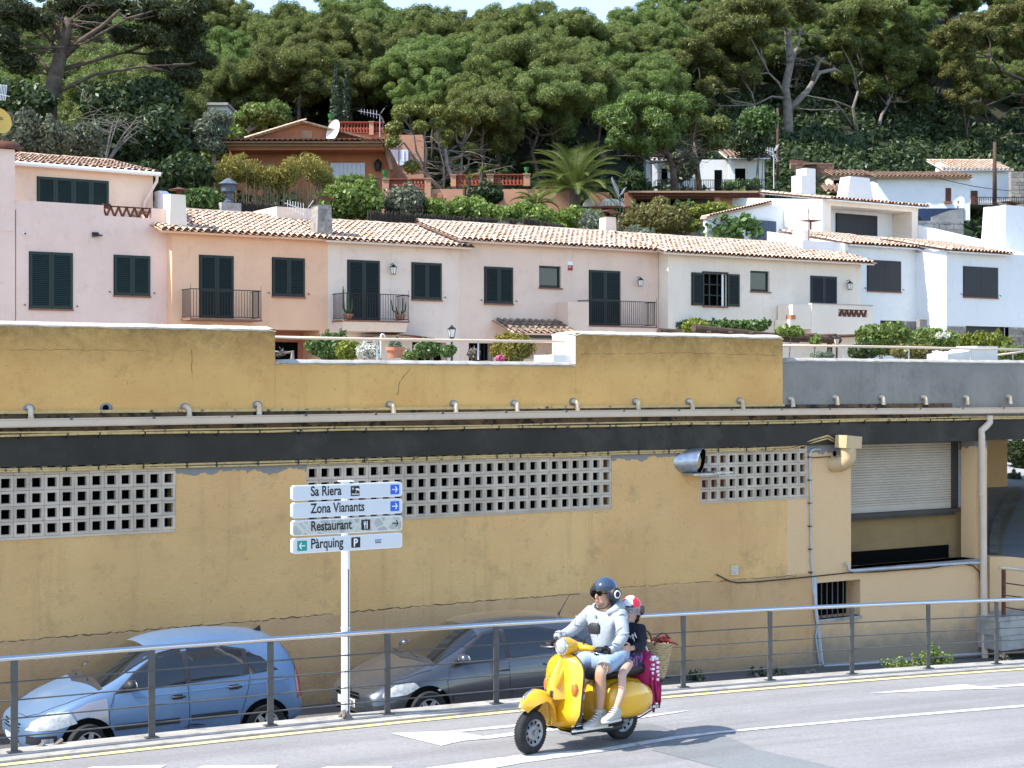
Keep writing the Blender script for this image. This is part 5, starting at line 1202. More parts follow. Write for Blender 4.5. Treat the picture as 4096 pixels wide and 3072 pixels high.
# ---- shrubs, given by photo ellipse and depth
def shrub(label, f, x, y, rx, ry, t, m, L=.14, W=.07, n=26, cr=None, per=150, cat='shrub', name='shrub', seed=None, stems=3, dd=None, group=None, jit=.95, base=None, hollow=.25, core=.6, zmin=None):
    X, Yp = f(x, y); c = on_t(X, Yp, t); k = dep_(c) / F
    sc_ = abs(f(x + 1, y)[0] - X); RX, RZ = rx * sc_ * k, ry * sc_ * k; RY = dd or min(RX, max(RZ, RX * .6))
    seed = seed if seed is not None else int(x * 7 + y * 3) % 9973; cr = cr or max(.22, min(RX, RZ) * .33)
    z0 = base if base is not None else (terr(c.x, c.y) if c.y > 61 else 3.3)
    if zmin is not None: z0 = zmin
    o = empty(name, (c.x, c.y, min(z0, c.z - RZ)), label, cat, group)
    cl = [(tuple(V(RT * a[0] + V((-RT.y, RT.x, 0)) * a[1] + V((0, 0, a[2]))) + c), r) for a, r in blob_clumps((max(.05, RX - cr * .8), max(.05, RY - cr * .8), max(.05, RZ - cr * .7)), n, cr, seed, low=-.95, hollow=hollow)]
    q = random.Random(seed + 1)
    for a_, r_ in list(cl[::3]) if L < .2 and n > 9 else []:
        d_ = V(a_) - c
        if d_.z > -.2 * RZ: k_ = q.uniform(1.12, 1.4); cl.append((tuple(c + d_ * k_ + V((0, 0, cr * q.uniform(.2, .9)))), (cr * .32, cr * .32, cr * .6)))
    link('foliage', foliage('foliage', cl, per, L, W, seed, m, jit=jit, core=core), o)
    q = random.Random(seed); mb = MB()
    for s in range(stems):
        a = V((c.x + q.uniform(-.2, .2), c.y + q.uniform(-.2, .2), min(z0, c.z - RZ))); b = c + RT * q.uniform(-RX, RX) * .6 + V((0, 0, q.uniform(0, RZ * .6))); mb.tube([a, a.lerp(b, .5) + V((q.uniform(-.1, .1), 0, .1)), b], [.04, .03, .012], 5)
    if stems: mb.build('stem', m_barkg, o, merge=False)
    return o
z_ = lambda x, y: (x, y)
R5 = lambda x, y: (800 + x / 2.011, 380 + y / 2.011)
R6 = lambda x, y: (1800 + x / 1.7015, 380 + y / 1.7015)
T1 = lambda x, y: (x / 1.58, y / 1.58)
T2 = lambda x, y: (1200 + x / 1.4747, y / 1.4747)
T3 = lambda x, y: (2600 + x / 1.4786, y / 1.4786)
# ---- single trees described by their photo outline: trunk, limbs, crown blobs
def tree(label, f, t, trunk, r0, limbs, blobs, leaf, bark, L=.3, W=.08, per=200, cr=.5, sub=12, seed=1, name='pine_tree', cat='tree', group=None, twigs=0, jit=.75, up=.25, dep=.8, core=.7):
    P = lambda x, y, dt=0: on_t(*f(x, y), t + dt); sc_ = abs(f(1, 0)[0] - f(0, 0)[0]) * dep_(P(*trunk[0])) / F; q = random.Random(seed)
    b = P(*trunk[0]); b.z = min(b.z, terr(b.x, b.y) - .2); o = empty(name, b, label, cat, group)
    mb = MB(); pts = [b] + [P(*p) for p in trunk[1:]]; n = len(pts); mb.tube(pts, [r0 * (1.2 if i == 0 else 1 - .45 * i / (n - 1)) for i in range(n)], 9)
    for lm in limbs:
        r = lm[0]; d = lm[1]; pp = [P(*p, d * i / max(1, len(lm[2]) - 1)) for i, p in enumerate(lm[2])]
        mb.tube(pp, [r * (1 - .65 * i / (len(pp) - 1)) for i in range(len(pp))], 6)
    cl = []; 
    for bi, bl in enumerate(blobs):
        x, y, r = bl[:3]; ry = bl[3] if len(bl) > 3 else r * .75; dt = bl[4] if len(bl) > 4 else q.uniform(-1, 1) * r * sc_ * dep; c = P(x, y, dt); RX = r * sc_; RZ = ry * sc_
        for (a, rr) in blob_clumps((max(.1, RX - cr * .5), max(.1, RX - cr * .5), max(.1, RZ - cr * .5)), max(7, int(sub * 2. * (RX * RZ) / 1.2 ** 2)), cr, seed * 31 + bi, low=-.6, hollow=.5): cl.append(((c.x + a[0], c.y + a[1], c.z + a[2]), rr))
        src = min([P(*q_, lm[1]) for lm in limbs for q_ in lm[2]] + pts[1:], key=lambda v: (v - c).length + (2 if v.z > c.z else 0))
        if (src - c).length < 4.5: mb.tube([src, src.lerp(c, .5) + V((q.uniform(-.3, .3), q.uniform(-.3, .3), q.uniform(-.4, .1))), c], [.07, .05, .02], 5)
    for k in range(twigs):
        src = pts[-1].lerp(pts[max(0, n - 3)], q.random()); e = src + RT * q.uniform(-3, 3) + V((0, q.uniform(-1.5, 1.5), q.uniform(-.8, 1.2))); m1 = src.lerp(e, .5) + V((0, 0, q.uniform(-.3, .5)))
        mb.tube([src, m1, e], [.035, .022, .006], 4)
        for j in range(3): s2 = m1.lerp(e, q.random()); mb.tube([s2, s2 + RT * q.uniform(-.8, .8) + V((0, 0, q.uniform(-.5, .3)))], [.014, .004], 3)
    mb.build('trunk', bark, o, smooth=True, merge=False)
    link('crown', foliage('crown', cl, per, L, W, seed, leaf, jit=jit, up=up, core=core, shell=.62, cap=260, cov=.65), o); return o
# big dark pine at the upper left, seen against the light
tree('huge dark pine with bare lower branches at the upper left', T1, 74, [(285, 800), (310, 660), (350, 480), (385, 350), (410, 250), (430, 120)], .42,
     [(.16, -2, [(380, 380), (520, 250), (640, 170), (760, 60)]), (.14, 1, [(360, 450), (600, 380), (800, 330)]), (.13, -1, [(400, 300), (560, 260), (800, 120)]), (.12, 2, [(350, 500), (250, 380), (120, 300)]), (.1, -2, [(330, 600), (600, 470), (900, 420), (1100, 410)]), (.1, 1, [(370, 400), (330, 270), (360, 150)]), (.12, 1, [(410, 250), (300, 100), (150, 20)])],
     [(60, 60, 130, 100), (230, 130, 110, 80), (20, 240, 110, 80), (420, 30, 130, 80), (640, 20, 150, 70), (860, 60, 150, 90), (1060, 80, 150, 100), (1180, 170, 110, 90), (1000, 230, 150, 80), (820, 220, 110, 60), (1150, 300, 150, 70), (1280, 380, 110, 60), (1150, 480, 110, 50), (1020, 380, 90, 50), (600, 170, 90, 50), (120, 380, 110, 70), (1230, 40, 70, 60)],
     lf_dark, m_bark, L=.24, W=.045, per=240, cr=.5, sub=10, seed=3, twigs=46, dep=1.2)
# two tall pines behind the white house
tree('tall pine with a cut branch stump on its pale trunk behind the white loggia house', T3, 92, [(800, 1140), (808, 980), (820, 800), (815, 640), (800, 520), (830, 380), (815, 180)], .45,
     [(.26, 1, [(830, 640), (930, 540), (1000, 430), (1090, 410), (1130, 430)]), (.2, -1, [(960, 480), (1000, 370), (1030, 340)]), (.16, -1, [(790, 560), (760, 490), (700, 430)]), (.18, 1, [(835, 380), (880, 250), (900, 120)]), (.1, -1, [(800, 580), (720, 570), (620, 620)])],
     [(640, 60, 160, 100), (850, 40, 160, 90), (560, 150, 130, 80), (430, 200, 130, 80), (330, 330, 140, 80), (650, 240, 60, 55), (620, 390, 60, 55), (420, 420, 130, 60), (540, 460, 110, 50), (270, 260, 100, 60), (170, 350, 90, 60), (520, 60, 110, 90), (760, 110, 90, 60), (960, 80, 90, 70), (370, 520, 100, 55), (310, 620, 90, 55), (260, 730, 100, 60), (430, 780, 80, 50)],
     lf_big, m_barkg, L=.2, W=.042, per=240, cr=.5, sub=9, seed=7, twigs=16)
p = on_t(*T3(797, 856), 91.4); s = MB().tube([p + V((.2, .3, 0)), p + V((-.1, -.35, .02))], .3, 12); stump = s.build('cut_branch', mat('cut_wood', (.45, .36, .2), rough=.9)); o_ = [x for x in COL.objects if x.get('label', '').startswith('tall pine with a cut')][0]; stump.parent = o_; stump.matrix_parent_inverse = wm(o_).inverted()
tree('forked dark pine with dead grey branches behind the splayed white chimney', T3, 95, [(1330, 1190), (1328, 1020), (1322, 870)], .4,
     [(.24, -1, [(1320, 880), (1230, 800), (1200, 640), (1230, 540)]), (.24, 1, [(1325, 880), (1345, 780), (1370, 680), (1420, 600)]), (.14, -2, [(1200, 760), (1140, 660), (1080, 590)]), (.1, -1, [(1210, 810), (1060, 795), (900, 800)]), (.1, 0, [(1200, 640), (1100, 600), (900, 560)]), (.08, 1, [(1140, 650), (950, 650), (860, 640)]), (.12, 1, [(1400, 620), (1440, 540), (1420, 460)]), (.12, 1, [(1230, 540), (1200, 480), (1260, 420)])],
     [(1120, 90, 110, 70), (1230, 180, 120, 80), (1120, 250, 100, 60), (1300, 80, 120, 80), (1420, 60, 120, 90), (1500, 150, 90, 90), (1250, 280, 110, 60), (1130, 340, 70, 40), (1380, 260, 120, 90), (1550, 250, 80, 60), (1640, 330, 80, 60), (1480, 350, 90, 60), (1330, 520, 110, 70), (1480, 470, 100, 60), (1150, 440, 70, 50), (1590, 560, 80, 70), (1230, 40, 120, 50)],
     lf_big, m_barkg, L=.2, W=.042, per=240, cr=.5, sub=9, seed=8, twigs=30)
tree('broad umbrella pine cut by the right edge of the picture', T3, 92, [(2390, 1000), (2360, 760), (2280, 600), (2230, 480)], .4,
     [(.16, -1, [(2230, 480), (2080, 420), (2020, 340), (1930, 310)]), (.12, 1, [(2260, 560), (2150, 560), (1950, 640)]), (.1, 0, [(2380, 800), (2200, 790), (1880, 830)]), (.1, 1, [(2300, 630), (2150, 640), (2050, 700)])],
     [(1760, 240, 110, 70), (1850, 180, 120, 60), (1960, 130, 130, 60), (2080, 90, 130, 60), (2180, 60, 120, 60), (1980, 230, 120, 60), (1850, 330, 110, 60), (1810, 430, 90, 70), (2100, 230, 110, 60), (2200, 180, 110, 60), (1850, 560, 100, 70), (2000, 540, 100, 50), (1900, 650, 80, 40), (2180, 300, 80, 50), (1960, 420, 80, 45)],
     leaf_mat('yellow_pine_needles', (.065, .075, .018), (.22, .21, .05), .3, .01, .1), m_bark, L=.2, W=.042, per=240, cr=.5, sub=9, seed=9, twigs=30)
tree('round bushy pine with a bright green crown right of the palm', R6, 73, [(1540, 660), (1520, 500), (1480, 400), (1440, 300)], .22,
     [(.16, 1, [(1700, 650), (1680, 450), (1660, 320)]), (.1, 0, [(1480, 400), (1350, 330), (1250, 280)])],
     [(1130, 160, 120, 100), (1250, 70, 130, 80), (1390, 50, 130, 70), (1530, 90, 130, 80), (1220, 240, 130, 80), (1380, 180, 140, 90), (1150, 300, 110, 70), (1300, 350, 100, 60), (1540, 220, 100, 70), (1660, 60, 90, 70), (1450, 300, 90, 60)],
     leaf_mat('fresh_pine_needles', (.06, .1, .018), (.18, .24, .055), .3, .01, .1), m_bark, L=.18, W=.04, per=200, cr=.5, sub=9, seed=11, twigs=34)
tree('olive green pine sprays between the round pine and the tall pine', R6, 75, [(1700, 660), (1680, 480), (1660, 350)], .2, [(.1, 0, [(1680, 480), (1740, 380), (1800, 330)])],
     [(1680, 210, 110, 60), (1620, 170, 70, 50), (1720, 250, 90, 50), (1800, 330, 70, 40), (1850, 200, 70, 50)], lf_big, m_bark, L=.28, W=.07, per=170, cr=.5, sub=8, seed=12)
tree('pale stemmed eucalyptus with airy crown against the sky at the upper right', T3, 126, [(1710, 740), (1750, 600), (1775, 480), (1720, 250), (1690, 120)], .35,
     [(.12, 0, [(1720, 250), (1640, 130), (1560, 60)]), (.12, 0, [(1720, 250), (1800, 130), (1900, 60)]), (.12, 0, [(1760, 560), (1720, 420), (1690, 330)])],
     [(1700, 40, 70, 45), (1780, 70, 70, 40), (1760, 130, 60, 35), (1880, 60, 60, 35), (1640, 70, 40, 25), (1830, 15, 60, 30), (1680, 160, 45, 25)], lf_olive, m_barkg, L=.35, W=.1, per=60, cr=.6, sub=4, seed=13, twigs=14, name='eucalyptus_tree', core=0)
# yellow-green tree with bare stems before the villa
tree('yellow green tufted tree with bare leaning stems beside the orange villa', R5, 74, [(2060, 850), (2040, 700), (1985, 560), (1975, 430)], .14,
     [(.13, -.5, [(1990, 830), (1900, 720), (1800, 620), (1700, 470), (1640, 380)]), (.1, .5, [(2070, 840), (2100, 640), (2110, 400)]), (.09, 0, [(1800, 620), (1820, 450), (1800, 330)]), (.07, 0, [(1960, 780), (1960, 560), (1900, 330)]), (.07, 0, [(1860, 680), (1740, 450), (1720, 300)])],
     [(1620, 150, 80, 80), (1700, 110, 70, 60), (1560, 260, 80, 60), (1560, 380, 55, 60), (1800, 140, 80, 60), (1900, 120, 80, 55), (2010, 150, 80, 55), (2110, 150, 85, 60), (2180, 190, 50, 60), (1760, 250, 50, 40), (1900, 230, 80, 50), (2050, 250, 70, 45), (2170, 440, 40, 40), (1700, 580, 50, 45), (1990, 330, 60, 50)],
     leaf_mat('tufted_leaves', (.085, .10, .02), (.22, .235, .05), .3), m_barkg, L=.2, W=.06, per=210, cr=.34, sub=16, seed=15, name='garden_tree', twigs=26, jit=.8)
# cypress, light green and silver trees behind the villa
def cypress(label, f, x, y0, y1, wpx, t, seed):
    a = on_t(*f(x, y1), t); b = on_t(*f(x, y0), t); a.z = min(a.z, terr(a.x, a.y)); w_ = wpx * abs(f(1, 0)[0] - f(0, 0)[0]) * dep_(a) / F / 2; o = empty('cypress_tree', a, label, 'tree'); q = random.Random(seed); cl = []
    for k in range(46):
        h = k / 45; r = w_ * math.sin(math.pi * min(1, .12 + .88 * h) ** .8) ** .7 * .75 + .08; an = k * 2.4; c = a.lerp(b, h) + V((math.cos(an) * r * .5, math.sin(an) * r * .5, 0)); cl.append((tuple(c), (r * .65, r * .65, r * 1.3 + .3)))
    link('crown', foliage('crown', cl, 150, .2, .06, seed, lf_cyp, jit=.5), o); MB().tube([a, a.lerp(b, .5)], [.12, .05], 6).build('trunk', m_bark, o)
cypress('slender dark cypress behind the red balustrade of the villa', T2, 215, 400, 760, 95, 85, 1); cypress('second slender cypress just right of the first behind the villa', T2, 275, 420, 760, 70, 86, 2)
tree('fresh light green deciduous tree left behind the orange villa', R5, 84, [(330, 560), (340, 400), (400, 250)], .2, [(.1, 0, [(340, 420), (200, 330), (120, 450)]), (.1, 0, [(380, 300), (520, 200), (600, 150)])],
     [(420, 130, 70, 60), (330, 200, 90, 60), (500, 150, 80, 60), (620, 120, 80, 60), (640, 190, 60, 50), (430, 240, 110, 60), (270, 270, 90, 60), (200, 370, 80, 60), (130, 480, 80, 70), (130, 590, 70, 70), (300, 330, 90, 50)], lf_bright, m_barkg, L=.22, W=.12, per=130, cr=.5, sub=11, seed=17, name='garden_tree', jit=.9, up=0)
tree('silver grey olive tree left of the light green tree', R5, 80, [(110, 600), (110, 450), (100, 330)], .15, [(.1, 0, [(110, 450), (60, 300), (120, 210)])], [(110, 190, 70, 50), (60, 270, 80, 60), (150, 290, 70, 60), (40, 380, 60, 60), (110, 400, 70, 50), (180, 210, 50, 40)], lf_olive, m_barkg, L=.2, W=.07, per=150, cr=.45, sub=11, seed=18, name='olive_tree', jit=.9, up=0)
# ---- left bank of shrubs under the big pine
shrub('grey olive shrub right of the satellite dish above the tiled roof', T1, 150, 850, 130, 150, 62, lf_grey, .13, .06, n=40, cr=.45)
shrub('grey olive shrub in the middle of the bank above the tiled roof', T1, 330, 880, 130, 120, 61.5, lf_grey, .13, .06, n=40, cr=.42)
shrub('olive shrub with upright shoots at the right end of the tiled roof', T1, 540, 900, 110, 150, 62, lf_grey, .13, .06, n=36, cr=.42)
for i, (x, y, rx, ry, t, lb) in enumerate(((760, 900, 190, 190, 66, 'large dark evergreen bush left of the tall dark hollow'), (1030, 850, 190, 210, 68, 'tall dark evergreen bush left of the silver olive'), (1180, 1120, 150, 150, 64, 'dark glossy bush above the rusty chimney cap'), (700, 640, 240, 150, 72, 'dark tangled thicket under the big pine'), (1000, 620, 170, 130, 74, 'dark thicket right of the big pine trunk'), (180, 640, 230, 120, 70, 'dark shrub behind the foot of the big pine'), (900, 1150, 150, 130, 63, 'low dark bush beside the stair wall'), (1280, 1290, 120, 90, 62, 'small bright dark leaved bush beside the peach house ridge'))):
    shrub(lb, T1, x, y, rx, ry, t, lf_deep if i != 7 else lf_green, .2, .1, n=44, cr=.6, per=90)
mb = MB(); q = random.Random(8); tw = empty('dead_tree', ground_pt(420, 63.5), 'leafless grey tree with twisted twigs before the dark thicket', 'tree')
for k in range(9):
    x, y = q.uniform(480, 950), q.uniform(520, 900); a = on_t(*T1(660, 1000), 63.5).lerp(on_t(*T1(x, y), 63.5), .55); b = on_t(*T1(x, y), 63.5 + q.uniform(-1, 1)); mb.tube([on_t(*T1(660, 1050), 63.5), a, b], [.035, .02, .006], 5)
    for j in range(9): s2 = a.lerp(b, q.uniform(.2, 1)); mb.tube([s2, s2 + RT * q.uniform(-.9, .9) + V((0, 0, q.uniform(-.5, .5)))], [.012, .004], 3)
mb.build('branches', m_barkg, tw, merge=False)
# ---- bamboo screen in front of the villa
bs = empty('bamboo_screen', ground_pt(1080, 68), 'yellowing bamboo screen with bare canes in front of the orange villa', 'hedge'); q = random.Random(6); mb = MB(); cl = []
for k in range(150):
    x = q.uniform(100, 1050); dt = q.uniform(-.7, .7); b = on_t(*R5(x, 900), 68 + dt); top = on_t(*R5(x + q.uniform(-40, 40), q.uniform(600, 760)), 68 + dt); mb.tube([V((b.x, b.y, terr(b.x, b.y) - .1)), b.lerp(top, .5), top], [.02, .017, .008], 4)
mb.build('canes', m_stalk, bs, kind='stuff', merge=False)
for k in range(230):
    x = q.uniform(110, 1050); y = 640 + 55 * math.sin(x * .012 + 1) + q.uniform(-70, 60); c = on_t(*R5(x, y), 68 + q.uniform(-.8, .8)); r = q.uniform(.14, .32); cl.append((tuple(c), (r, r, r * 1.3)))
link('foliage', foliage('foliage', cl, 900, .2, .045, 4, lf_bamboo, jit=1.3, core=0), bs)
fx = on_t(*R5(60, 880), 67); fx2 = on_t(*R5(1000, 900), 67)
# ---- wattle fence and hedge
m_wattle = mat('brushwood', (.075, .06, .045), (.045, .038, .03), 14, .95, rand=.2)
wf = empty('wattle_fence', ground_pt(1900, 64.5), 'dark brushwood fence below the long clipped hedge', 'fence')
def wattle(x0, y0, x1, y1, t, n, h, seed):
    q = random.Random(seed); mb = MB()
    for k in range(n):
        u = k / n; a = on_t(x0 + (x1 - x0) * u, y0 + (y1 - y0) * u, t); mb.tube([a + V((0, q.uniform(-.05, .05), -h)), a + V((q.uniform(-.04, .04), q.uniform(-.04, .04), q.uniform(-.06, .08)))], .022, 4)
    mb.build('brushwood', m_wattle, wf, kind='stuff', merge=False); a = on_t(x0, y0, t + .1); b = on_t(x1, y1, t + .1); MB().prism([a + V((0, 0, -h)), b + V((0, 0, -h)), b + V((0, 0, -.05)), a + V((0, 0, -.05))], (.02, .05, 0)).build('backing', m_wattle, wf)
wattle(1470, 845, 2110, 885, 63.2, 330, 2.2, 1); wattle(2090, 870, 2260, 905, 62.9, 90, 2., 2); wattle(900, 800, 1300, 840, 64.5, 150, 2., 3); wattle(2680, 930, 2760, 940, 62.6, 45, 2., 4)
hg = empty('hedge', ground_pt(2000, 64.6), 'long clipped green hedge running below the terrace and palm', 'hedge'); cl = []; q = random.Random(3)
for k in range(170):
    u = q.random(); x = 1700 + u * 730; yt = 800 + u * 72 + (12 * math.sin(u * 20)); y = yt + q.uniform(0, 62 if u < .75 else 95); c = on_t(x, y, 64.6 + q.uniform(-.5, .5)); r = q.uniform(.26, .42); cl.append((tuple(c), (r, r, r)))
link('foliage', foliage('foliage', cl, 170, .13, .075, 8, leaf_mat('hedge_leaves', (.085, .135, .022), (.26, .34, .07), .3), jit=.8), hg)
tag(shrub('glossy light green bush right of the bamboo and below the white door', R5, 1230, 850, 270, 170, 65.5, lf_bright, .15, .09, n=60, cr=.5, per=140))
shrub('tall light green shoots before the white villa door', R5, 1200, 700, 120, 60, 66.5, lf_bright, .15, .08, n=16, cr=.3)
shrub('grey leaved bush between the green bush and the hedge', R5, 1640, 880, 190, 160, 65, lf_grey, .12, .06, n=56, cr=.45)
shrub('dark rounded bush under the yuccas', R6, 240, 680, 130, 70, 68, lf_deep, .16, .06, n=30, cr=.45)
shrub('small silver shrub before the wattle fence', R6, 360, 900, 50, 36, 62.2, lf_olive, .1, .04, n=12, cr=.22); shrub('second tiny silver shrub before the wattle fence', R6, 470, 905, 32, 30, 62.2, lf_olive, .1, .04, n=8, cr=.2)
shrub('silver green shrub left of the white chimney with aerial', R6, 960, 890, 110, 85, 62.2, lf_olive, .12, .05, n=36, cr=.35)
shrub('silver green shrub right of the aerial mast', R6, 1290, 950, 120, 50, 62, lf_olive, .12, .05, n=26, cr=.3)
shrub('big ochre green bush below the brown pergola', R6, 1400, 860, 250, 140, 63.5, lf_ochre, .13, .06, n=80, cr=.45, per=170); shrub('pointed top shoot of yellow green bush', R6, 1420, 740, 60, 60, 64, lf_ochre, .12, .06, n=12, cr=.25)
shrub('yellow green vine draped over the orange balcony', R6, 1800, 790, 200, 60, 64, lf_lime, .15, .09, n=40, cr=.35); shrub('golden clipped hedge piece left of the fig', R6, 1640, 890, 70, 40, 62.6, lf_lime, .13, .07, n=16, cr=.28); shrub('green shrub over the left of the pergola balcony', R6, 1590, 770, 80, 60, 65, lf_green, .14, .08, n=20, cr=.3)
shrub('broad leaved fig tree in front of the white garden wall', R6, 1930, 900, 240, 120, 60.1, lf_fig, .3, .22, n=34, cr=.36, per=45, cat='tree', name='fig_tree', jit=1.2, core=0, dd=.5, hollow=.2)
shrub('leafy bush on the terrace at the far end of the pergola', R6, 1960, 700, 110, 50, 67, lf_green, .16, .1, n=24, cr=.35); shrub('dark green bush left of the white house among the pines', R6, 1240, 590, 110, 70, 72, lf_deep, .18, .08, n=24, cr=.5)
shrub('low green plants along the top of the pergola roof', R6, 1990, 620, 150, 26, 76, lf_green, .18, .08, n=26, cr=.32)
shrub('grey green shrub before the white house', R6, 1590, 480, 100, 110, 74, lf_grey, .18, .08, n=30, cr=.5); shrub('leafy tree with fresh tips behind the tall pine', T3, 640, 720, 110, 90, 76, lf_green, .2, .12, n=30, cr=.55); shrub('dark bare bush below the fresh leafy tree', T3, 600, 850, 120, 90, 76, lf_deep, .2, .06, n=26, cr=.55)
for i, (x, y, rx, ry, t, m, lb) in enumerate(((1580, 890, 120, 110, 112, lf_ochre, 'olive bush behind the long white shed roof'), (1700, 800, 90, 60, 114, lf_bright, 'fresh yellow green bush above the olive bush'), (1860, 880, 150, 90, 116, lf_grey, 'grey green scrub behind the orange tiled roof'), (2150, 880, 130, 130, 110, lf_deep, 'dark bush at the right edge behind the stone wall'), (1130, 900, 160, 120, 112, lf_deep, 'dark undergrowth between the two tall trunks'), (1450, 850, 130, 160, 114, lf_deep, 'dark bush right of the forked pine'), (1680, 620, 130, 120, 116, lf_green, 'green thicket behind the forked pine'))):
    shrub(lb, T3, x, y, rx, ry, t, m, .24, .12, n=40, cr=.7, per=80)
z5b = lambda x, y: (3650 + x / 4.148, 700 + y / 4.148)
shrub('wild bush on the slope below the satellite dish', z5b, 1050, 640, 250, 190, 81, lf_deep, .16, .08, n=40, cr=.4); shrub('low weeds at the foot of the grey block wall', z5b, 700, 900, 350, 90, 79, lf_grey, .14, .05, n=36, cr=.3)
# ---- palms and yuccas
def palm(label, f, x, y, Lpx, n, t, seed, lift=.9, name='palm_tree', trunk=True, m=lf_palm, droop=1.):
    c = on_t(*f(x, y), t); Lm = Lpx * abs(f(1, 0)[0] - f(0, 0)[0]) * dep_(c) / F; q = random.Random(seed); b = V((c.x, c.y, terr(c.x, c.y) if c.y > 61 else 3.3)); o = empty(name, b, label, 'palm')
    if trunk: MB().tube([b, c], [.3, .26], 10).build('trunk', m_bark, o)
    for k in range(n):
        a = k * 2.39996; el = lift * (1.15 - 1.2 * (k / n)) + q.uniform(-.1, .1); d = V((math.cos(a), math.sin(a), 0)); Lk = Lm * q.uniform(.85, 1.1); pts = []
        for j in range(9):
            u = j / 8; e = el - droop * 1.25 * u ** 1.8; p_ = (pts[-1] if pts else c) + (d * math.cos(e) + V((0, 0, math.sin(e)))) * (Lk / 8 if j else .05); pts.append(p_)
        mb = MB(); mb.tube(pts, [.03, .028, .025, .022, .02, .016, .012, .008, .004], 4); sd = d.cross(V((0, 0, 1))); vals = []
        for j in range(44):
            u = .12 + .88 * j / 44; i = min(7, int(u * 8)); p_ = pts[i].lerp(pts[i + 1], u * 8 - i); tg = (pts[i + 1] - pts[i]).normalized(); up_ = sd.cross(tg); ll = Lk * .2 * math.sin(math.pi * (.12 + .86 * u)) + .04
            for s in (-1, 1):
                e = p_ + (sd * s * .8 + tg * .6 + up_ * .28).normalized() * ll; wv = tg * .018; mb.quad(p_ - wv, p_ + wv, e)
        me = mb.mesh('frond', m, False, merge=False, fixn=False); at = me.attributes.new('leafv', 'FLOAT', 'POINT'); at.data.foreach_set('value', [q.uniform(.0, .9)] * len(me.vertices)); link('frond', me, o)
    return o
palm('large date palm with arching fronds below the pine wood', R6, 850, 640, 390, 52, 67.5, 3, 1.25, droop=.85)
palm('small low palm left of the large date palm', R6, 580, 745, 190, 18, 66.5, 4, 1.0)
def yucca(label, f, x, y, Lpx, t, seed, n=34):
    c = on_t(*f(x, y), t); Lm = Lpx * abs(f(1, 0)[0] - f(0, 0)[0]) * dep_(c) / F; q = random.Random(seed); b = V((c.x, c.y, terr(c.x, c.y) if c.y > 61 else 3.3)); o = empty('yucca_plant', b, label, 'yucca'); MB().tube([b, c], [.12, .09], 7).build('trunk', m_bark, o); mb = MB()
    for k in range(n):
        d = V((q.gauss(0, 1), q.gauss(0, 1), q.gauss(.5, .7))).normalized(); s = d.cross(V((0, 0, 1))).normalized() * .035 if abs(d.z) < .98 else V((.035, 0, 0)); mb.quad(c - s, c + s, c + d * Lm * q.uniform(.8, 1.1))
    me = mb.mesh('leaves', lf_palm, merge=False, fixn=False); at = me.attributes.new('leafv', 'FLOAT', 'POINT'); at.data.foreach_set('value', [q.random() for _ in me.vertices]); link('leaves', me, o)
yucca('spiky yucca just left of the red balustrade', R6, 215, 520, 75, 70, 1); yucca('second spiky yucca lower left beside the leaning stems', R6, 130, 570, 70, 69.5, 2); yucca('small pale yucca below the spiky yucca', R6, 100, 630, 45, 69, 3); yucca('spiky yucca at the right end of the pergola', R6, 2065, 690, 60, 66.5, 4)
# ---- plants on the plaza
zl9 = lambda x, y: (1080 + x / 1.6757, 1280 + y / 1.6757)
shrub('green and yellow shrub left of the low lantern on the plaza', zl9, 400, 175, 150, 95, 43, lf_green, .11, .05, n=44, cr=.26, per=200, base=3.3); shrub('yellow variegated shrub under the low lantern', zl9, 520, 205, 80, 60, 41, lf_lime, .1, .05, n=24, cr=.22, base=3.3)
shrub('white flowering shrub left of the terracotta pot', zl9, 660, 215, 90, 45, 32, lf_white, .07, .04, n=24, cr=.15, base=3.3, stems=2); shrub('green leafy plant under the white glass lantern', zl9, 1060, 200, 90, 55, 36, lf_green, .09, .05, n=26, cr=.18, base=3.3); shrub('thin climbing plant right of the lantern post', zl9, 1200, 210, 60, 50, 38, lf_green, .08, .04, n=12, cr=.14, base=3.3)
shrub('golden domed conifer before the tiled porch', zl9, 1620, 190, 145, 112, 40, leaf_mat('golden_conifer', (.17, .14, .02), (.36, .29, .05), .25), .12, .03, n=90, cr=.2, per=320, base=3.3, cat='conifer', jit=.5)
shrub('pink flowers beside the golden conifer', zl9, 1540, 255, 34, 12, 39, lf_pinkf, .06, .04, n=8, cr=.08, base=3.3, stems=1); shrub('low yellow green plants right of the pot', zl9, 935, 245, 50, 16, 33, lf_bright, .07, .04, n=14, cr=.1, base=3.3, stems=1); shrub('brown dry shrub beside the barred window', zl9, 1360, 225, 35, 30, 42, lf_dry, .08, .04, n=10, cr=.15, base=3.3)
shrub('pale grass tuft in the terracotta pot', r2, 1168, 1365, 62, 28, 21.9, lf_olive, .09, .02, n=10, cr=.06, per=900, base=4.3, stems=0, jit=1.2, core=.4, name='pot_plant', cat='plant'); shrub('dry weed stalks in front of the dark garage', zl9, 70, 225, 36, 30, 22.5, lf_dry, .06, .012, n=8, cr=.06, per=500, base=4.2, core=0, stems=2, cat='weed', name='weed')
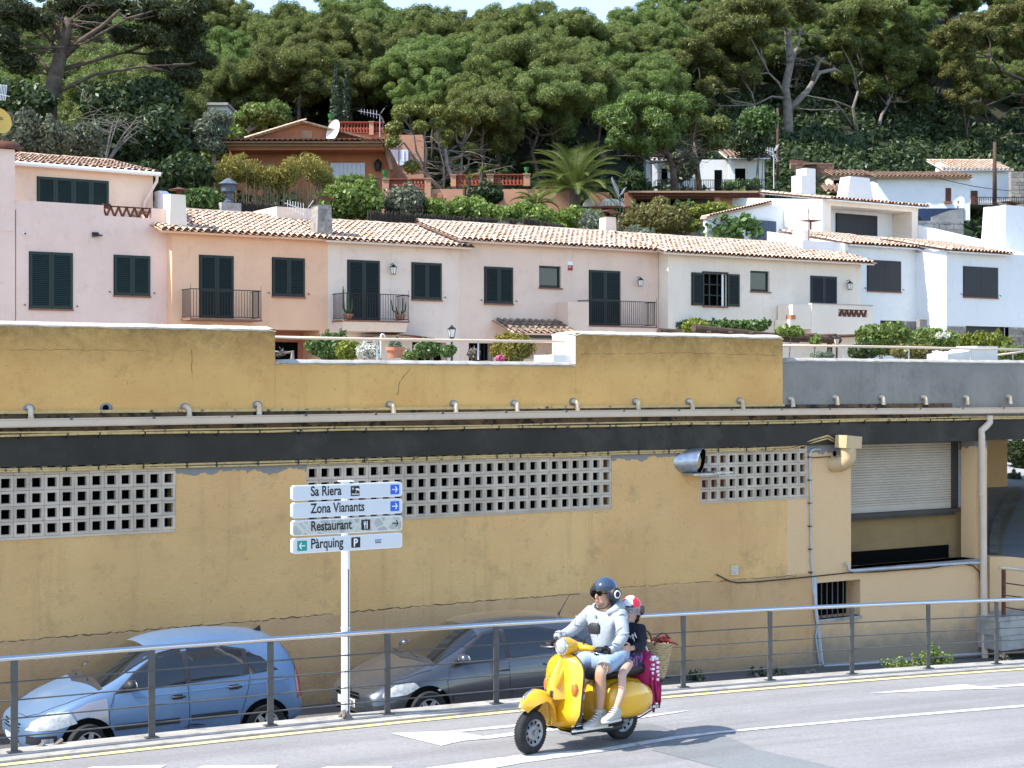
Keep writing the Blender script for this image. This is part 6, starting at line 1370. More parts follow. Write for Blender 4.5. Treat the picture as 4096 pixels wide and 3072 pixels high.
shrub('large bright climbing bush before the white house stone base', z9, 1080, 310, 240, 130, 45, lf_bright, .14, .08, n=90, cr=.34, per=170, base=3.3); shrub('flowering bright bush below the dark plank doors', z9, 1480, 320, 210, 90, 45.5, lf_bright, .13, .07, n=70, cr=.3, per=170, base=3.3); shrub('yellow green bush with upright shoots at the far right', z9, 1880, 340, 250, 70, 46, lf_lime, .12, .06, n=60, cr=.3, per=170, base=3.3); shrub('pale low bush in front of the large climbing bush', z9, 1280, 420, 190, 55, 40, lf_ochre, .1, .05, n=44, cr=.22, base=3.3); shrub('dark hollow bush under the climbing bush', z9, 900, 420, 130, 50, 43, lf_deep, .12, .06, n=26, cr=.26, base=3.3); shrub('flowering bush right of the masonry seat', z9, 2100, 430, 150, 50, 36, lf_bright, .1, .05, n=30, cr=.2, base=3.3)
shrub('cream flower heads on the bright bush', z9, 1560, 280, 90, 26, 44, lf_white, .08, .05, n=10, cr=.14, per=120, base=3.3, stems=0, core=0, cat='flowers', name='flower_cluster')
shrub('grey blue hedge strip under the pergola', z9, 590, 448, 110, 14, 38, lf_olive, .06, .03, n=26, cr=.1, base=3.3, stems=1); shrub('vine leaves hanging from the pergola end', z9, 520, 330, 60, 60, 44.8, lf_bright, .13, .1, n=12, cr=.16, per=80, base=3.3, core=0, stems=1, cat='vine', name='vine')
shrub('vine leaves trailing along the top of the pergola', z9, 330, 255, 130, 20, 45, lf_bright, .14, .1, n=18, cr=.18, per=90, base=3.3, core=.3, stems=1, cat='vine', name='vine'); shrub('dark vine creeping on the foot of the low white house', r3, 1800, 1215, 440, 32, 50, lf_green, .16, .1, n=60, cr=.22, base=3.3, dd=.4, stems=2, cat='vine', name='vine'); shrub('yellow green vine tuft over the ochre parapet', r3, 1570, 1220, 110, 42, 46, lf_lime, .14, .09, n=22, cr=.24, base=3.3, cat='vine', name='vine')
shrub('dark hedge on the wall beside the side road', z4, 1600, 590, 100, 130, 31.5, lf_deep, .12, .06, n=40, cr=.22, base=1.2); shrub('grey creeping plant on the side road bank', z4, 1570, 755, 70, 25, 30, lf_grey, .1, .05, n=16, cr=.12, base=1.1)
# ---- weeds at the kerb and wall foot
def weed(label, f, x, y, rx, ry, d, m, n=14, cr=.09, per=1500, L=.05, W=.025):
    t = on_y(*f(x, y), d); shrub(label, f, x, y, rx, ry, d, m, L, W, n=n, cr=cr, per=per, base=lane_z(t.x) if d > 17 else road_z(t.x), stems=2, cat='weed', name='weed', core=0, jit=1.3, hollow=.05)
weed('bright green bushy weed behind the railing at the right', z8, 1640, 615, 130, 75, 17.2, lf_bright, n=40, cr=.09, L=.055, W=.035); weed('low creeping green weed left of the bushy weed', z8, 1440, 645, 150, 42, 17.3, lf_bright, n=26, cr=.07)
weed('dark dry weed at the wall foot below the cracked plaster', z8, 130, 730, 60, 50, 19.8, lf_deep, n=14, cr=.09, L=.06); weed('dark upright weed between two railing posts', z8, 520, 715, 70, 50, 19.8, lf_deep, n=14, cr=.09, L=.06); weed('small dark weed right of the railing post', z8, 650, 725, 60, 30, 19.8, lf_deep, n=10, cr=.07); weed('thin weed at the wall foot under the barred window', z8, 820, 715, 30, 28, 19.8, lf_grey, n=6, cr=.06); weed('dry grass tuft at the foot of the rain pipe', z8, 2090, 610, 40, 40, 17.5, lf_dry, n=8, cr=.06); weed('tiny weed on the kerb beside the blue car', z5, 285, 1042, 34, 16, 16.9, lf_grey, n=7, cr=.03, L=.03, W=.014); weed('dry tuft at the foot of the sign pole', zs6, 130, 925, 28, 10, 16.7, lf_dry, n=6, cr=.02, L=.03, W=.006)
# ---------------------------------------------------------------- orange villa, terraces and white houses on the slope (they face the camera)
VM = Matrix(((RT.x, FW.x, 0, 0), (RT.y, FW.y, 0, 0), (0, 0, 1, 0), (0, 0, 0, 1)))
def lp(f, x, y, t):
    """Photo point -> local (right, depth, height) at depth t."""
    r = ray(*f(x, y)); return V((r.dot(RT) * t, t, ZC + r.z * t))
def fbox(name, m, par, f, x0, y0, x1, y1, t, dep=.3, label=None, cat=None):
    a = lp(f, x0, y1, t); b = lp(f, x1, y0, t)
    return MB().box((a.x, t, a.z), (b.x, t + dep, b.z), VM).build(name, m, par, label=label, cat=cat)
def fprism(name, m, par, f, pts, t, dep): return MB().prism([VM @ lp(f, x, y, t) for x, y in pts], VM.to_3x3() @ V((0, dep, 0))).build(name, m, par)
m_orange = house_wall_mat('orange_limewash', (.42, .185, .10), (.37, .155, .085), (.3, .12, .07))
m_orl = house_wall_mat('pale_orange_limewash', (.50, .27, .17), (.45, .23, .145), (.36, .2, .13))
m_beamt = mat('tan_beam', (.38, .24, .15), (.32, .2, .12), 4, .9)
m_redbal = mat('red_baluster', (.28, .06, .035), (.22, .05, .03), 8, .85)
m_shwhite = mat('pale_blue_shutter', (.55, .60, .68), rough=.6)
def world_roof(par, f, xa, xb, y, t, L, pitch, seed, tm=None, slab=None, name='roof', sp=.26, ridge=False, maxt=300):
    a = lp(f, xa, y, t); b = lp(f, xb, y, t); return roof(par, a.x, b.x, t, a.z, L, pitch, seed, sp, tm or T_OLD, slab or m_beamt, name, VM, maxt, ridge)
TV = 87.
p0 = VM @ lp(R5, 800, 900, TV); vl = empty('villa', p0, 'orange villa with a tiled porch roof and gable on the slope behind the bamboo', 'house')
fbox('wall', m_orange, vl, R5, 235, 440, 1530, 900, TV, 7)
fprism('soffit', m_orange, vl, R5, [(200, 415), (1470, 410), (1470, 440), (240, 445)], TV - 1.4, 1.4)
fbox('eave_beam', m_beamt, vl, R5, 205, 374, 1468, 412, TV - 1.6, .3)
world_roof(vl, R5, 165, 1495, 368, TV - 2., 2.2, 9, 71)
fprism('gable', m_orange, vl, R5, [(370, 352), (830, 222), (1290, 352), (1290, 372), (370, 372)], TV + .3, 5)
for (x0, y0, x1, y1) in ((360, 348, 830, 205), (1330, 340, 830, 205)):
    g_ = fprism('verge', m_beamt, vl, R5, [(x0, y0 - 2), (x1, y1 - 2), (x1, y1 + 18), (x0, y0 + 18)], TV, .5); a = lp(R5, x0, y0, TV - .1); b = lp(R5, x1, y1, TV - .1); n = 14
    for k in range(n):
        o = bpy.data.objects.new('tile', T_NEW); COL.objects.link(o); o.parent = g_; o.matrix_parent_inverse = wm(g_).inverted(); d_ = (b - a); o.matrix_basis = VM @ Matrix.Translation(a + d_ * (k / n)) @ Matrix.Rotation(math.atan2(d_.z, d_.x), 4, V((0, -1, 0))) @ Matrix.Rotation(-math.pi / 2, 4, 'Z')
fbox('gable_vent', m_beamt, vl, R5, 816, 284, 902, 346, TV + .25, .1)
dr = fbox('door', m_shwhite, vl, R5, 1050, 546, 1328, 730, TV - .05, .06)
for k in range(8): a = 1052 + k * 34.5; fbox('panel', m_shwhite, dr, R5, a, 550, a + 31, 730, TV - .085, .034)
fbox('lintel', m_beamt, vl, R5, 425, 548, 580, 575, TV - .04, .05)
a = lp(R5, 1434, 570, TV); L_ = MB().lathe([(0, .35), (.06, .3), (.22, .12), (.14, -.3), (0, -.32)], 6, VM @ Matrix.Translation(a + V((0, -.25, 0)))); L_.build('lantern', m_iron, vl)
a = lp(R5, 1078, 288, TV - .3); sdv = empty('satellite_dish', VM @ a, 'white satellite dish on the gable of the orange villa', 'satellite dish')
Md = Matrix.Translation(VM @ a) @ (VM.to_3x3() @ V((-.75, -.6, .25))).to_track_quat('Z', 'Y').to_matrix().to_4x4()
MB().lathe([(0, -.1), (.3, -.06), (.55, .02), (.6, .06), (.6, .075), (.55, .035), (.3, -.04), (0, -.08)], 24, Md).build('dish', m_signw, sdv, smooth=40); MB().tube([VM @ a, VM @ (a + V((.1, .6, -.3)))], .03, 6).build('arm', m_conduitg, sdv)
# right wing set back, with white windows
fbox('wing_wall', m_orl, vl, R5, 1500, 320, 1800, 760, TV + 6, 4)
for x0 in (1525, 1605): wv = fbox('window', m_shwhite, vl, R5, x0, 440, x0 + 70, 566, TV + 5.9, .1); fbox('frame', m_signw, wv, R5, x0 + 32, 445, x0 + 38, 562, TV + 5.86, .04)
fprism('side_eave', m_tileold, vl, R5, [(1470, 355), (1500, 350), (1550, 600), (1525, 600), (1480, 420)], TV - .5, .6)
def balustrade(par, f, x0, x1, yt, yb, t, n, m=m_redbal, posts=(), pm=None, name='balustrade'):
    a = lp(f, x0, yt, t); b = lp(f, x1, yb, t); H = a.z - b.z; bl = MB().box((a.x, t, a.z - .09 * H), (b.x, t + .3, a.z), VM).build(name, m, par)
    MB().box((a.x, t + .02, b.z), (b.x, t + .28, b.z + .07 * H), VM).build('base', m, bl)
    h = H * .84; me = MB().lathe([(.09, 0), (.09, .05 * h), (.05, .1 * h), (.11, .32 * h), (.1, .42 * h), (.045, .68 * h), (.05, .82 * h), (.09, .9 * h), (.09, h)], 8).mesh('baluster', m, True)
    for k in range(n):
        o = bpy.data.objects.new('baluster', me); COL.objects.link(o); o.parent = bl; o.location = VM @ V((a.x + (b.x - a.x) * (k + .5) / n, t + .15, b.z + .07 * H))
    for (q0, q1, y0, y1) in posts: fbox('pier', m_orl, bl, f, q0, y0 + 8, q1, y1, t - .06, .42); fbox('pier_cap', m_beamt, bl, f, q0 - 5, y0, q1 + 5, y0 + 8.3, t - .12, .54)
    return bl
balustrade(vl, R5, 1078, 1480, 213, 305, TV + 5.5, 16, posts=((1038, 1075, 208, 320), (1360, 1396, 210, 320)))
fbox('terrace_block', m_orange, vl, R5, 1035, 305, 1520, 380, TV + 5.6, 3)
# terrace in front of the wing
TT = 83.
tr_ = empty('villa_terrace', VM @ lp(R5, 1900, 900, TT), 'orange terrace wall with red balustrades beside the villa and behind the yuccas', 'terrace')
fbox('wall', m_orl, tr_, R5, 1460, 757, 3000, 1000, TT, 3.5)
balustrade(tr_, R5, 1520, 1805, 672, 757, TT - .1, 11, posts=((1466, 1520, 672, 850), (1806, 1856, 665, 860)))
fbox('niche', m_orange, tr_, R5, 1880, 795, 1950, 830, TT - .02, .03)
balustrade(tr_, R6, 297, 500, 537, 612, TT - .05, 8, posts=((250, 296, 535, 618), (500, 545, 533, 618))); balustrade(tr_, R6, 40, 215, 540, 614, TT + .5, 7, posts=((5, 40, 538, 620),))
mb = MB()
for k in range(14): a = lp(R5, 1335 + k * 9.5, 672, TT + .4); b = lp(R5, 1335 + k * 9.5, 730, TT + .4); mb.tube([VM @ a, VM @ b], .012, 4)
mb.tube([VM @ lp(R5, 1330, 670, TT + .4), VM @ lp(R5, 1462, 668, TT + .4)], .02, 5); mb.build('iron_rail', m_iron, tr_)
m_urn = mat('green_glaze', (.06, .22, .06), (.04, .16, .05), 5, .3)
for nm, f, x, y0, y1, t in (('green glazed urn on the terrace pier beside the villa door', R5, 1490, 606, 670, TT + .1), ('green glazed urn on the pier right of the red balustrade', R6, 520, 492, 533, TT + .1), ('pale green urn on the upper terrace pier of the villa', R5, 1050, 152, 208, TV + 5.6)):
    b = lp(f, x, y1, t); h = lp(f, x, y0, t).z - b.z; u = MB().lathe([(0, 0), (.3 * h, 0), (.3 * h, .08 * h), (.12 * h, .18 * h), (.2 * h, .3 * h), (.38 * h, .6 * h), (.36 * h, .8 * h), (.44 * h, h), (.36 * h, h), (.3 * h, .8 * h), (0, .7 * h)], 16, VM @ Matrix.Translation(b)).build('garden_urn', m_urn, smooth=40); tag(u, nm, 'urn')
# pergola terrace to the right of the palm
TP = 84.
pv = empty('covered_terrace', VM @ lp(R6, 1500, 800, TP), 'low orange terrace with brown roof and dark open front right of the palm', 'terrace')
fbox('back_wall', m_dark, pv, R6, 1225, 665, 1830, 820, TP + 3, .2); fbox('wall', m_orl, pv, R6, 1835, 655, 2140, 830, TP + .3, 3); fbox('roof_slab', m_beamt, pv, R6, 1215, 652, 2140, 664, TP - .8, 4.2)
fbox('fascia', mat('brown_fascia', (.13, .045, .03), (.1, .035, .025), 5, .8), pv, R6, 1245, 665, 2110, 690, TP - .5, .2); fbox('beam', MATS['brown_fascia'], pv, R6, 1250, 690, 1800, 706, TP - .3, .2)
for x0, x1 in ((1190, 1246), (1800, 1838)): fbox('pillar', m_orl, pv, R6, x0, 664, x1, 800, TP - .2, .5)
fbox('side_pillar', m_orl, pv, R6, 955, 662, 1085, 800, TP + .8, .5); fbox('balcony_rail', m_redbal, pv, R6, 960, 756, 1900, 768, TP - 1., .25); fbox('balcony_base', m_redbal, pv, R6, 1250, 800, 1900, 845, TP - 1., .3)
for k in range(26):
    x = 1250 + k * 25; b = lp(R6, x, 800, TP - .85); h = lp(R6, x, 768, TP - .85).z - b.z; MB().lathe([(.08, 0), (.05, .1 * h), (.1, .35 * h), (.045, .7 * h), (.08, h)], 8, VM @ Matrix.Translation(b)).build('baluster', m_redbal, pv, smooth=True)
def stripe_mat():
    m, t, b, g = base_mat('striped_canvas'); tc = t.nodes.new('ShaderNodeTexCoord'); sx = t.nodes.new('ShaderNodeSeparateXYZ'); t.links.new(tc.outputs['Object'], sx.inputs[0])
    an = math_(t, 'ARCTAN2', sx.outputs[1], sx.outputs[0]); fr = math_(t, 'FRACT', math_(t, 'MULTIPLY', an, 1.91)); c = ramp(t, fr, [(0., (.7, .68, .6)), (.3, (.25, .55, .62)), (.5, (.7, .68, .6)), (.7, (.7, .5, .12)), (.85, (.6, .25, .2))], 'CONSTANT').outputs[0]
    t.links.new(c, b.inputs['Base Color']); b.inputs['Roughness'].default_value = .9; return m
m_strip = stripe_mat()
for nm, x, w_ in (('striped canvas parasol with blue and cream panels left of the brown pillar', 1095, 100), ('smaller striped parasol behind the aerial beside the palm', 945, 46)):
    c = lp(R6, x, 764, TP + .2); k = TP / F / 1.7015; pr_ = empty('parasol', VM @ c, nm, 'parasol'); M_ = VM @ Matrix.Translation(c)
    o = MB().lathe([(0, 62 * k), (w_ * .5 * k, 50 * k), (w_ * .85 * k, 25 * k), (w_ * k, 0)], 24).build('canopy', m_strip, pr_, smooth=True, wloc=False, merge=False); o.matrix_basis = wm(pr_).inverted() @ M_
    MB().tube([VM @ (c + V((0, 0, -1.2))), VM @ (c + V((0, 0, .6)))], .03, 6).build('pole', m_beamt, pr_)
# white house among the pines
TW = 101.
wh = empty('white_house', VM @ lp(R6, 1700, 640, TW), 'shaded white house with tiled roofs half hidden among the pine trunks', 'house')
fbox('wall', m_pure, wh, R6, 1335, 440, 2140, 690, TW, 5); fbox('gable_wall', m_pure, wh, R6, 1380, 425, 1412, 690, TW - 1.5, 1.4); world_roof(wh, R6, 1375, 1570, 440, TW - 1.7, 3, 14, 81, T_NEW, m_pure); world_roof(wh, R6, 1880, 2180, 425, TW - .8, 4, 14, 82, T_NEW, m_pure)
fbox('porch_post', m_pure, wh, R6, 1895, 430, 1915, 690, TW - .6, .2)
for x0, y0, x1 in ((1940, 500, 2010), (1800, 510, 1850), (1440, 500, 1480)): fbox('doorway', m_dark, wh, R6, x0, y0, x1, 690, TW - .02, .1)
ifn = empty('iron_fence', VM @ lp(R6, 1500, 640, TW - 4), 'black iron fence in front of the shaded white house', 'fence')
for y in (580, 636): MB().tube([VM @ lp(R6, 1400, y, TW - 4), VM @ lp(R6, 2150, y - 4, TW - 4)], .02, 5).build('rail', m_iron, ifn)
bar = MB().box((-.012, -.012, 0), (.012, .012, 1.)).mesh('bar', m_iron)
for k in range(62):
    p = lp(R6, 1400 + k * 12, 640, TW - 4); h = lp(R6, 1400, 576, TW - 4).z - p.z; o = bpy.data.objects.new('bar', bar); COL.objects.link(o); o.parent = ifn; o.matrix_parent_inverse = wm(ifn).inverted(); o.location = VM @ p; o.scale = (1, 1, h)
# stone ruin, sheds and white houses behind the loggia house
m_rstone = mat('red_rubble', (.22, .115, .075), (.15, .085, .06), 6, .95, rand=.35)
def frubble(par, f, x0, y0, x1, y1, t, h, mt, seed, top=None):
    a = lp(f, x0, y1, t); b = lp(f, x1, y0, t); rg = random.Random(seed); bk = MB().box((a.x, t + .04, a.z), (b.x, t + .5, b.z), VM).build('stone_wall', m_mortar, par); z = a.z; n = 0
    while z < b.z - .05:
        hh = min(rg.uniform(.7, 1.3) * h, b.z - z); x = a.x
        while x < b.x - .05:
            w_ = min(rg.uniform(1, 2.4) * h, b.x - x); g = .015; j = lambda: rg.uniform(-.015, .015); y = t - rg.uniform(0, .04)
            if n < 300: MB().prism([VM @ V(p) for p in ((x + g + j(), y, z + g + j()), (x + w_ - g + j(), y, z + g + j()), (x + w_ - g + j(), y, z + hh - g + j()), (x + g + j(), y, z + hh - g + j()))], VM.to_3x3() @ V((0, .1, 0))).build('stone', mt, bk); n += 1
            x += w_
        z += hh
    return bk
TS = 112.
ru = empty('stone_ruin', VM @ lp(r4, 450, 280, TS), 'old reddish rubble wall behind the tall pine trunk', 'building'); frubble(ru, r4, 300, 95, 620, 300, TS, .26, m_rstone, 1); fprism('wall_top', m_rstone, ru, r4, [(300, 68), (370, 75), (620, 135), (620, 160), (300, 96)], TS, .5)
fprism('tile_ledge', m_tileold, ru, r4, [(400, 98), (470, 90), (500, 95), (500, 104), (400, 108)], TS - .6, .6)
TB = 104.
sh = empty('white_shed', VM @ lp(r4, 1250, 430, TB), 'long low white shed with dark weathered tile roof and satellite dish', 'building'); fbox('wall', m_pure, sh, r4, 940, 208, 1622, 520, TB, 5); fbox('cornice', m_wwhite, sh, r4, 935, 196, 1632, 209, TB - .15, .5); world_roof(sh, r4, 930, 1640, 196, TB - .5, 3, 12, 91)
wv = fbox('window', m_rust, sh, r4, 1442, 280, 1483, 385, TB - .03, .05); fbox('sill', m_sill, wv, r4, 1434, 378, 1490, 391, TB - .2, .2); fbox('blue_base', mat('blue_tarpaulin', (.02, .045, .11), (.015, .03, .07), 4, .6), sh, r4, 1240, 430, 1580, 530, TB - .05, .06)
small = empty('tiled_shed', VM @ lp(r4, 750, 270, TB + 3), 'small ruined shed with two tile roofs left of the white shed', 'building'); fbox('wall', m_hwhite, small, r4, 612, 185, 940, 300, TB + 3, 3); fbox('doorway', m_dark, small, r4, 618, 222, 712, 300, TB + 2.9, .1); world_roof(small, r4, 605, 900, 182, TB + 2.4, 2.6, 13, 92); world_roof(small, r4, 560, 735, 300, TB - 2, 1.6, 20, 93, name='lower_roof')
wh2 = empty('white_cottage', VM @ lp(r4, 1700, 370, TB + 6), 'white cottage with a bright orange tile roof behind the wooden pole', 'house'); fbox('wall', m_pure, wh2, r4, 1500, 148, 1922, 400, TB + 6, 6); fprism('gable_wall', m_pure, wh2, r4, [(1392, 160), (1400, 85), (1500, 150), (1500, 400), (1392, 400)], TB + 6.1, 1); world_roof(wh2, r4, 1420, 1930, 142, TB + 5.4, 4.4, 15, 94, T_NEW, m_pure, ridge=True)
fbox('doorway', m_rust, wh2, r4, 1628, 300, 1678, 400, TB + 5.95, .1); fbox('chimney', m_kerb, wh2, r4, 1820, 85, 1850, 130, TB + 8, .5)
sw2 = empty('stone_wall', VM @ lp(r4, 1980, 400, TB + 4), 'old rubble stone wall at the right edge beside the white cottage', 'wall'); frubble(sw2, r4, 1924, 160, 2160, 420, TB + 4, .24, m_stone, 3)
bwl = empty('block_wall', VM @ lp(z5b, 400, 950, TB - 3), 'leaning grey block wall below the white shed', 'wall'); frubble(bwl, z5b, 85, 760, 850, 1000, TB - 3, .3, m_greyconc, 5); fprism('leaning_blocks', m_greyconc, bwl, z5b, [(330, 690), (620, 585), (850, 560), (850, 770), (330, 770)], TB - 2.9, .4)
irf = empty('iron_fence', VM @ lp(r4, 1800, 380, TB + 2), 'black iron railing beside the white cottage at the right', 'fence')
for y0, y1 in ((347, 352), (392, 398)): MB().tube([VM @ lp(r4, 1665, y0, TB + 2), VM @ lp(r4, 2160, y1, TB + 2)], .022, 5).build('rail', m_iron, irf)
for k in range(36):
    p = lp(r4, 1665 + k * 13.6, 396, TB + 2); h = lp(r4, 1665, 349, TB + 2).z - p.z; o = bpy.data.objects.new('bar', bar); COL.objects.link(o); o.parent = irf; o.matrix_parent_inverse = wm(irf).inverted(); o.location = VM @ p; o.scale = (1.2, 1.2, h)
a = lp(r4, 1535, 375, TB - 2); sd3 = empty('satellite_dish', VM @ a, 'large pale satellite dish standing before the long white shed', 'satellite dish'); Md = Matrix.Translation(VM @ a) @ (VM.to_3x3() @ V((-.1, -.9, .35))).to_track_quat('Z', 'Y').to_matrix().to_4x4(); rr = 44 / 1.843 * (TB - 2) / F
MB().lathe([(0, -.12), (rr * .5, -.09), (rr * .9, .0), (rr, .04), (rr, .06), (rr * .9, .02), (rr * .5, -.07), (0, -.1)], 28, Md).build('dish', mat('grey_dish', (.55, .58, .62), rough=.4), sd3, smooth=40); MB().tube([VM @ a, VM @ (a + V((0, .3, -1.4)))], .04, 6).build('mast', m_post, sd3); MB().tube([Md @ V((0, -.1, 0)), Md @ V((0, -rr * .55, .35))], .025, 5).build('feed_arm', m_post, sd3)
for nm, f, x0, y0, y1, t, wd in (('brown wooden utility pole before the white cottage', r4, 1804, -60, 400, TB, .13), ('thin dark pole left of the tall pine trunk', T3, 755, 640, 1120, 108, .1)):
    o = MB().tube([VM @ lp(f, x0, y1, t), VM @ lp(f, x0, y0, t)], [wd * 1.1, wd * .8], 8).build('utility_pole', m_log, smooth=True); tag(o, nm, 'pole')
w_ = MB().tube([VM @ lp(z5b, 340, 30, TB - 1), VM @ lp(z5b, 700, 120, TB - .8), VM @ lp(z5b, 1000, 185, TB - .5), VM @ lp(z5b, 1340, 235, TB - .3), VM @ lp(z5b, 1640, 265, TB + 3)], .022, 5).build('overhead_cable', m_cable); tag(w_, 'black cable sagging across the white shed to the cottage', 'cable')
a_ = aerial('tv_aerial', 'tall white mast aerial before the tall pine trunk', on_y(*r4(175, 285), 59), on_y(*r4(175, 20), 59).z - on_y(*r4(175, 285), 59).z, 4, (-.5, 0, .1), mast=m_conduitg)
aerial('tv_aerial', 'thin aerial on the orange villa roof beside the upper balustrade', VM @ lp(R5, 1447, 340, TV + 1), lp(R5, 1447, 160, TV + 1).z - lp(R5, 1447, 340, TV + 1).z, 6, (-1.3, 0, .1))
# stone lantern on a pillar between bamboo and dark bush
b = on_y(*R5(228, 940), 61.2); t_ = on_y(*R5(228, 872), 61.2); lt = empty('stone_lantern', b, 'blue grey stone lantern on a rendered pillar left of the bamboo', 'lantern'); MB().box((b.x - .42, b.y - .3, b.z - 1.5), (b.x + .42, b.y + .3, t_.z)).build('pillar', m_kerb, lt)
m_bst = mat('blue_stone', (.10, .13, .16), (.07, .09, .11), 6, .8); MB().lathe([(.22, 0), (.22, .08), (.1, .14), (.12, .4), (.3, .46), (.3, .7), (.42, .76), (.1, .98), (0, 1.02)], 8, Matrix.Translation(t_)).build('lamp', m_bst, lt)
fp = on_t0(872, 432, 92); far = empty('far_house', fp, 'far pale house roof showing through the pines at the left', 'house'); MB().box((-.6, 0, -1), (.5, 3, .12), Matrix.Translation(fp) @ VM.to_3x3().to_4x4()).build('wall', m_pure, far); MB().box((-.7, -.3, .12), (.6, 3.2, .26), Matrix.Translation(fp) @ VM.to_3x3().to_4x4()).build('roof', m_kerb, far)
# ---------------------------------------------------------------- parked cars
def car_body(st):
    """Half sections (x, zs, yw, zm, zb, yb, zr, yr, zt) -> smooth closed shell mesh."""
    vs = []; fs = []; M = 13
    for (x, zs, yw, zm, zb, yb, zr, yr, zt) in st:
        h = [(0, zs), (yw * .9, zs), (yw, zs + .12), (yw * 1.005, zm), (yb, zb), (yr, zr), (yr * .55, zt)]
        ring = [(x, y, z) for y, z in h] + [(x, 0, zt + .012)] + [(x, -y, z) for y, z in h[:0:-1]]
        vs += ring[:13 + 1]
    M = 14
    for i in range(len(st) - 1):
        for k in range(M): fs.append((i*M+k, i*M+(k+1) % M, (i+1)*M+(k+1) % M, (i+1)*M+k))
    fs += [tuple(range(M))[::-1], tuple(range((len(st)-1)*M, len(st)*M))]
    me = bpy.data.meshes.new('body'); me.from_pydata(vs, [], fs); bm = bmesh.new(); bm.from_mesh(me); bmesh.ops.recalc_face_normals(bm, faces=bm.faces); bm.to_mesh(me); bm.free()
    return subsurf(me, 2)
m_tyre = mat('tyre_rubber', (.014, .014, .014), (.025, .024, .023), 12, .8); m_alloy = mat('wheel_alloy', (.55, .55, .56), rough=.35, metal=.7, dirt=(.2, .17, .14), dscale=30); m_hub = mat('wheel_dark', (.02, .02, .02), rough=.7)
m_cglass = mat('car_glass', (.012, .014, .016), rough=.03, spec=.7, coat=.5); m_trim = mat('black_plastic', (.022, .022, .024), (.032, .032, .034), 30, .55)
m_hlamp = mat('headlamp_lens', (.26, .27, .26), (.5, .51, .5), 14, .12, coat=1.); m_tail = mat('tail_lamp', (.35, .01, .012), rough=.15, coat=1); m_amberl = mat('amber_lens', (.62, .16, .02), rough=.2, coat=1); m_chrome = mat('chrome', (.7, .7, .7), rough=.1, metal=1)
def wheel_mesh(name, r, wd, spokes, rim_r):
    t = MB().lathe([(rim_r, -wd/2), (r * .93, -wd/2), (r, -wd * .36), (r, wd * .36), (r * .93, wd/2), (rim_r, wd/2), (rim_r * .96, wd * .3)], 40).mesh('tyre', m_tyre, True); t.set_sharp_from_angle(angle=R(50))
    b = MB(); b.lathe([(rim_r, wd * .46), (rim_r * .9, wd * .44), (rim_r * .86, wd * .2)], 40)
    for k in range(spokes):
        M = Matrix.Rotation(6.28319 * k / spokes, 4, 'Z'); b.prism([M @ V(p) for p in ((.02, -.045 * rim_r / .2, wd * .3), (rim_r * .92, -.03 * rim_r / .2, wd * .3), (rim_r * .92, .03 * rim_r / .2, wd * .3), (.02, .045 * rim_r / .2, wd * .3))], (0, 0, wd * .14))
    b.lathe([(0, wd * .47), (.05, wd * .46), (.06, wd * .3)], 14); rm = b.mesh('rim', m_alloy)
    d = MB().lathe([(0, .0), (rim_r * .97, .0), (rim_r * .97, wd * .1)], 24).mesh('brake', m_hub); return t, rm, d
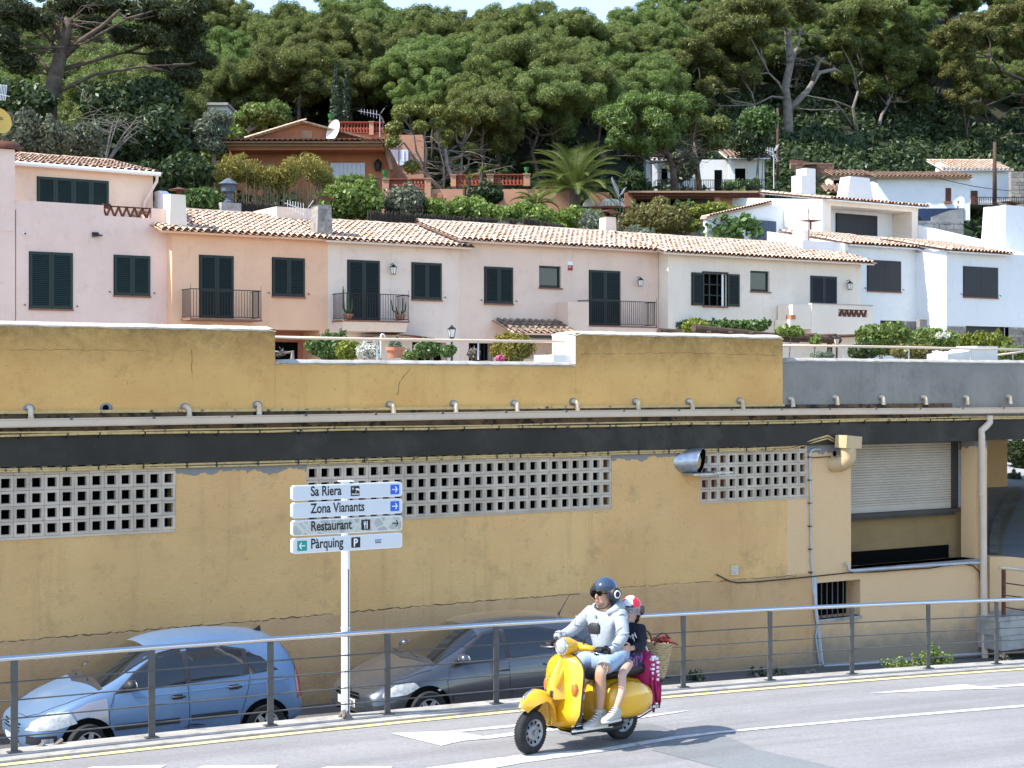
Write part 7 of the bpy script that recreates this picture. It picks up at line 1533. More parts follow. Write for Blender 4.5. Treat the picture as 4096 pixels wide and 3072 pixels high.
def build_car(name, label, loc, S, st, paint, spec):
    root = empty(name, loc, label, 'car', 'cars parked below the railing'); T = Matrix.Translation(loc) @ Matrix.Rotation(spec.get('yaw', math.pi), 4, 'Z') @ Matrix.Scale(S, 4)
    me = car_body(st); bvh = BVHTree.FromPolygons([v.co for v in me.vertices], [tuple(p.vertices) for p in me.polygons])
    def add(nm, mesh, mt=None, par=None):
        o = bpy.data.objects.new(nm, mesh); COL.objects.link(o)
        if mt is not None and not mesh.materials: mesh.materials.append(mt)
        o.parent = par or root; o.matrix_parent_inverse = wm(o.parent).inverted(); o.matrix_basis = T; return o
    body = add('body', me, paint)
    def hit(a, b, ax, s=1):
        o, d = {'y': (V((a, 3 * s, b)), V((0, -s, 0))), 'z': (V((a, b, 4)), V((0, 0, -1))), 'x': (V((4, a, b)), V((-1, 0, 0))), 'r': (V((-4, a, b)), V((1, 0, 0)))}[ax]
        return bvh.ray_cast(o, d)
    def edge(poly, x):
        zs_ = []
        for (p, q) in zip(poly, poly[1:] + poly[:1]):
            if min(p[0], q[0]) - 1e-9 <= x <= max(p[0], q[0]) + 1e-9 and abs(p[0] - q[0]) > 1e-9: zs_.append(p[1] + (q[1] - p[1]) * (x - p[0]) / (q[0] - p[0]))
        return (min(zs_), max(zs_)) if zs_ else None
    def decal(nm, mt, poly, ax='y', off=.004, n=18, m=6, s=1, par=None):
        xs = sorted({p[0] for p in poly}); x0, x1 = xs[0], xs[-1]; cols = sorted(set([x0 + (x1 - x0) * i / n for i in range(n + 1)] + xs)); pts = {}; mb = MB(); idx = []
        for x in cols:
            xe_ = min(max(x, x0 + 1e-4), x1 - 1e-4); e = edge(poly, xe_); col = []
            for j in range(m + 1):
                h = hit(xe_, e[0] + (e[1] - e[0]) * j / m, ax, s) if e else (None,) * 4; col.append(h[0] + h[1] * off if h[0] is not None else None)
            idx.append(col)
        for i in range(len(idx) - 1):
            for j in range(m):
                q = (idx[i][j], idx[i+1][j], idx[i+1][j+1], idx[i][j+1])
                if all(v is not None for v in q): mb.quad(*q)
        return add(nm, mb.mesh(nm, mt, True), None, par) if mb.v else None
    def seam(pts, ax='y', s=1, r=.005, mt=m_trim, nm='seam', par=None):
        q = []
        for a, b in zip(pts, pts[1:]):
            for i in range(8):
                h = hit(a[0] + (b[0] - a[0]) * i / 8, a[1] + (b[1] - a[1]) * i / 8, ax, s)
                if h[0] is not None: q.append(h[0] + h[1] * .001)
        return add(nm, MB().tube(q, r, 5).mesh(nm, mt, True), None, par) if len(q) > 2 else None
    wr = spec['wr']; ty, rm, br = wheel_mesh('w', wr, .19, spec['spokes'], wr * .66)
    for x in spec['axles']:
        for s in (1, -1):
            c = [(x + (wr + .075) * math.cos(a), wr + (wr + .075) * math.sin(a)) for a in [math.pi * k / 14 for k in range(15)]]; decal('wheel_arch', m_dark, [(c[-1][0], .1)] + c[::-1] + [(c[0][0], .1)], s=s, n=20, off=.006)
            Mw = Matrix.Translation((x, s * (spec['track'] - .02), wr)) @ Matrix.Rotation(-s * math.pi / 2, 4, 'X')
            if spec.get('steer') and x > 0: Mw = Matrix.Translation((x, s * (spec['track'] - .02), wr)) @ Matrix.Rotation(spec['steer'], 4, 'Z') @ Matrix.Rotation(-s * math.pi / 2, 4, 'X')
            w_ = add('wheel', br.copy()); w_.data.transform(Mw)
            for nm, q in (('tyre', ty), ('rim', rm)): c_ = q.copy(); c_.transform(Mw); add(nm, c_, None, w_)
    for s in (1, -1):
        for nm, poly in spec['windows']: decal('side_window', m_cglass, poly, s=s, off=.004)
        if 'pillar' in spec: decal('window_surround', m_trim, spec['pillar'], s=s, off=.002, n=30, m=8)
        for sm in spec['seams']: seam(sm, s=s)
        for (x0, x1, z0, z1) in spec['moulding']: decal('side_moulding', spec.get('mould_mat', m_trim), [(x0, z0), (x1, z0 + spec.get('rise', 0)), (x1, z1 + spec.get('rise', 0)), (x0, z1)], s=s, off=.016, n=10, m=3)
        for (x, z) in spec['handles']:
            h = hit(x, z, 'y', s); decal('handle_cup', paint if spec.get('cupbody') else m_trim, [(x - .07, z - .035), (x + .07, z - .035), (x + .07, z + .03), (x - .07, z + .03)], s=s, off=.003, n=6, m=3)
            add('door_handle', MB().tube([h[0] + V((-.1, s * .02, -.004)), h[0] + V((-.04, s * .035, 0)), h[0] + V((.09, s * .03, .004))], .014, 7).mesh('door_handle', m_trim, True))
        decal('headlight', m_hlamp, spec['headlight'], s=s, off=.006, n=16, m=8); decal('tail_light', m_tail, spec['taillight'], s=s, off=.006)
        x, z = spec['mirror']; h = hit(x, z, 'y', s); c = h[0] + V((.02, s * .11, .05)); mr = add('mirror', MB().ell(c, (.075, .11, .075), 14, 8).tube([h[0], c + V((0, 0, -.03))], [.03, .02], 6).mesh('mirror', spec.get('mirror_mat', m_trim), True))
        add('mirror_glass', MB().ell(c + V((-.06, 0, 0)), (.02, .095, .06), 12, 6).mesh('mirror_glass', m_chrome, True), None, mr)
        if 'fog' in spec: decal('fog_recess', m_trim, spec['fog'], s=s, off=.004); decal('fog_lamp', m_hlamp, [((p[0] - spec['fog'][0][0]) * .45 + spec['fog'][0][0] + .05, (p[1] - spec['fog'][0][1]) * .7 + spec['fog'][0][1]) for p in spec['fog']], s=s, off=.009, n=8)
        x, z = spec['marker']; decal('side_marker', m_hlamp, [(x - .035, z), (x, z - .02), (x + .035, z), (x, z + .02)], s=s, off=.008, n=6, m=4)
        if 'crease' in spec: seam(spec['crease'], s=s, r=.006, mt=paint, nm='crease')
    decal('windscreen', m_cglass, spec['windscreen'], 'z', .004, 12, 14); decal('cowl', m_trim, spec['cowl'], 'z', .005, 6, 14)
    decal('rear_window', m_cglass, spec['rear_window'], 'r', .004, 12, 8)
    for sm in spec['hood_seams']: seam(sm, 'z')
    for poly in spec['grille']: decal('grille_slot', m_dark, poly, 'x', .005, 14, 3)
    pl_ = decal('number_plate', m_whitep, [(-.26, spec['plate']), (.26, spec['plate']), (.26, spec['plate'] + .11), (-.26, spec['plate'] + .11)], 'x', .012, 6, 3)
    for (y, x0) in ((.3, spec['wiper']), (-.15, spec['wiper'])):
        q = [hit(x0 - .02 * i, y - .1 * i, 'z')[0] for i in range(5)]; q = [p + V((0, 0, .02)) for p in q if p is not None]; add('wiper', MB().tube(q, .008, 5).mesh('wiper', m_trim))
    return root, T, hit, add, decal, seam
m_bluecar = mat('faded_blue_metallic', (.105, .185, .32), (.13, .215, .345), .8, .42, metal=.3, coat=.25, dirt=(.20, .27, .38), dscale=1.6, dlo=.58, dhi=.8)
m_fender = mat('faded_grey_blue_metallic', (.36, .33, .36), rough=.34, metal=.5, coat=.5)
st1 = [(-1.87, .38, .60, .55, .72, .58, .80, .46, .82), (-1.80, .28, .80, .58, .86, .75, 1.10, .58, 1.14), (-1.60, .24, .835, .6, .93, .80, 1.36, .57, 1.43), (-1.25, .2, .84, .6, .945, .815, 1.42, .60, 1.50), (-.7, .2, .84, .6, .935, .82, 1.46, .61, 1.545), (-.1, .2, .84, .6, .915, .825, 1.45, .61, 1.54), (.3, .2, .84, .6, .90, .82, 1.36, .60, 1.455), (.62, .2, .84, .6, .89, .815, 1.18, .635, 1.27), (.98, .2, .84, .6, .875, .80, .985, .68, 1.05), (1.25, .2, .835, .6, .85, .785, .91, .66, .965), (1.55, .2, .82, .56, .775, .74, .81, .56, .865), (1.82, .22, .75, .5, .64, .65, .67, .46, .70), (1.97, .28, .60, .44, .54, .52, .56, .38, .58)]
sp1 = dict(wr=.29, axles=(1.23, -1.23), track=.79, spokes=7, steer=.12,
    windows=[('f', [(-.1, .955), (.80, .925), (.56, 1.12), (.2, 1.33), (-.1, 1.38)]), ('r', [(-.95, .985), (-.18, .96), (-.18, 1.385), (-.60, 1.38), (-.95, 1.30)]), ('q', [(-1.42, 1.03), (-1.02, .99), (-1.02, 1.27), (-1.22, 1.2)])],
    pillar=[(-1.46, 1.01), (.86, .91), (.55, 1.15), (.2, 1.36), (-.1, 1.405), (-.60, 1.40), (-1.0, 1.32)],
    seams=[[(.86, .92), (.95, .7), (.93, .3)], [(-.13, .95), (-.14, .6), (-.12, .28)], [(-1.02, .98), (-.98, .8), (-.88, .5), (-.86, .32)], [(-.13, .27), (.92, .27)], [(-.86, .30), (-.13, .27)]],
    moulding=[(.0, .88, .46, .53), (-.82, -.16, .475, .545)], rise=-.0, handles=[(.02, .80), (-.78, .85)], headlight=[(1.36, .60), (1.62, .54), (1.93, .52), (1.86, .62), (1.66, .73), (1.45, .745)], taillight=[(-1.84, .62), (-1.72, .60), (-1.70, .85), (-1.76, 1.10), (-1.83, 1.1)],
    mirror=(.66, .97), fog=[(1.60, .36), (1.93, .36), (1.93, .46), (1.62, .47)], marker=(1.02, .66), windscreen=[(.30, -.56), (.98, -.64), (1.08, 0), (.98, .64), (.30, .56), (.36, 0)], cowl=[(.985, -.66), (1.04, -.66), (1.17, 0), (1.04, .66), (.985, .66), (1.085, 0)], rear_window=[(-.55, .98), (.55, .98), (.5, 1.3), (-.5, 1.3)],
    hood_seams=[[(1.05, .70), (1.45, .63), (1.75, .48), (1.86, .3), (1.88, 0)], [(1.05, -.70), (1.45, -.63), (1.75, -.48), (1.86, -.3), (1.88, 0)]], grille=[[(-.32, .555 - k * .04), (.32, .555 - k * .04), (.32, .57 - k * .04), (-.32, .57 - k * .04)] for k in range(3)], plate=.30, wiper=1.06, crease=[(-1.6, .88), (-.8, .86), (.8, .84)])
X1 = on_y(340, 2985, 18.0).x + 1.23 * .9
c1, T1_, hit1, add1, decal1, seam1 = build_car('parked_car', 'faded light blue hatchback parked nearest the left edge below the railing', (X1, 18.72, lane_z(X1)), .875, st1, m_bluecar, sp1)
decal1('front_wing', m_fender, [(.96, .5), (1.05, .61), (1.23, .668), (1.36, .64), (1.41, .75), (1.2, .835), (.96, .872)], off=.003, n=16, m=10)
seam1([(.7, .58), (.2, .56), (-.6, .57), (-1.4, .54)], 'z', r=.009, nm='roof_trim'); seam1([(.7, -.58), (.2, -.56), (-.6, -.57), (-1.4, -.54)], 'z', r=.009, nm='roof_trim')
h = hit1(-1.45, .05, 'z')[0]; add1('roof_aerial', MB().prism([h + V((-.06, -.015, -.005)), h + V((.1, -.015, -.005)), h + V((-.04, -.008, .075))], (0, .03, 0)).mesh('roof_aerial', m_trim))
em = MB()
for dz in (0, .045):
    for s in (-1, 1): em.prism([V((0, s * .0, .56 + dz)), V((0, s * .075, .525 + dz)), V((0, s * .075, .505 + dz)), V((0, 0, .54 + dz))], (.012, 0, 0))
hx = hit1(0, .55, 'x')[0].x; o = add1('emblem', em.mesh('emblem', m_whitep)); o.data.transform(Matrix.Translation((hx - .002, 0, .0)))
for k in range(7):
    rg = random.Random(k); z = .36 + rg.uniform(-.05, .06); x = -.45 + rg.uniform(-.25, .2); seam1([(x, z), (x + rg.uniform(.15, .4), z + .015)], r=.004, nm='scratch')
m_greycar = mat('dark_grey_metallic', (.075, .085, .105), (.085, .09, .105), 1, .25, metal=.5, coat=1.)
st2 = [(-2.03, .36, .62, .55, .74, .58, .82, .46, .84), (-1.95, .26, .82, .58, .88, .74, 1.06, .58, 1.10), (-1.70, .22, .845, .6, .93, .79, 1.28, .58, 1.34), (-1.25, .2, .85, .6, .93, .81, 1.36, .60, 1.43), (-.6, .2, .85, .6, .915, .82, 1.40, .61, 1.475), (0, .2, .85, .6, .90, .82, 1.39, .61, 1.47), (.35, .2, .85, .6, .885, .82, 1.30, .60, 1.385), (.75, .2, .85, .6, .87, .815, 1.10, .64, 1.17), (1.12, .2, .85, .6, .85, .80, .94, .70, .985), (1.45, .2, .84, .58, .81, .77, .855, .66, .905), (1.8, .2, .81, .54, .72, .70, .745, .54, .785), (2.05, .22, .70, .48, .6, .58, .62, .44, .645), (2.15, .28, .54, .43, .52, .46, .54, .36, .55)]
sp2 = dict(wr=.30, axles=(1.30, -1.30), track=.80, spokes=6,
    windows=[('f', [(-.02, .93), (.84, .90), (.55, 1.10), (.25, 1.27), (-.02, 1.32)]), ('r', [(-.90, .95), (-.10, .935), (-.10, 1.325), (-.6, 1.31), (-.90, 1.24)]), ('q', [(-1.55, 1.0), (-.98, .96), (-.98, 1.22), (-1.3, 1.16)])], pillar=[(-1.6, .98), (.92, .885), (.55, 1.13), (.25, 1.30), (-.02, 1.345), (-.6, 1.335), (-1.0, 1.25)],
    seams=[[(.92, .89), (.98, .7), (.96, .28)], [(-.06, .92), (-.06, .28)], [(-1.0, .95), (-.96, .75), (-.86, .48), (-.84, .3)]], moulding=[(.02, .9, .42, .49), (-.84, -.1, .43, .5)], mould_mat=m_greycar, cupbody=True, handles=[(.06, .78), (-.76, .80)],
    headlight=[(1.42, .66), (1.62, .575), (1.95, .545), (1.93, .60), (1.75, .70), (1.5, .735)], taillight=[(-1.98, .68), (-1.86, .66), (-1.84, .9), (-1.92, 1.0)], mirror=(.72, .95), mirror_mat=m_greycar, marker=(1.12, .60), windscreen=[(.33, -.57), (1.10, -.68), (1.2, 0), (1.10, .68), (.33, .57), (.4, 0)], cowl=[(1.10, -.69), (1.16, -.69), (1.28, 0), (1.16, .69), (1.10, .69), (1.205, 0)],
    rear_window=[(-.55, .98), (.55, .98), (.5, 1.2), (-.5, 1.2)], hood_seams=[[(1.2, .74), (1.6, .68), (1.95, .52), (2.05, .3), (2.07, 0)], [(1.2, -.74), (1.6, -.68), (1.95, -.52), (2.05, -.3), (2.07, 0)]], grille=[[(-.36, .50), (.36, .50), (.34, .53), (-.34, .53)], [(-.33, .545), (.33, .545), (.3, .57), (-.3, .57)], [(-.5, .27), (.5, .27), (.48, .3), (-.48, .3)]], plate=.37, wiper=1.18, fog=[(1.75, .33), (1.98, .33), (1.98, .39), (1.76, .40)])
X2 = on_y(1711, 2828, 18.0).x + 1.30 * .9
c2, T2_, hit2, add2, decal2, seam2 = build_car('parked_car', 'dark grey hatchback parked against the wall behind the sign pole and scooter', (X2, 18.74, lane_z(X2)), .9, st2, m_greycar, sp2)
h = hit2(-1.35, .2, 'z')[0]; add2('roof_aerial', MB().tube([h, h + V((-.05, 0, .06)), h + V((-.22, 0, .30))], [.02, .008, .004], 6).mesh('roof_aerial', m_trim))
hx = hit2(.0, .59, 'x')[0].x; add2('emblem', MB().lathe([(.055, 0), (.065, .006), (.045, .008)], 20, Matrix.Translation((hx - .003, 0, .60)) @ Matrix.Rotation(R(90), 4, 'Y')).lathe([(.012, 0), (.016, .006), (.012, .008)], 12, Matrix.Translation((hx - .003, 0, .60)) @ Matrix.Rotation(R(90), 4, 'Y')).mesh('emblem', m_chrome))
me = text_mesh('75 DJL', .105, .85, .001); me.materials.append(m_black); hx = hit2(0.1, .42, 'x')[0].x; me.transform(Matrix.Translation((hx + .018, .0, .39)) @ Matrix.Rotation(R(90), 4, 'Z')); add2('plate_lettering', me)
# ---------------------------------------------------------------- yellow scooter with rider and child
pf = on_g(2108, 3013, road_z); pr = on_g(2481, 2956, road_z); mid = (pf + pr) / 2; hx_ = (pf - pr).normalized(); SS = (pf - pr).length / 1.235
hy_ = V((0, 0, 1)).cross(hx_).normalized(); hz_ = hx_.cross(hy_)
SM = Matrix(((hx_.x, hy_.x, hz_.x, mid.x), (hx_.y, hy_.y, hz_.y, mid.y), (hx_.z, hy_.z, hz_.z, mid.z), (0, 0, 0, 1))) @ Matrix.Scale(SS, 4)
m_yel = mat('yellow_enamel', (.80, .43, .012), (.76, .40, .012), 1.5, .28, coat=.8, spec=.5); m_seat = mat('black_vinyl', (.014, .013, .013), rough=.45, bump=.1, bscale=60)
m_straw = None
def straw_mat():
    m, t, b, g = base_mat('woven_straw'); P = g.outputs['Position']; mp = nd(t, 'ShaderNodeMapping'); mp.inputs['Scale'].default_value = (30, 30, 75); t.links.new(P, mp.inputs['Vector']); n = noise(t, mp.outputs[0], 1., 3, .6)
    t.links.new(ramp(t, n, [(.3, (.28, .19, .09)), (.65, (.58, .45, .25))]).outputs[0], b.inputs['Base Color']); bn = t.nodes.new('ShaderNodeBump'); bn.inputs['Strength'].default_value = .8; bn.inputs['Distance'].default_value = .02; t.links.new(n, bn.inputs['Height']); t.links.new(bn.outputs[0], b.inputs['Normal']); b.inputs['Roughness'].default_value = .9; return m
m_straw = straw_mat()
def mroot(name, label, cat):
    o = empty(name, (0, 0, 0), label, cat); o.matrix_basis = SM; return o
def sadd(root, name, mb, mt, smooth=True, par=None, M=None, **k):
    me = mb if isinstance(mb, bpy.types.Mesh) else mb.mesh(name, mt, smooth, **k)
    if M is not None: me.transform(M)
    if not me.materials and mt is not None: me.materials.append(mt)
    o = bpy.data.objects.new(name, me); COL.objects.link(o); o.parent = par or root; return o
sc_ = mroot('scooter', 'yellow vintage scooter carrying a man and a child along the road', 'scooter')
ST = Matrix.Translation((.40, 0, 0)) @ Matrix.Rotation(R(11), 4, 'Z') @ Matrix.Translation((-.40, 0, 0))      # steered to the left
def scooter_wheel(x, M=None):
    A = Matrix.Translation((x, 0, .21)) @ Matrix.Rotation(-math.pi / 2, 4, 'X'); A = M @ A if M is not None else A
    w_ = sadd(sc_, 'wheel', MB().lathe([(0, -.035), (.08, -.03), (.125, -.042), (.13, -.05), (.13, .05), (.12, .042), (.085, .028), (.07, .05), (.03, .055), (.03, .075), (0, .078)], 28), mat('wheel_steel', (.32, .33, .34), (.25, .26, .27), 20, .4, metal=.6), smooth=30, M=A)
    sadd(sc_, 'tyre', MB().lathe([(.128, -.042), (.165, -.05), (.195, -.042), (.21, -.02), (.212, 0), (.21, .02), (.195, .042), (.165, .05), (.128, .042)], 44), m_tyre, par=w_, M=A)
    tb = MB()
    for k in range(44):
        a = 6.28319 * k / 44
        for s in (-1, 1): p = V((.2115 * math.cos(a), .2115 * math.sin(a), 0)); tg = V((-math.sin(a), math.cos(a), 0)); q0 = p + V((0, 0, s * .006)); q1 = V((.199 * math.cos(a), .199 * math.sin(a), s * .042)) + tg * .012; tb.tube([q0, q1], .0055, 4)
    sadd(sc_, 'tread', tb, m_tyre, False, w_, A, merge=False)
    hb = MB()
    for k in range(10): a = 6.28319 * k / 10; hb.ell((.098 * math.cos(a), .098 * math.sin(a), .036), (.015, .015, .006), 8, 4)
    sadd(sc_, 'rim_slot', hb, m_dark, True, w_, A); return w_
scooter_wheel(.6175, ST); scooter_wheel(-.6175)
# front mudguard
mb = MB(); rows = []
for i in range(21):
    th = R(36 + 156 * i / 20); Rr = .30 + .035 * math.sin(th) - .03 * max(0, -math.cos(th)); wd = .115 * (1 if i > 4 else (.35 + .65 * i / 5)); row = []
    dp = .09 + .05 * max(0, -math.cos(th)) + .015 * math.sin(th)
    for j in range(13):
        u = -1 + 2 * j / 12; r_ = Rr - dp * abs(u) ** 2.6; row.append(V((.54 + r_ * math.cos(th), u * wd * (1 + .15 * (abs(u) > .8)), .28 + r_ * math.sin(th))))
    rows.append(row)
mb.grid(rows); sadd(sc_, 'mudguard', mb, m_yel, M=ST)
sadd(sc_, 'mudguard_trim', MB().tube([V((.54 + .335 * math.cos(R(a)), 0, .28 + (.30 + .037 * math.sin(R(a))) * math.sin(R(a)))) for a in range(52, 88, 6)], .014, 6), m_chrome, M=ST)
sadd(sc_, 'fork', MB().tube([(.6175, -.075, .21), (.57, -.085, .32), (.47, -.05, .42), (.40, 0, .55)], .03, 8), m_trim, M=ST)
# legshield: shaped sheet with thickness and dark edge trim
def hw(z): return .275 * min(1, max(0, (z - .16) / .2)) ** .45 * (1 if z < .72 else max(.0, 1 - ((z - .72) / .215) ** 2.4) ** .6 + .0)
def lx(y, z): k = hw(z) + 1e-6; return .275 - (z - .25) * .10 - .075 * min(1, abs(y) / k) ** 2 - (.10 * ((.34 - z) / .18) ** 2 if z < .34 else 0)
zs_ = [.17 + .762 * (1 - (1 - i / 26) ** 1.3) for i in range(27)]; mb = MB(); Fr = []; Bk = []
for z in zs_:
    k = max(.02, hw(z)); Fr.append([V((lx(k * u, z), k * u, z)) for u in [-1 + 2 * j / 16 for j in range(17)]]); Bk.append([p - V((.016, 0, 0)) for p in Fr[-1]])
mb.grid(Fr).grid([r_[::-1] for r_ in Bk])
for e in (0, 16): mb.grid([[a[e], b[e]] for a, b in zip(Fr, Bk)])
mb.grid([Fr[-1], Bk[-1]]).grid([Fr[0], Bk[0]]); sadd(sc_, 'legshield', mb, m_yel, smooth=40)
edge_ = [r_[16] for r_ in Fr[1:]] + [r_[0] for r_ in Fr[:0:-1]]; sadd(sc_, 'edge_trim', MB().tube([p + V((-.008, 0, 0)) for p in edge_], .010, 6), m_trim)
# horn cover with ridge and grille
mb = MB(); rows = []
for i in range(12):
    z = .90 - .40 * i / 11; u = i / 11; xr = lx(0, z) + .012 + .115 * math.sin(math.pi * min(1, u * .62)) ** 1.2; wd = .028 + .085 * u ** 1.1; xb = lx(wd, z) - .002
    rows.append([V((xb, wd, z)), V((xb + (xr - xb) * .75, wd * .72, z)), V((xr, wd * .12, z)), V((xr, -wd * .12, z)), V((xb + (xr - xb) * .75, -wd * .72, z)), V((xb, -wd, z))])
mb.grid(rows).add(rows[-1], [tuple(range(6))]); sadd(sc_, 'horn_cover', mb, m_yel, smooth=50)
gr_ = MB()
for k in range(5): z = .525 + k * .013; gr_.box((lx(0, .52) + .095, -.055, z), (lx(0, .52) + .118, .055, z + .006))
sadd(sc_, 'horn_grille', gr_, m_trim, False)
for s in (1, -1):
    y = s * .205; z = .60; x = lx(y, z); sadd(sc_, 'indicator', MB().ell((x + .006, y, z), (.026, .038, .068), 12, 8), m_amberl)
me = text_mesh('Vespa', .05, 1., .001); me.materials.append(m_trim); me.transform(Matrix.Translation((lx(.16, .76) + .012, -.19 + .1, .76)) @ Matrix.Rotation(R(90), 4, 'Z') @ Matrix.Rotation(R(0), 4, 'X')); sadd(sc_, 'badge', me, None)
sadd(sc_, 'badge', MB().box((lx(-.05, .69) + .02, -.12, .69), (lx(-.05, .69) + .028, -.02, .70)), m_chrome, False)
# headset
def sring(c, ry, rz, n=18, tilt=0): return [V((c[0] + tilt * math.sin(6.28319 * k / n), c[1] + ry * math.cos(6.28319 * k / n), c[2] + rz * math.sin(6.28319 * k / n))) for k in range(n)]
def loft(rings, cap=True):
    mb = MB(); n = len(rings[0]); mb.add([p for r_ in rings for p in r_], [(i*n+k, i*n+(k+1) % n, (i+1)*n+(k+1) % n, (i+1)*n+k) for i in range(len(rings)-1) for k in range(n)])
    if cap: mb.add(rings[0], [tuple(range(n))]).add(rings[-1], [tuple(range(n))])
    return mb
HT = Matrix.Translation((.08, 0, 0)) @ Matrix.Rotation(R(11), 4, 'Z') @ Matrix.Translation((-.08, 0, 0))
sadd(sc_, 'headset', loft([sring((.235, 0, 1.0), .074, .082), sring((.20, 0, 1.0), .08, .09), sring((.13, 0, .995), .088, .088), sring((.05, 0, .985), .09, .07), sring((-.02, 0, .97), .07, .05), sring((-.05, 0, .96), .04, .03)]), m_yel, smooth=50, M=HT)
hl = sadd(sc_, 'headlight', MB().ell((.232, 0, 1.0), (.028, .064, .072), 24, 10), m_hlamp, M=HT); sadd(sc_, 'headlight_ring', MB().lathe([(.064, 0), (.074, .004), (.076, -.012)], 28, Matrix.Translation((.238, 0, 1.0)) @ Matrix.Rotation(R(90), 4, 'Y') @ Matrix.Diagonal((1.12, 1, 1, 1))), m_chrome, M=HT, par=hl)
sadd(sc_, 'steering_neck', MB().tube([(.13, 0, .97), (.19, 0, .80), (.30, 0, .6)], .042, 12), m_yel, M=HT)
for s in (1, -1):
    sadd(sc_, 'handlebar', MB().tube([(.04, s * .05, .985), (.02, s * .15, .985), (0, s * .24, .97)], [.05, .036, .024], 12), m_yel, M=HT); sadd(sc_, 'grip', MB().tube([(0, s * .23, .97), (-.015, s * .375, .955)], [.021, .019], 10), m_trim, M=HT)
    sadd(sc_, 'lever', MB().tube([(.02, s * .2, .96), (.075, s * .25, .955), (.055, s * .40, .945)], .007, 6), m_chrome, M=HT)
    if s == 1:
        sadd(sc_, 'mirror_stem', MB().tube([(.04, s * .12, 1.0), (.06, s * .16, 1.08), (.045, s * .235, 1.16)], .008, 6), m_trim, M=HT)
        hd_ = MB(); rr = [(.035, .05), (.06, .035), (.065, 0), (.06, -.045), (.035, -.055), (-.035, -.055), (-.06, -.045), (-.065, 0), (-.06, .035), (-.035, .05)]
        hd_.add([V((.055, s * .255 + a, 1.185 + b)) for a, b in rr] + [V((.03, s * .255 + a * 1.05, 1.185 + b * 1.05)) for a, b in rr] + [V((.066, s * .255 + a * .7, 1.185 + b * .7)) for a, b in rr], [(k, (k+1) % 10, 10+(k+1) % 10, 10+k) for k in range(10)] + [(20+k, 20+(k+1) % 10, (k+1) % 10, k) for k in range(10)] + [tuple(range(20, 30)), tuple(range(19, 9, -1))]); sadd(sc_, 'mirror', hd_, m_trim, smooth=40, M=HT)
# floor, frame and cowls
fl = MB(); rows = []
for i in range(9): x = .235 - .50 * i / 8; zc = .215 - .03 * (1 - i / 8) * 0; rows.append([V((x, y, zc + (.012 if abs(y) < .06 else 0) - (.02 if abs(y) > .2 else 0))) for y in (-.215, -.2, -.06, 0, .06, .2, .215)])
fl.grid(rows).grid([[p - V((0, 0, .03)) for p in r_][::-1] for r_ in rows]); sadd(sc_, 'floorboard', fl, m_trim, False)
for s in (1, -1):
    for y in (.11, .17): sadd(sc_, 'floor_strip', MB().tube([(.2, s * y, .235), (-.22, s * y, .235)], .007, 5), m_chrome)
    sadd(sc_, 'floor_edge', MB().tube([(.235, s * .215, .2), (-.3, s * .215, .19)], .012, 6), m_chrome)
def srect(x, y0, w_, z0, z1, n=20, p=3.2): 
    out = []
    for k in range(n):
        a = 6.28319 * k / n; c, s = math.cos(a), math.sin(a); out.append(V((x, y0 + w_ * abs(c) ** (2 / p) * (1 if c > 0 else -1), (z0 + z1) / 2 + (z1 - z0) / 2 * abs(s) ** (2 / p) * (1 if s > 0 else -1))))
    return out
sadd(sc_, 'frame', loft([srect(-.19, 0, .10, .22, .50), srect(-.24, 0, .13, .24, .60), srect(-.40, 0, .15, .30, .645), srect(-.65, 0, .15, .33, .635), srect(-.85, 0, .12, .36, .60), srect(-.94, 0, .08, .36, .52)]), m_yel, smooth=50)
for s in (1, -1):
    cw = loft([srect(-.225, s * .16, .03, .34, .50, p=2.4), srect(-.25, s * .18, .075, .30, .56, p=2.5), srect(-.33, s * .20, .115, .275, .61, p=2.7), srect(-.48, s * .205, .135, .265, .635, p=2.8), srect(-.64, s * .20, .13, .27, .615, p=2.7), srect(-.78, s * .18, .10, .30, .56, p=2.5), srect(-.87, s * .15, .06, .34, .50, p=2.4), srect(-.90, s * .13, .02, .38, .46, p=2.2)]); co_ = sadd(sc_, 'side_cowl', cw, m_yel, smooth=60)
    sadd(sc_, 'cowl_trim', MB().tube([(-.86, s * .2, .30), (-.6, s * .30, .268), (-.35, s * .285, .272)], .008, 5), m_trim, par=co_)
    sadd(sc_, 'rear_indicator', MB().ell((-.885, s * .165, .43), (.024, .03, .045), 10, 6), m_amberl)
me = text_mesh('P X 200 E', .032, .9, .001); me.materials.append(m_whitep); pb = sadd(sc_, 'badge', MB().box((-.87, .268, .335), (-.73, .278, .372)), m_trim, False, M=Matrix.Translation((-.75, .268, 0)) @ Matrix.Rotation(R(-18), 4, 'Z') @ Matrix.Translation((.75, -.268, 0))); me.transform(Matrix.Translation((-.75, .268, 0)) @ Matrix.Rotation(R(-18), 4, 'Z') @ Matrix.Translation((.75, -.268, 0)) @ Matrix.Translation((-.735, .2795, .343)) @ Matrix.Rotation(R(180), 4, 'Z')); sadd(sc_, 'badge_lettering', me, None, par=pb)
sadd(sc_, 'tail_light', MB().ell((-.955, 0, .50), (.03, .055, .04), 12, 8), m_tail)
sadd(sc_, 'seat', loft([srect(-.16, 0, .06, .64, .70), srect(-.20, 0, .10, .63, .735), srect(-.36, 0, .14, .63, .745), srect(-.50, 0, .15, .635, .75), srect(-.60, 0, .15, .64, .775), srect(-.86, 0, .145, .65, .775), srect(-.92, 0, .11, .66, .75)]), m_seat, smooth=60)
sadd(sc_, 'glove_box', loft([srect(.19, .0, .13, .62, .80), srect(.12, 0, .14, .58, .84), srect(.05, 0, .12, .60, .82)]), m_seat, smooth=50)
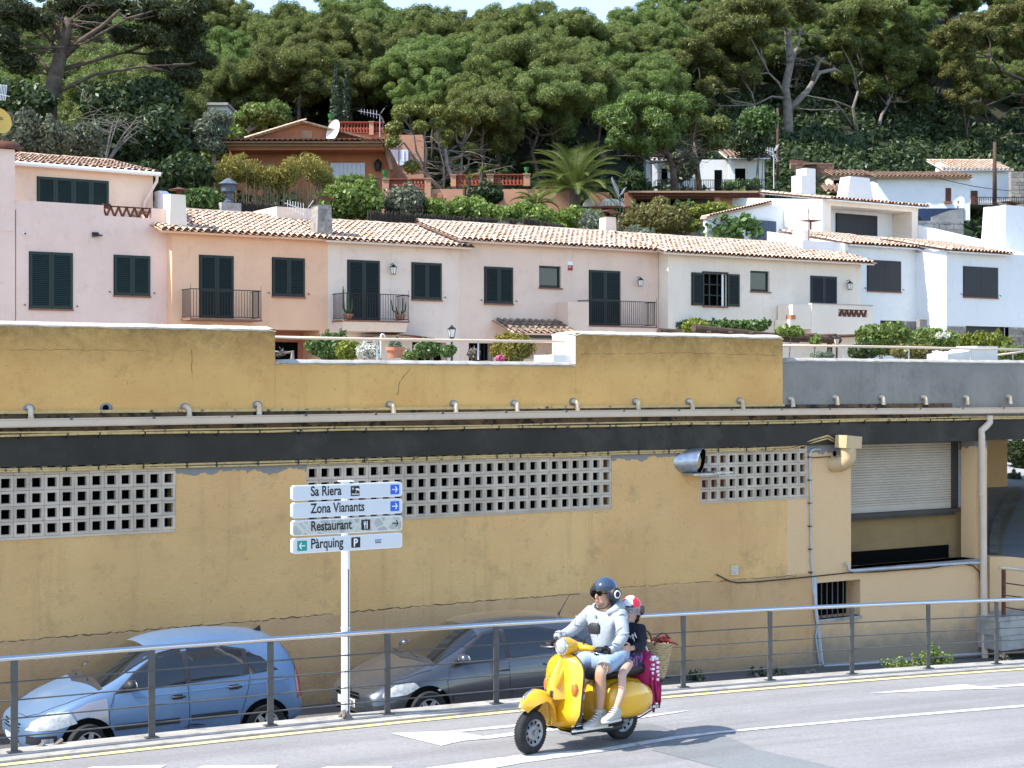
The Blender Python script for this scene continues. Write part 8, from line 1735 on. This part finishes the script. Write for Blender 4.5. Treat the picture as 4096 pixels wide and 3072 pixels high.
sadd(sc_, 'engine', loft([srect(-.32, -.02, .09, .14, .30), srect(-.55, -.04, .12, .13, .34), srect(-.74, -.04, .08, .16, .30)]), m_trim, smooth=50); sadd(sc_, 'silencer', MB().tube([(-.2, -.02, .15), (-.45, .02, .13), (-.58, .05, .14)], [.03, .045, .03], 10), m_trim)
rk = sadd(sc_, 'rear_rack', MB().tube([(-.84, .11, .66), (-1.0, .11, .58), (-1.28, .11, .56), (-1.28, -.11, .56), (-1.0, -.11, .58), (-.84, -.11, .66)], .011, 6).tube([(-.92, .09, .42), (-1.12, .1, .57)], .009, 6).tube([(-.92, -.09, .42), (-1.12, -.1, .57)], .009, 6), m_trim)
# ---- figures
m_skin = mat('skin', (.52, .30, .20), (.47, .26, .17), 14, .55); m_skin2 = mat('pale_skin', (.60, .38, .28), (.55, .34, .25), 14, .55)
m_hood = mat('grey_marl_cotton', (.37, .40, .43), (.32, .35, .38), 40, .95, bump=.5, bscale=14); m_denim = mat('pale_denim', (.26, .38, .56), (.38, .48, .62), 9, .9, bump=.3, bscale=60); m_navyc = mat('navy_cotton', (.012, .014, .024), (.018, .02, .032), 20, .9, bump=.4, bscale=16); m_shoe = mat('worn_white_canvas', (.50, .48, .42), (.40, .38, .33), 18, .85); m_sole = mat('rubber_sole', (.62, .60, .55), rough=.7); m_glove = mat('black_leather', (.014, .014, .015), rough=.5, bump=.3, bscale=70)
m_helm = mat('dark_blue_gloss', (.035, .055, .10), rough=.08, coat=1.); m_visor = mat('smoked_visor', (.03, .035, .045), rough=.03, alpha=.55, coat=1.); m_cvisor = mat('clear_visor', (.45, .5, .52), rough=.03, alpha=.35, coat=1.); m_red = mat('red_gloss', (.55, .012, .02), rough=.1, coat=1.); m_lip = mat('lips', (.40, .12, .10), rough=.5); m_eye = mat('eye_white', (.7, .7, .68), rough=.2); m_hair = mat('dark_hair', (.02, .014, .01), rough=.6)
def figure(label, J, hd, R_, skin):
    """Continuous skinned body from joint positions J; R_ radius per joint."""
    p = mroot('person', label, 'person'); names = list(J); ix = {n: i for i, n in enumerate(names)}
    E = [('pelvis', 'waist'), ('waist', 'chest'), ('chest', 'neck'), ('neck', 'skull'), ('skull', 'crown')]
    for s in 'LR': E += [('chest', 'sh' + s), ('sh' + s, 'el' + s), ('el' + s, 'wr' + s), ('pelvis', 'hip' + s), ('hip' + s, 'kn' + s), ('kn' + s, 'calf' + s), ('calf' + s, 'an' + s), ('an' + s, 'toe' + s)]
    sadd(p, 'body', skinned([J[n] for n in names], [(ix[a], ix[b]) for a, b in E], [R_[n] for n in names], 2), skin); return p
def cloth(p, name, pts, edges, radii, mt, lv=2): return sadd(p, name, skinned(pts, edges, radii, lv), mt)
def folds(p, name, mt, a, b, r, seed, n=9):
    """Soft creases: thin bulges wrapped across a sleeve or the front of a garment."""
    q = random.Random(seed); mb = MB(); a = V(a); b = V(b); ax = (b - a).normalized(); s1 = ax.cross(V((0, 1, .2))).normalized(); s2 = ax.cross(s1)
    for k in range(n):
        c = a.lerp(b, q.random()); ph = q.uniform(0, 6.28); pts = [c + (s1 * math.cos(ph + t) + s2 * math.sin(ph + t)) * r * .97 + ax * (t - .6) * q.uniform(-.03, .05) for t in (0, .35, .7, 1.05, 1.4)]; mb.tube(pts, [.002, .007, .009, .006, .001], 5)
    return sadd(p, name, mb, mt, merge=False)
def helmet(p, c, r, yaw, mt, vis, stripe=None, dark=m_trim):
    M = Matrix.Translation(c) @ Matrix.Rotation(yaw, 4, 'Z'); n, m = 40, 28
    def shell(k, test, name, mat_, par=None):
        mb = MB(); P = lambda i, j: V((k * r[0] * math.sin(math.pi * j / m) * math.cos(2 * math.pi * i / n), k * r[1] * math.sin(math.pi * j / m) * math.sin(2 * math.pi * i / n), k * r[2] * math.cos(math.pi * j / m)))
        for i in range(n):
            for j in range(m):
                q = [P(i, j), P(i, j + 1), P(i + 1, j + 1), P(i + 1, j)]; d = (q[0] + q[1] + q[2] + q[3]) / 4; u = V((d.x / r[0], d.y / r[1], d.z / r[2])).normalized()
                if test(u): mb.quad(*q)
        return sadd(p, name, mb, mat_, M=M, par=par)
    face = lambda u: u.x > .30 and u.z < .22 and abs(u.y) < .80
    h = shell(1., lambda u: not face(u) and u.z > -.72 and not (u.z < -.42 and u.x > .1), 'helmet', mt); shell(.94, lambda u: not face(u) and u.z > -.74 and not (u.z < -.46 and u.x > .1), 'lining', dark, h)
    if stripe is not None: shell(1.008, lambda u: abs(u.y) < .34 and u.z > .2 and u.x > -.8, 'stripe', stripe, h); shell(1.012, lambda u: .24 < abs(u.y) < .28 and u.z > .2 and u.x > -.8, 'pin_stripe', mt, h)
    z0, z1 = vis[1]; shell(1.06, lambda u: u.x > .10 and z0 < u.z < z1, 'visor', vis[0], h)
    rim = [M @ V((r[0] * u[0], r[1] * u[1], r[2] * u[2])) for u in ((.30, .80, -.55), (.34, .78, -.2), (.5, .74, .15), (.85, .45, .24), (.97, 0, .24), (.85, -.45, .24), (.5, -.74, .15), (.34, -.78, -.2), (.30, -.80, -.55))]; sadd(p, 'helmet_rim', MB().tube(rim, .011, 6), dark, par=h)
    for s in (1, -1): sadd(p, 'helmet_pivot', MB().lathe([(0, .02), (.046, .016), (.05, 0)], 18, M @ Matrix.Translation((r[0] * .12, s * r[1] * .97, -.005)) @ Matrix.Rotation(-s * R(90), 4, 'X')), dark, par=h, smooth=40)
    return h, M
def face(p, c, yaw, s, glasses=None, beard=None):
    M = Matrix.Translation(c) @ Matrix.Rotation(yaw, 4, 'Z') @ Matrix.Scale(s, 4)
    sadd(p, 'nose', MB().ell((.102, 0, -.012), (.02, .013, .028), 10, 8), MATS['skin'] if glasses else m_skin2, M=M)
    sadd(p, 'mouth', MB().ell((.096, 0, -.058), (.008, .024, .007), 10, 6), m_lip, M=M)
    for k in (1, -1): sadd(p, 'eye', MB().ell((.088, k * .034, .022), (.008, .014, .008), 10, 6), m_eye, M=M); sadd(p, 'eyebrow', MB().tube([(.094, k * .018, .044), (.092, k * .036, .05), (.082, k * .054, .044)], .005, 5), m_hair, M=M)
    for k in (1, -1): sadd(p, 'ear', MB().ell((0, k * .082, 0), (.02, .01, .032), 8, 6), MATS['skin'], M=M)
    if glasses: 
        g_ = MB()
        for k in (1, -1): g_.ell((.10, k * .036, .022), (.008, .034, .024), 12, 8); g_.tube([(.095, k * .066, .026), (.01, k * .084, .02)], .004, 5)
        g_.tube([(.108, -.012, .026), (.108, .012, .026)], .004, 5); sadd(p, 'sunglasses', g_, glasses, M=M)
def hand(p, name, wrist, d, n, th, s, mt, curl=1.4, par=None):
    """Palm with five bent fingers: d forward along the palm, n back of hand, th thumb side."""
    d = V(d).normalized(); n = V(n).normalized(); th = V(th).normalized(); wrist = V(wrist); mb = MB()
    M = Matrix(((d.x, th.x, n.x, 0), (d.y, th.y, n.y, 0), (d.z, th.z, n.z, 0), (0, 0, 0, 1))); mb.ell(wrist + d * .05 * s, (.055 * s, .043 * s, .019 * s), 12, 8, M); mb.tube([wrist - d * .03 * s, wrist + d * .02 * s], [.03 * s, .03 * s], 8)
    for k, (o, ln) in enumerate(((.030, .068), (.010, .078), (-.010, .073), (-.029, .058))):
        a = wrist + d * .088 * s + th * o * s + n * .004 * s; c1 = curl * .5; L3 = ln * s / 3; q = [a]; ang = .2
        for j in range(3): ang += c1; q.append(q[-1] + (d * math.cos(ang) - n * math.sin(ang)) * L3 * (1.25 - .2 * j))
        mb.tube(q, [.0105 * s, .0105 * s, .0095 * s, .0075 * s], 8)
    a = wrist + d * .02 * s + th * .035 * s; mb.tube([a, a + (th * .7 + d * .6).normalized() * .035 * s, a + (th * .45 + d * .8 - n * .5).normalized() * .066 * s, a + (th * .1 + d * .8 - n * .9).normalized() * .085 * s], [.014 * s, .013 * s, .0115 * s, .009 * s], 8)
    return sadd(p, name, mb, mt, merge=False, par=par)
# ---- the man
J = dict(pelvis=(-.43, 0, .84), waist=(-.43, 0, .98), chest=(-.40, .0, 1.17), neck=(-.37, 0, 1.335), skull=(-.355, 0, 1.44), crown=(-.35, 0, 1.56),
    shL=(-.42, .185, 1.275), elL=(-.335, .31, 1.07), wrL=(-.135, .335, .965), shR=(-.335, -.185, 1.275), elR=(-.20, -.31, 1.075), wrR=(-.015, -.335, 1.025),
    hipL=(-.42, .10, .82), knL=(-.105, .235, .765), calfL=(-.125, .225, .58), anL=(-.135, .205, .31), toeL=(-.01, .215, .25), hipR=(-.42, -.10, .82), knR=(-.085, -.22, .765), calfR=(-.11, -.21, .58), anR=(-.12, -.19, .31), toeR=(.01, -.2, .25))
RJ = dict(pelvis=(.15, .12), waist=(.125, .10), chest=(.14, .105), neck=.062, skull=(.09, .08), crown=(.07, .065), shL=.062, elL=.045, wrL=.03, shR=.062, elR=.045, wrR=.03, hipL=.085, knL=.062, calfL=.058, anL=.036, toeL=.032, hipR=.085, knR=.062, calfR=.058, anR=.036, toeR=.032)
man = figure('man in grey hoodie and denim shorts riding the yellow scooter in a dark helmet', J, None, RJ, m_skin)
hc = V((-.355, 0, 1.47)); YW = R(4)
sadd(man, 'head', MB().ell(hc + V((.0, 0, .0)), (.098, .078, .122), 20, 14), m_skin, M=None); sadd(man, 'jaw', MB().ell(hc + V((.035, 0, -.07)), (.062, .056, .052), 16, 10), mat('stubble_skin', (.33, .20, .15), (.40, .25, .18), 40, .7))
face(man, hc + V((.004, 0, .0)), YW, 1., m_dark)
hh, HM = helmet(man, hc + V((-.02, 0, .03)), (.142, .128, .150), YW, m_helm, (m_visor, (.16, .40)))
for s in (1, -1):
    q = HM @ V((.0, s * .138, -.012)); sadd(man, 'helmet_ear_cup', MB().lathe([(0, .024), (.06, .02), (.068, 0)], 20, Matrix.Translation(q) @ Matrix.Rotation(-s * R(90), 4, 'X')), m_trim, smooth=40, par=hh); sadd(man, 'helmet_ring', MB().lathe([(.028, .03), (.04, .032), (.042, .02)], 20, Matrix.Translation(q) @ Matrix.Rotation(-s * R(90), 4, 'X')), m_whitep, par=hh)
sadd(man, 'chin_strap', MB().tube([hc + V((-.01, .105, -.06)), hc + V((.06, .07, -.125)), hc + V((.075, 0, -.135)), hc + V((.06, -.07, -.125)), hc + V((-.01, -.105, -.06))], .009, 6), m_trim, par=hh)
hood = cloth(man, 'hoodie', [J['pelvis'][:2] + (.86,), J['waist'], J['chest'], (-.375, 0, 1.30), J['shL'], J['elL'], (-.16, .332, .975), J['shR'], J['elR'], (-.04, -.332, 1.03)], [(0, 1), (1, 2), (2, 3), (2, 4), (4, 5), (5, 6), (2, 7), (7, 8), (8, 9)], [(.185, .145), (.17, .135), (.175, .13), (.085, .08), .085, .066, .046, .085, .066, .046], m_hood)
for s, e in (('L', 3), ('R', 5)): folds(man, 'sleeve_folds', m_hood, J['sh' + s], J['el' + s], .074, e, 9); folds(man, 'sleeve_folds', m_hood, J['el' + s], J['wr' + s], .056, e + 1, 9); w_ = V(J['wr' + s]); el = V(J['el' + s]); dd_ = (w_ - el).normalized(); sadd(man, 'cuff', MB().tube([w_ - dd_ * .055, w_ - dd_ * .005], [.045, .042], 14), m_hood)
folds(man, 'front_folds', m_hood, (-.40, 0, 1.2), (-.43, 0, .88), .155, 9, 12)
sadd(man, 'hood', MB().tube([(-.31, .10, 1.30), (-.37, .145, 1.325), (-.47, .11, 1.36), (-.51, 0, 1.37), (-.47, -.11, 1.36), (-.37, -.145, 1.325), (-.31, -.10, 1.30), (-.27, -.02, 1.25)], [.025, .045, .06, .065, .06, .045, .025, .012], 10), m_hood); sadd(man, 'hem', MB().lathe([(.178, -.03), (.184, 0), (.178, .035)], 24, Matrix.Translation((-.43, 0, .86)) @ Matrix.Diagonal((.82, 1, 1, 1))), m_hood)
sadd(man, 'tshirt_neck', MB().ell((-.325, 0, 1.28), (.045, .06, .035), 12, 8), m_whitep); sadd(man, 'zip', MB().tube([(-.262, 0, 1.22), (-.265, 0, 1.1), (-.29, 0, .98), (-.29, 0, .87)], .006, 5), m_conduitg)
sh_ = cloth(man, 'shorts', [(-.43, 0, .85), (-.41, .105, .825), (-.24, .175, .80), (-.19, .195, .79), (-.41, -.105, .825), (-.24, -.165, .80), (-.18, -.185, .79)], [(0, 1), (1, 2), (2, 3), (0, 4), (4, 5), (5, 6)], [(.155, .13), .115, .095, .092, .115, .095, .092], m_denim)
q = random.Random(4); fr = MB()
for k in range(18): a = 6.283 * k / 18; p_ = V((-.145 + q.uniform(-.01, .01), .205 + .085 * math.cos(a), .785 + .085 * math.sin(a))); fr.tube([p_, p_ + V((q.uniform(0, .03), 0, -q.uniform(.01, .05)))], .003, 3)
sadd(man, 'frayed_hem', fr, m_whitep, False, merge=False)
def shoe(p, an, yaw, s, mt=m_shoe):
    M = Matrix.Translation(an) @ Matrix.Rotation(yaw, 4, 'Z') @ Matrix.Scale(s, 4)
    sh = sadd(p, 'shoe', loft([srect(-.085, 0, .032, -.075, .03), srect(-.05, 0, .044, -.085, .065), srect(.0, 0, .044, -.085, .055), srect(.06, 0, .046, -.085, .0), srect(.13, 0, .05, -.085, -.03), srect(.185, 0, .042, -.085, -.045), srect(.205, 0, .02, -.08, -.06)]), mt, smooth=60, M=M)
    sadd(p, 'sole', loft([srect(-.092, 0, .035, -.105, -.078), srect(-.05, 0, .048, -.107, -.076), srect(.13, 0, .054, -.107, -.072), srect(.19, 0, .045, -.103, -.066), srect(.213, 0, .02, -.098, -.07)]), m_sole, smooth=50, M=M, par=sh)
    lc = MB()
    for k in range(5): lc.tube([(.02 + k * .024, -.032, .045 - k * .019), (.03 + k * .024, 0, .052 - k * .019), (.02 + k * .024, .032, .045 - k * .019)], .005, 4)
    sadd(p, 'laces', lc, m_whitep, M=M, par=sh)
shoe(man, V(J['anL']) + V((.0, 0, .0)), R(8), 1.05); shoe(man, V(J['anR']), R(-6), 1.05); sadd(man, 'sock', MB().tube([V(J['anL']) + V((0, 0, .03)), V(J['anL']) + V((.002, .002, .075))], [.047, .05], 12), m_shoe); sadd(man, 'sock', MB().tube([V(J['anR']) + V((0, 0, .03)), V(J['anR']) + V((.002, 0, .075))], [.047, .05], 12), m_shoe)
gl = HT @ V((-.008, .30, .962)); gr2 = HT @ V((-.008, -.30, .962))
hand(man, 'gloved_hand', gl + V((-.075, .01, .018)), (.9, .02, .12), (-.1, .25, 1), (.1, -1, 0), 1.12, m_glove); hand(man, 'gloved_hand', gr2 + V((-.075, -.01, .018)), (.9, -.02, .12), (-.1, -.25, 1), (.1, 1, 0), 1.12, m_glove)
for (w_, g_) in ((V(J['wrL']), gl), (V(J['wrR']), gr2)): sadd(man, 'glove_cuff', MB().tube([w_.lerp(g_ + V((-.08, 0, .018)), -.1), g_ + V((-.07, 0, .018))], [.036, .034], 10), m_glove)
# ---- the child
J2 = dict(pelvis=(-.70, 0, .83), waist=(-.735, 0, .94), chest=(-.745, 0, 1.06), neck=(-.715, .015, 1.175), skull=(-.70, .03, 1.245), crown=(-.695, .03, 1.34),
    shL=(-.75, .13, 1.115), elL=(-.70, .205, .955), wrL=(-.56, .195, .945), shR=(-.73, -.13, 1.115), elR=(-.66, -.20, .955), wrR=(-.53, -.18, .945),
    hipL=(-.66, .085, .815), knL=(-.34, .30, .72), calfL=(-.29, .355, .55), anL=(-.19, .36, .37), toeL=(-.09, .365, .32), hipR=(-.66, -.085, .815), knR=(-.41, -.25, .735), calfR=(-.36, -.26, .56), anR=(-.28, -.26, .355), toeR=(-.18, -.265, .31))
RJ2 = dict(pelvis=(.115, .09), waist=(.095, .08), chest=(.105, .085), neck=.045, skull=(.078, .07), crown=(.06, .055), shL=.045, elL=.034, wrL=.025, shR=.045, elR=.034, wrR=.025, hipL=.066, knL=.046, calfL=.042, anL=.028, toeL=.026, hipR=.066, knR=.046, calfR=.042, anR=.028, toeR=.026)
kid = figure('child in navy top and red helmet with white stripe sitting behind the man', J2, None, RJ2, m_skin2)
hk = V((-.695, .03, 1.275)); YK = R(30); sadd(kid, 'head', MB().ell(hk, (.085, .07, .105), 20, 14), m_skin2); sadd(kid, 'jaw', MB().ell(hk + V((.028, .012, -.06)), (.05, .045, .042), 14, 10), m_skin2); face(kid, hk, YK, .88)
g_ = MB(); Mg = Matrix.Translation(hk) @ Matrix.Rotation(YK, 4, 'Z') @ Matrix.Scale(.88, 4)
for k in (1, -1): g_.tube([(.1, k * .034 + .026 * math.cos(a), .022 + .02 * math.sin(a)) for a in [6.283 * j / 10 for j in range(11)]], .003, 4)
sadd(kid, 'glasses', g_, m_trim, M=Mg); helmet(kid, hk + V((-.015, -.005, .035)), (.132, .122, .135), YK, m_red, (m_cvisor, (-.35, .22)), m_whitep)
cloth(kid, 'top', [(-.70, 0, .80), J2['waist'], J2['chest'], (-.72, .01, 1.14), J2['shL'], J2['elL'], (-.58, .195, .947), J2['shR'], J2['elR'], (-.56, -.19, .947)], [(0, 1), (1, 2), (2, 3), (2, 4), (4, 5), (5, 6), (2, 7), (7, 8), (8, 9)], [(.145, .12), (.135, .11), (.14, .105), (.065, .06), .068, .056, .044, .068, .056, .044], m_navyc)
folds(kid, 'sleeve_folds', m_navyc, J2['shL'], J2['elL'], .06, 21, 7); folds(kid, 'sleeve_folds', m_navyc, J2['elL'], J2['wrL'], .05, 22, 6)
sadd(kid, 'collar', MB().lathe([(.062, -.02), (.068, 0), (.06, .03)], 16, Matrix.Translation((-.715, .015, 1.15))), m_navyc); sadd(kid, 'hair', MB().ell(hk + V((-.06, 0, -.055)), (.04, .07, .06), 12, 8), m_hair)
q = random.Random(12); pm_ = MB()
for k in range(7): a = V((-.655 + q.uniform(-.02, .02), .03 + .018 * k, 1.0 + q.uniform(.0, .06))); pm_.tube([a + V((0, 0, 0)), a + V((.012, .012, q.uniform(.02, .05))), a + V((.0, .03, q.uniform(-.02, .03)))], .006, 4)
sadd(kid, 'chest_print', pm_, m_whitep, merge=False, M=Matrix.Translation((.035, .02, .0)))
cloth(kid, 'flowered_shorts', [(-.70, 0, .82), (-.65, .09, .815), (-.53, .18, .79), (-.65, -.09, .815), (-.55, -.155, .79)], [(0, 1), (1, 2), (0, 3), (3, 4)], [(.125, .10), .086, .078, .086, .078], mat('flowered_cotton', (.03, .03, .06), (.35, .12, .35), 30, .9, lo=.52, hi=.6, obj=True))
shoe(kid, V(J2['anL']), R(10), .88); shoe(kid, V(J2['anR']), R(-8), .88)
hand(kid, 'hand', (-.555, .195, .945), (.92, -.25, -.05), (.25, .95, .1), (0, 0, 1), .85, m_skin2, .8); hand(kid, 'hand', (-.53, -.18, .945), (.92, .25, -.05), (.25, -.95, .1), (0, 0, 1), .85, m_skin2, .8)
for s in (1, -1): sadd(sc_, 'foot_peg', MB().tube([(-.25, s * .16, .24), (-.26, s * .29, .25)], .014, 6), m_trim)
# ---- baskets, helmet in the basket, backpack
bk = mroot('straw_basket', 'woven straw basket with a dark red scarf strapped behind the child', 'basket'); bk.matrix_basis = SM @ Matrix.Translation((.06, 0, 0))
def basket(root, c, r0, r1, h, n=22, M=None):
    mb = MB(); prof = [(0, 0), (r0 * .95, 0)]
    for k in range(15): u = k / 14; r_ = r0 + (r1 - r0) * u ** .8; prof += [(r_ + .004, h * u), (r_ - .003, h * (u + .035))]
    prof += [(r1 - .012, h * 1.035), (r1 - .02, h * .9), (r0 * .9, .03), (0, .03)]; return sadd(root, 'basket', mb.lathe(prof, n, Matrix.Translation(c) @ (M or Matrix())), m_straw, smooth=35)
basket(bk, (-1.13, -.04, .575), .135, .185, .36, M=Matrix.Rotation(R(-6), 4, 'Y') @ Matrix.Diagonal((.95, 1.15, 1, 1)))
q = random.Random(3); sf = MB()
for k in range(7): a = V((-1.12, .05, .955)); e = V((q.uniform(-.2, .16), q.uniform(-.1, .16), q.uniform(-.06, .05))); sf.tube([a, a + e * .5 + V((0, 0, .03)), a + e], [.02, .022, .006], 6)
sadd(bk, 'scarf', sf, mat('dark_red_silk', (.16, .02, .02), (.4, .06, .04), 30, .5)); hb = MB()
for y in (-.15, .12): hb.tube([V((-1.13 + .11 * math.cos(a), y, .93 + .12 * math.sin(a))) for a in [math.pi * j / 8 for j in range(9)]], .01, 6)
sadd(bk, 'handle', hb, mat('brown_leather', (.12, .045, .02), rough=.6))
b2 = mroot('straw_basket', 'small straw basket standing on the scooter floor between the legs', 'basket'); basket(b2, (.035, 0, .235), .085, .118, .27)
hl2 = mroot('spare_helmet', 'small white and blue helmet lying in the floor basket', 'helmet'); Ms = Matrix.Translation((.04, .02, .52)) @ Matrix.Rotation(R(28), 4, 'Y') @ Matrix.Rotation(R(15), 4, 'X'); sadd(hl2, 'shell', MB().ell((0, 0, 0), (.115, .10, .12), 22, 14, None, .25, 1.), mat('pale_grey_gloss', (.55, .57, .6), rough=.2, coat=.6), M=Ms)
sadd(hl2, 'stripe', MB().tube([(.02, .104, -.02), (.06, .09, .03), (.02, .07, .09)], [.012, .02, .01], 6), mat('blue_gloss', (.02, .06, .22), rough=.2), M=Ms); sadd(hl2, 'stripe', MB().tube([(-.04, .102, -.04), (-.06, .08, .05)], [.014, .008], 6), m_red, M=Ms)
pk = mroot('backpack', 'pink backpack with white blocks and dangling straps hanging behind the child', 'backpack'); pk.matrix_basis = SM @ Matrix.Translation((.075, -.09, -.01)); m_pk = mat('raspberry_nylon', (.42, .012, .10), (.36, .01, .08), 9, .7, bump=.4, bscale=18)
bag = sadd(pk, 'bag', loft([srect(-.855, .10, .10, .50, .80, p=2.6), srect(-.90, .12, .15, .47, .88, p=2.8), srect(-.97, .14, .16, .47, .89, p=2.8), srect(-1.04, .15, .13, .50, .84, p=2.6), srect(-1.07, .15, .08, .56, .76, p=2.4)]), m_pk, smooth=60); q = random.Random(9); wb_ = MB()
for k in range(11): z = .60 + .022 * k + q.uniform(-.01, .01); y = .26 + q.uniform(-.0, .02) - .004 * k; x = -1.0 + (.05 if k % 2 else -.02) + q.uniform(-.01, .01); wb_.box((x, .262 if k < 9 else .24, z), (x + q.uniform(.02, .04), .302 - .002 * abs(k - 5), z + .022))
sadd(pk, 'white_block', wb_, m_whitep, False, par=bag); sadd(pk, 'white_patch', MB().box((-1.0, .255, .80), (-.94, .275, .85), ), m_whitep, False, par=bag)
st_ = MB()
for k, (x, y, l) in enumerate(((-.93, .28, .42), (-.98, .285, .36), (-1.05, .25, .40), (-.96, .26, .46))): st_.tube([(x, y - .02, .74), (x + .015, y + .02, .6), (x - .02, y + .01, .74 - l), (x - .04, y, .74 - l * .92), (x - .05, y - .01, .55)], .0125, 6)
sadd(pk, 'strap', st_, m_pk, merge=False, par=bag); sadd(pk, 'handle', MB().tube([(-.93, .10, .88), (-.95, .11, .93), (-.97, .15, .93), (-.98, .17, .88)], .01, 6), m_whitep, par=bag)
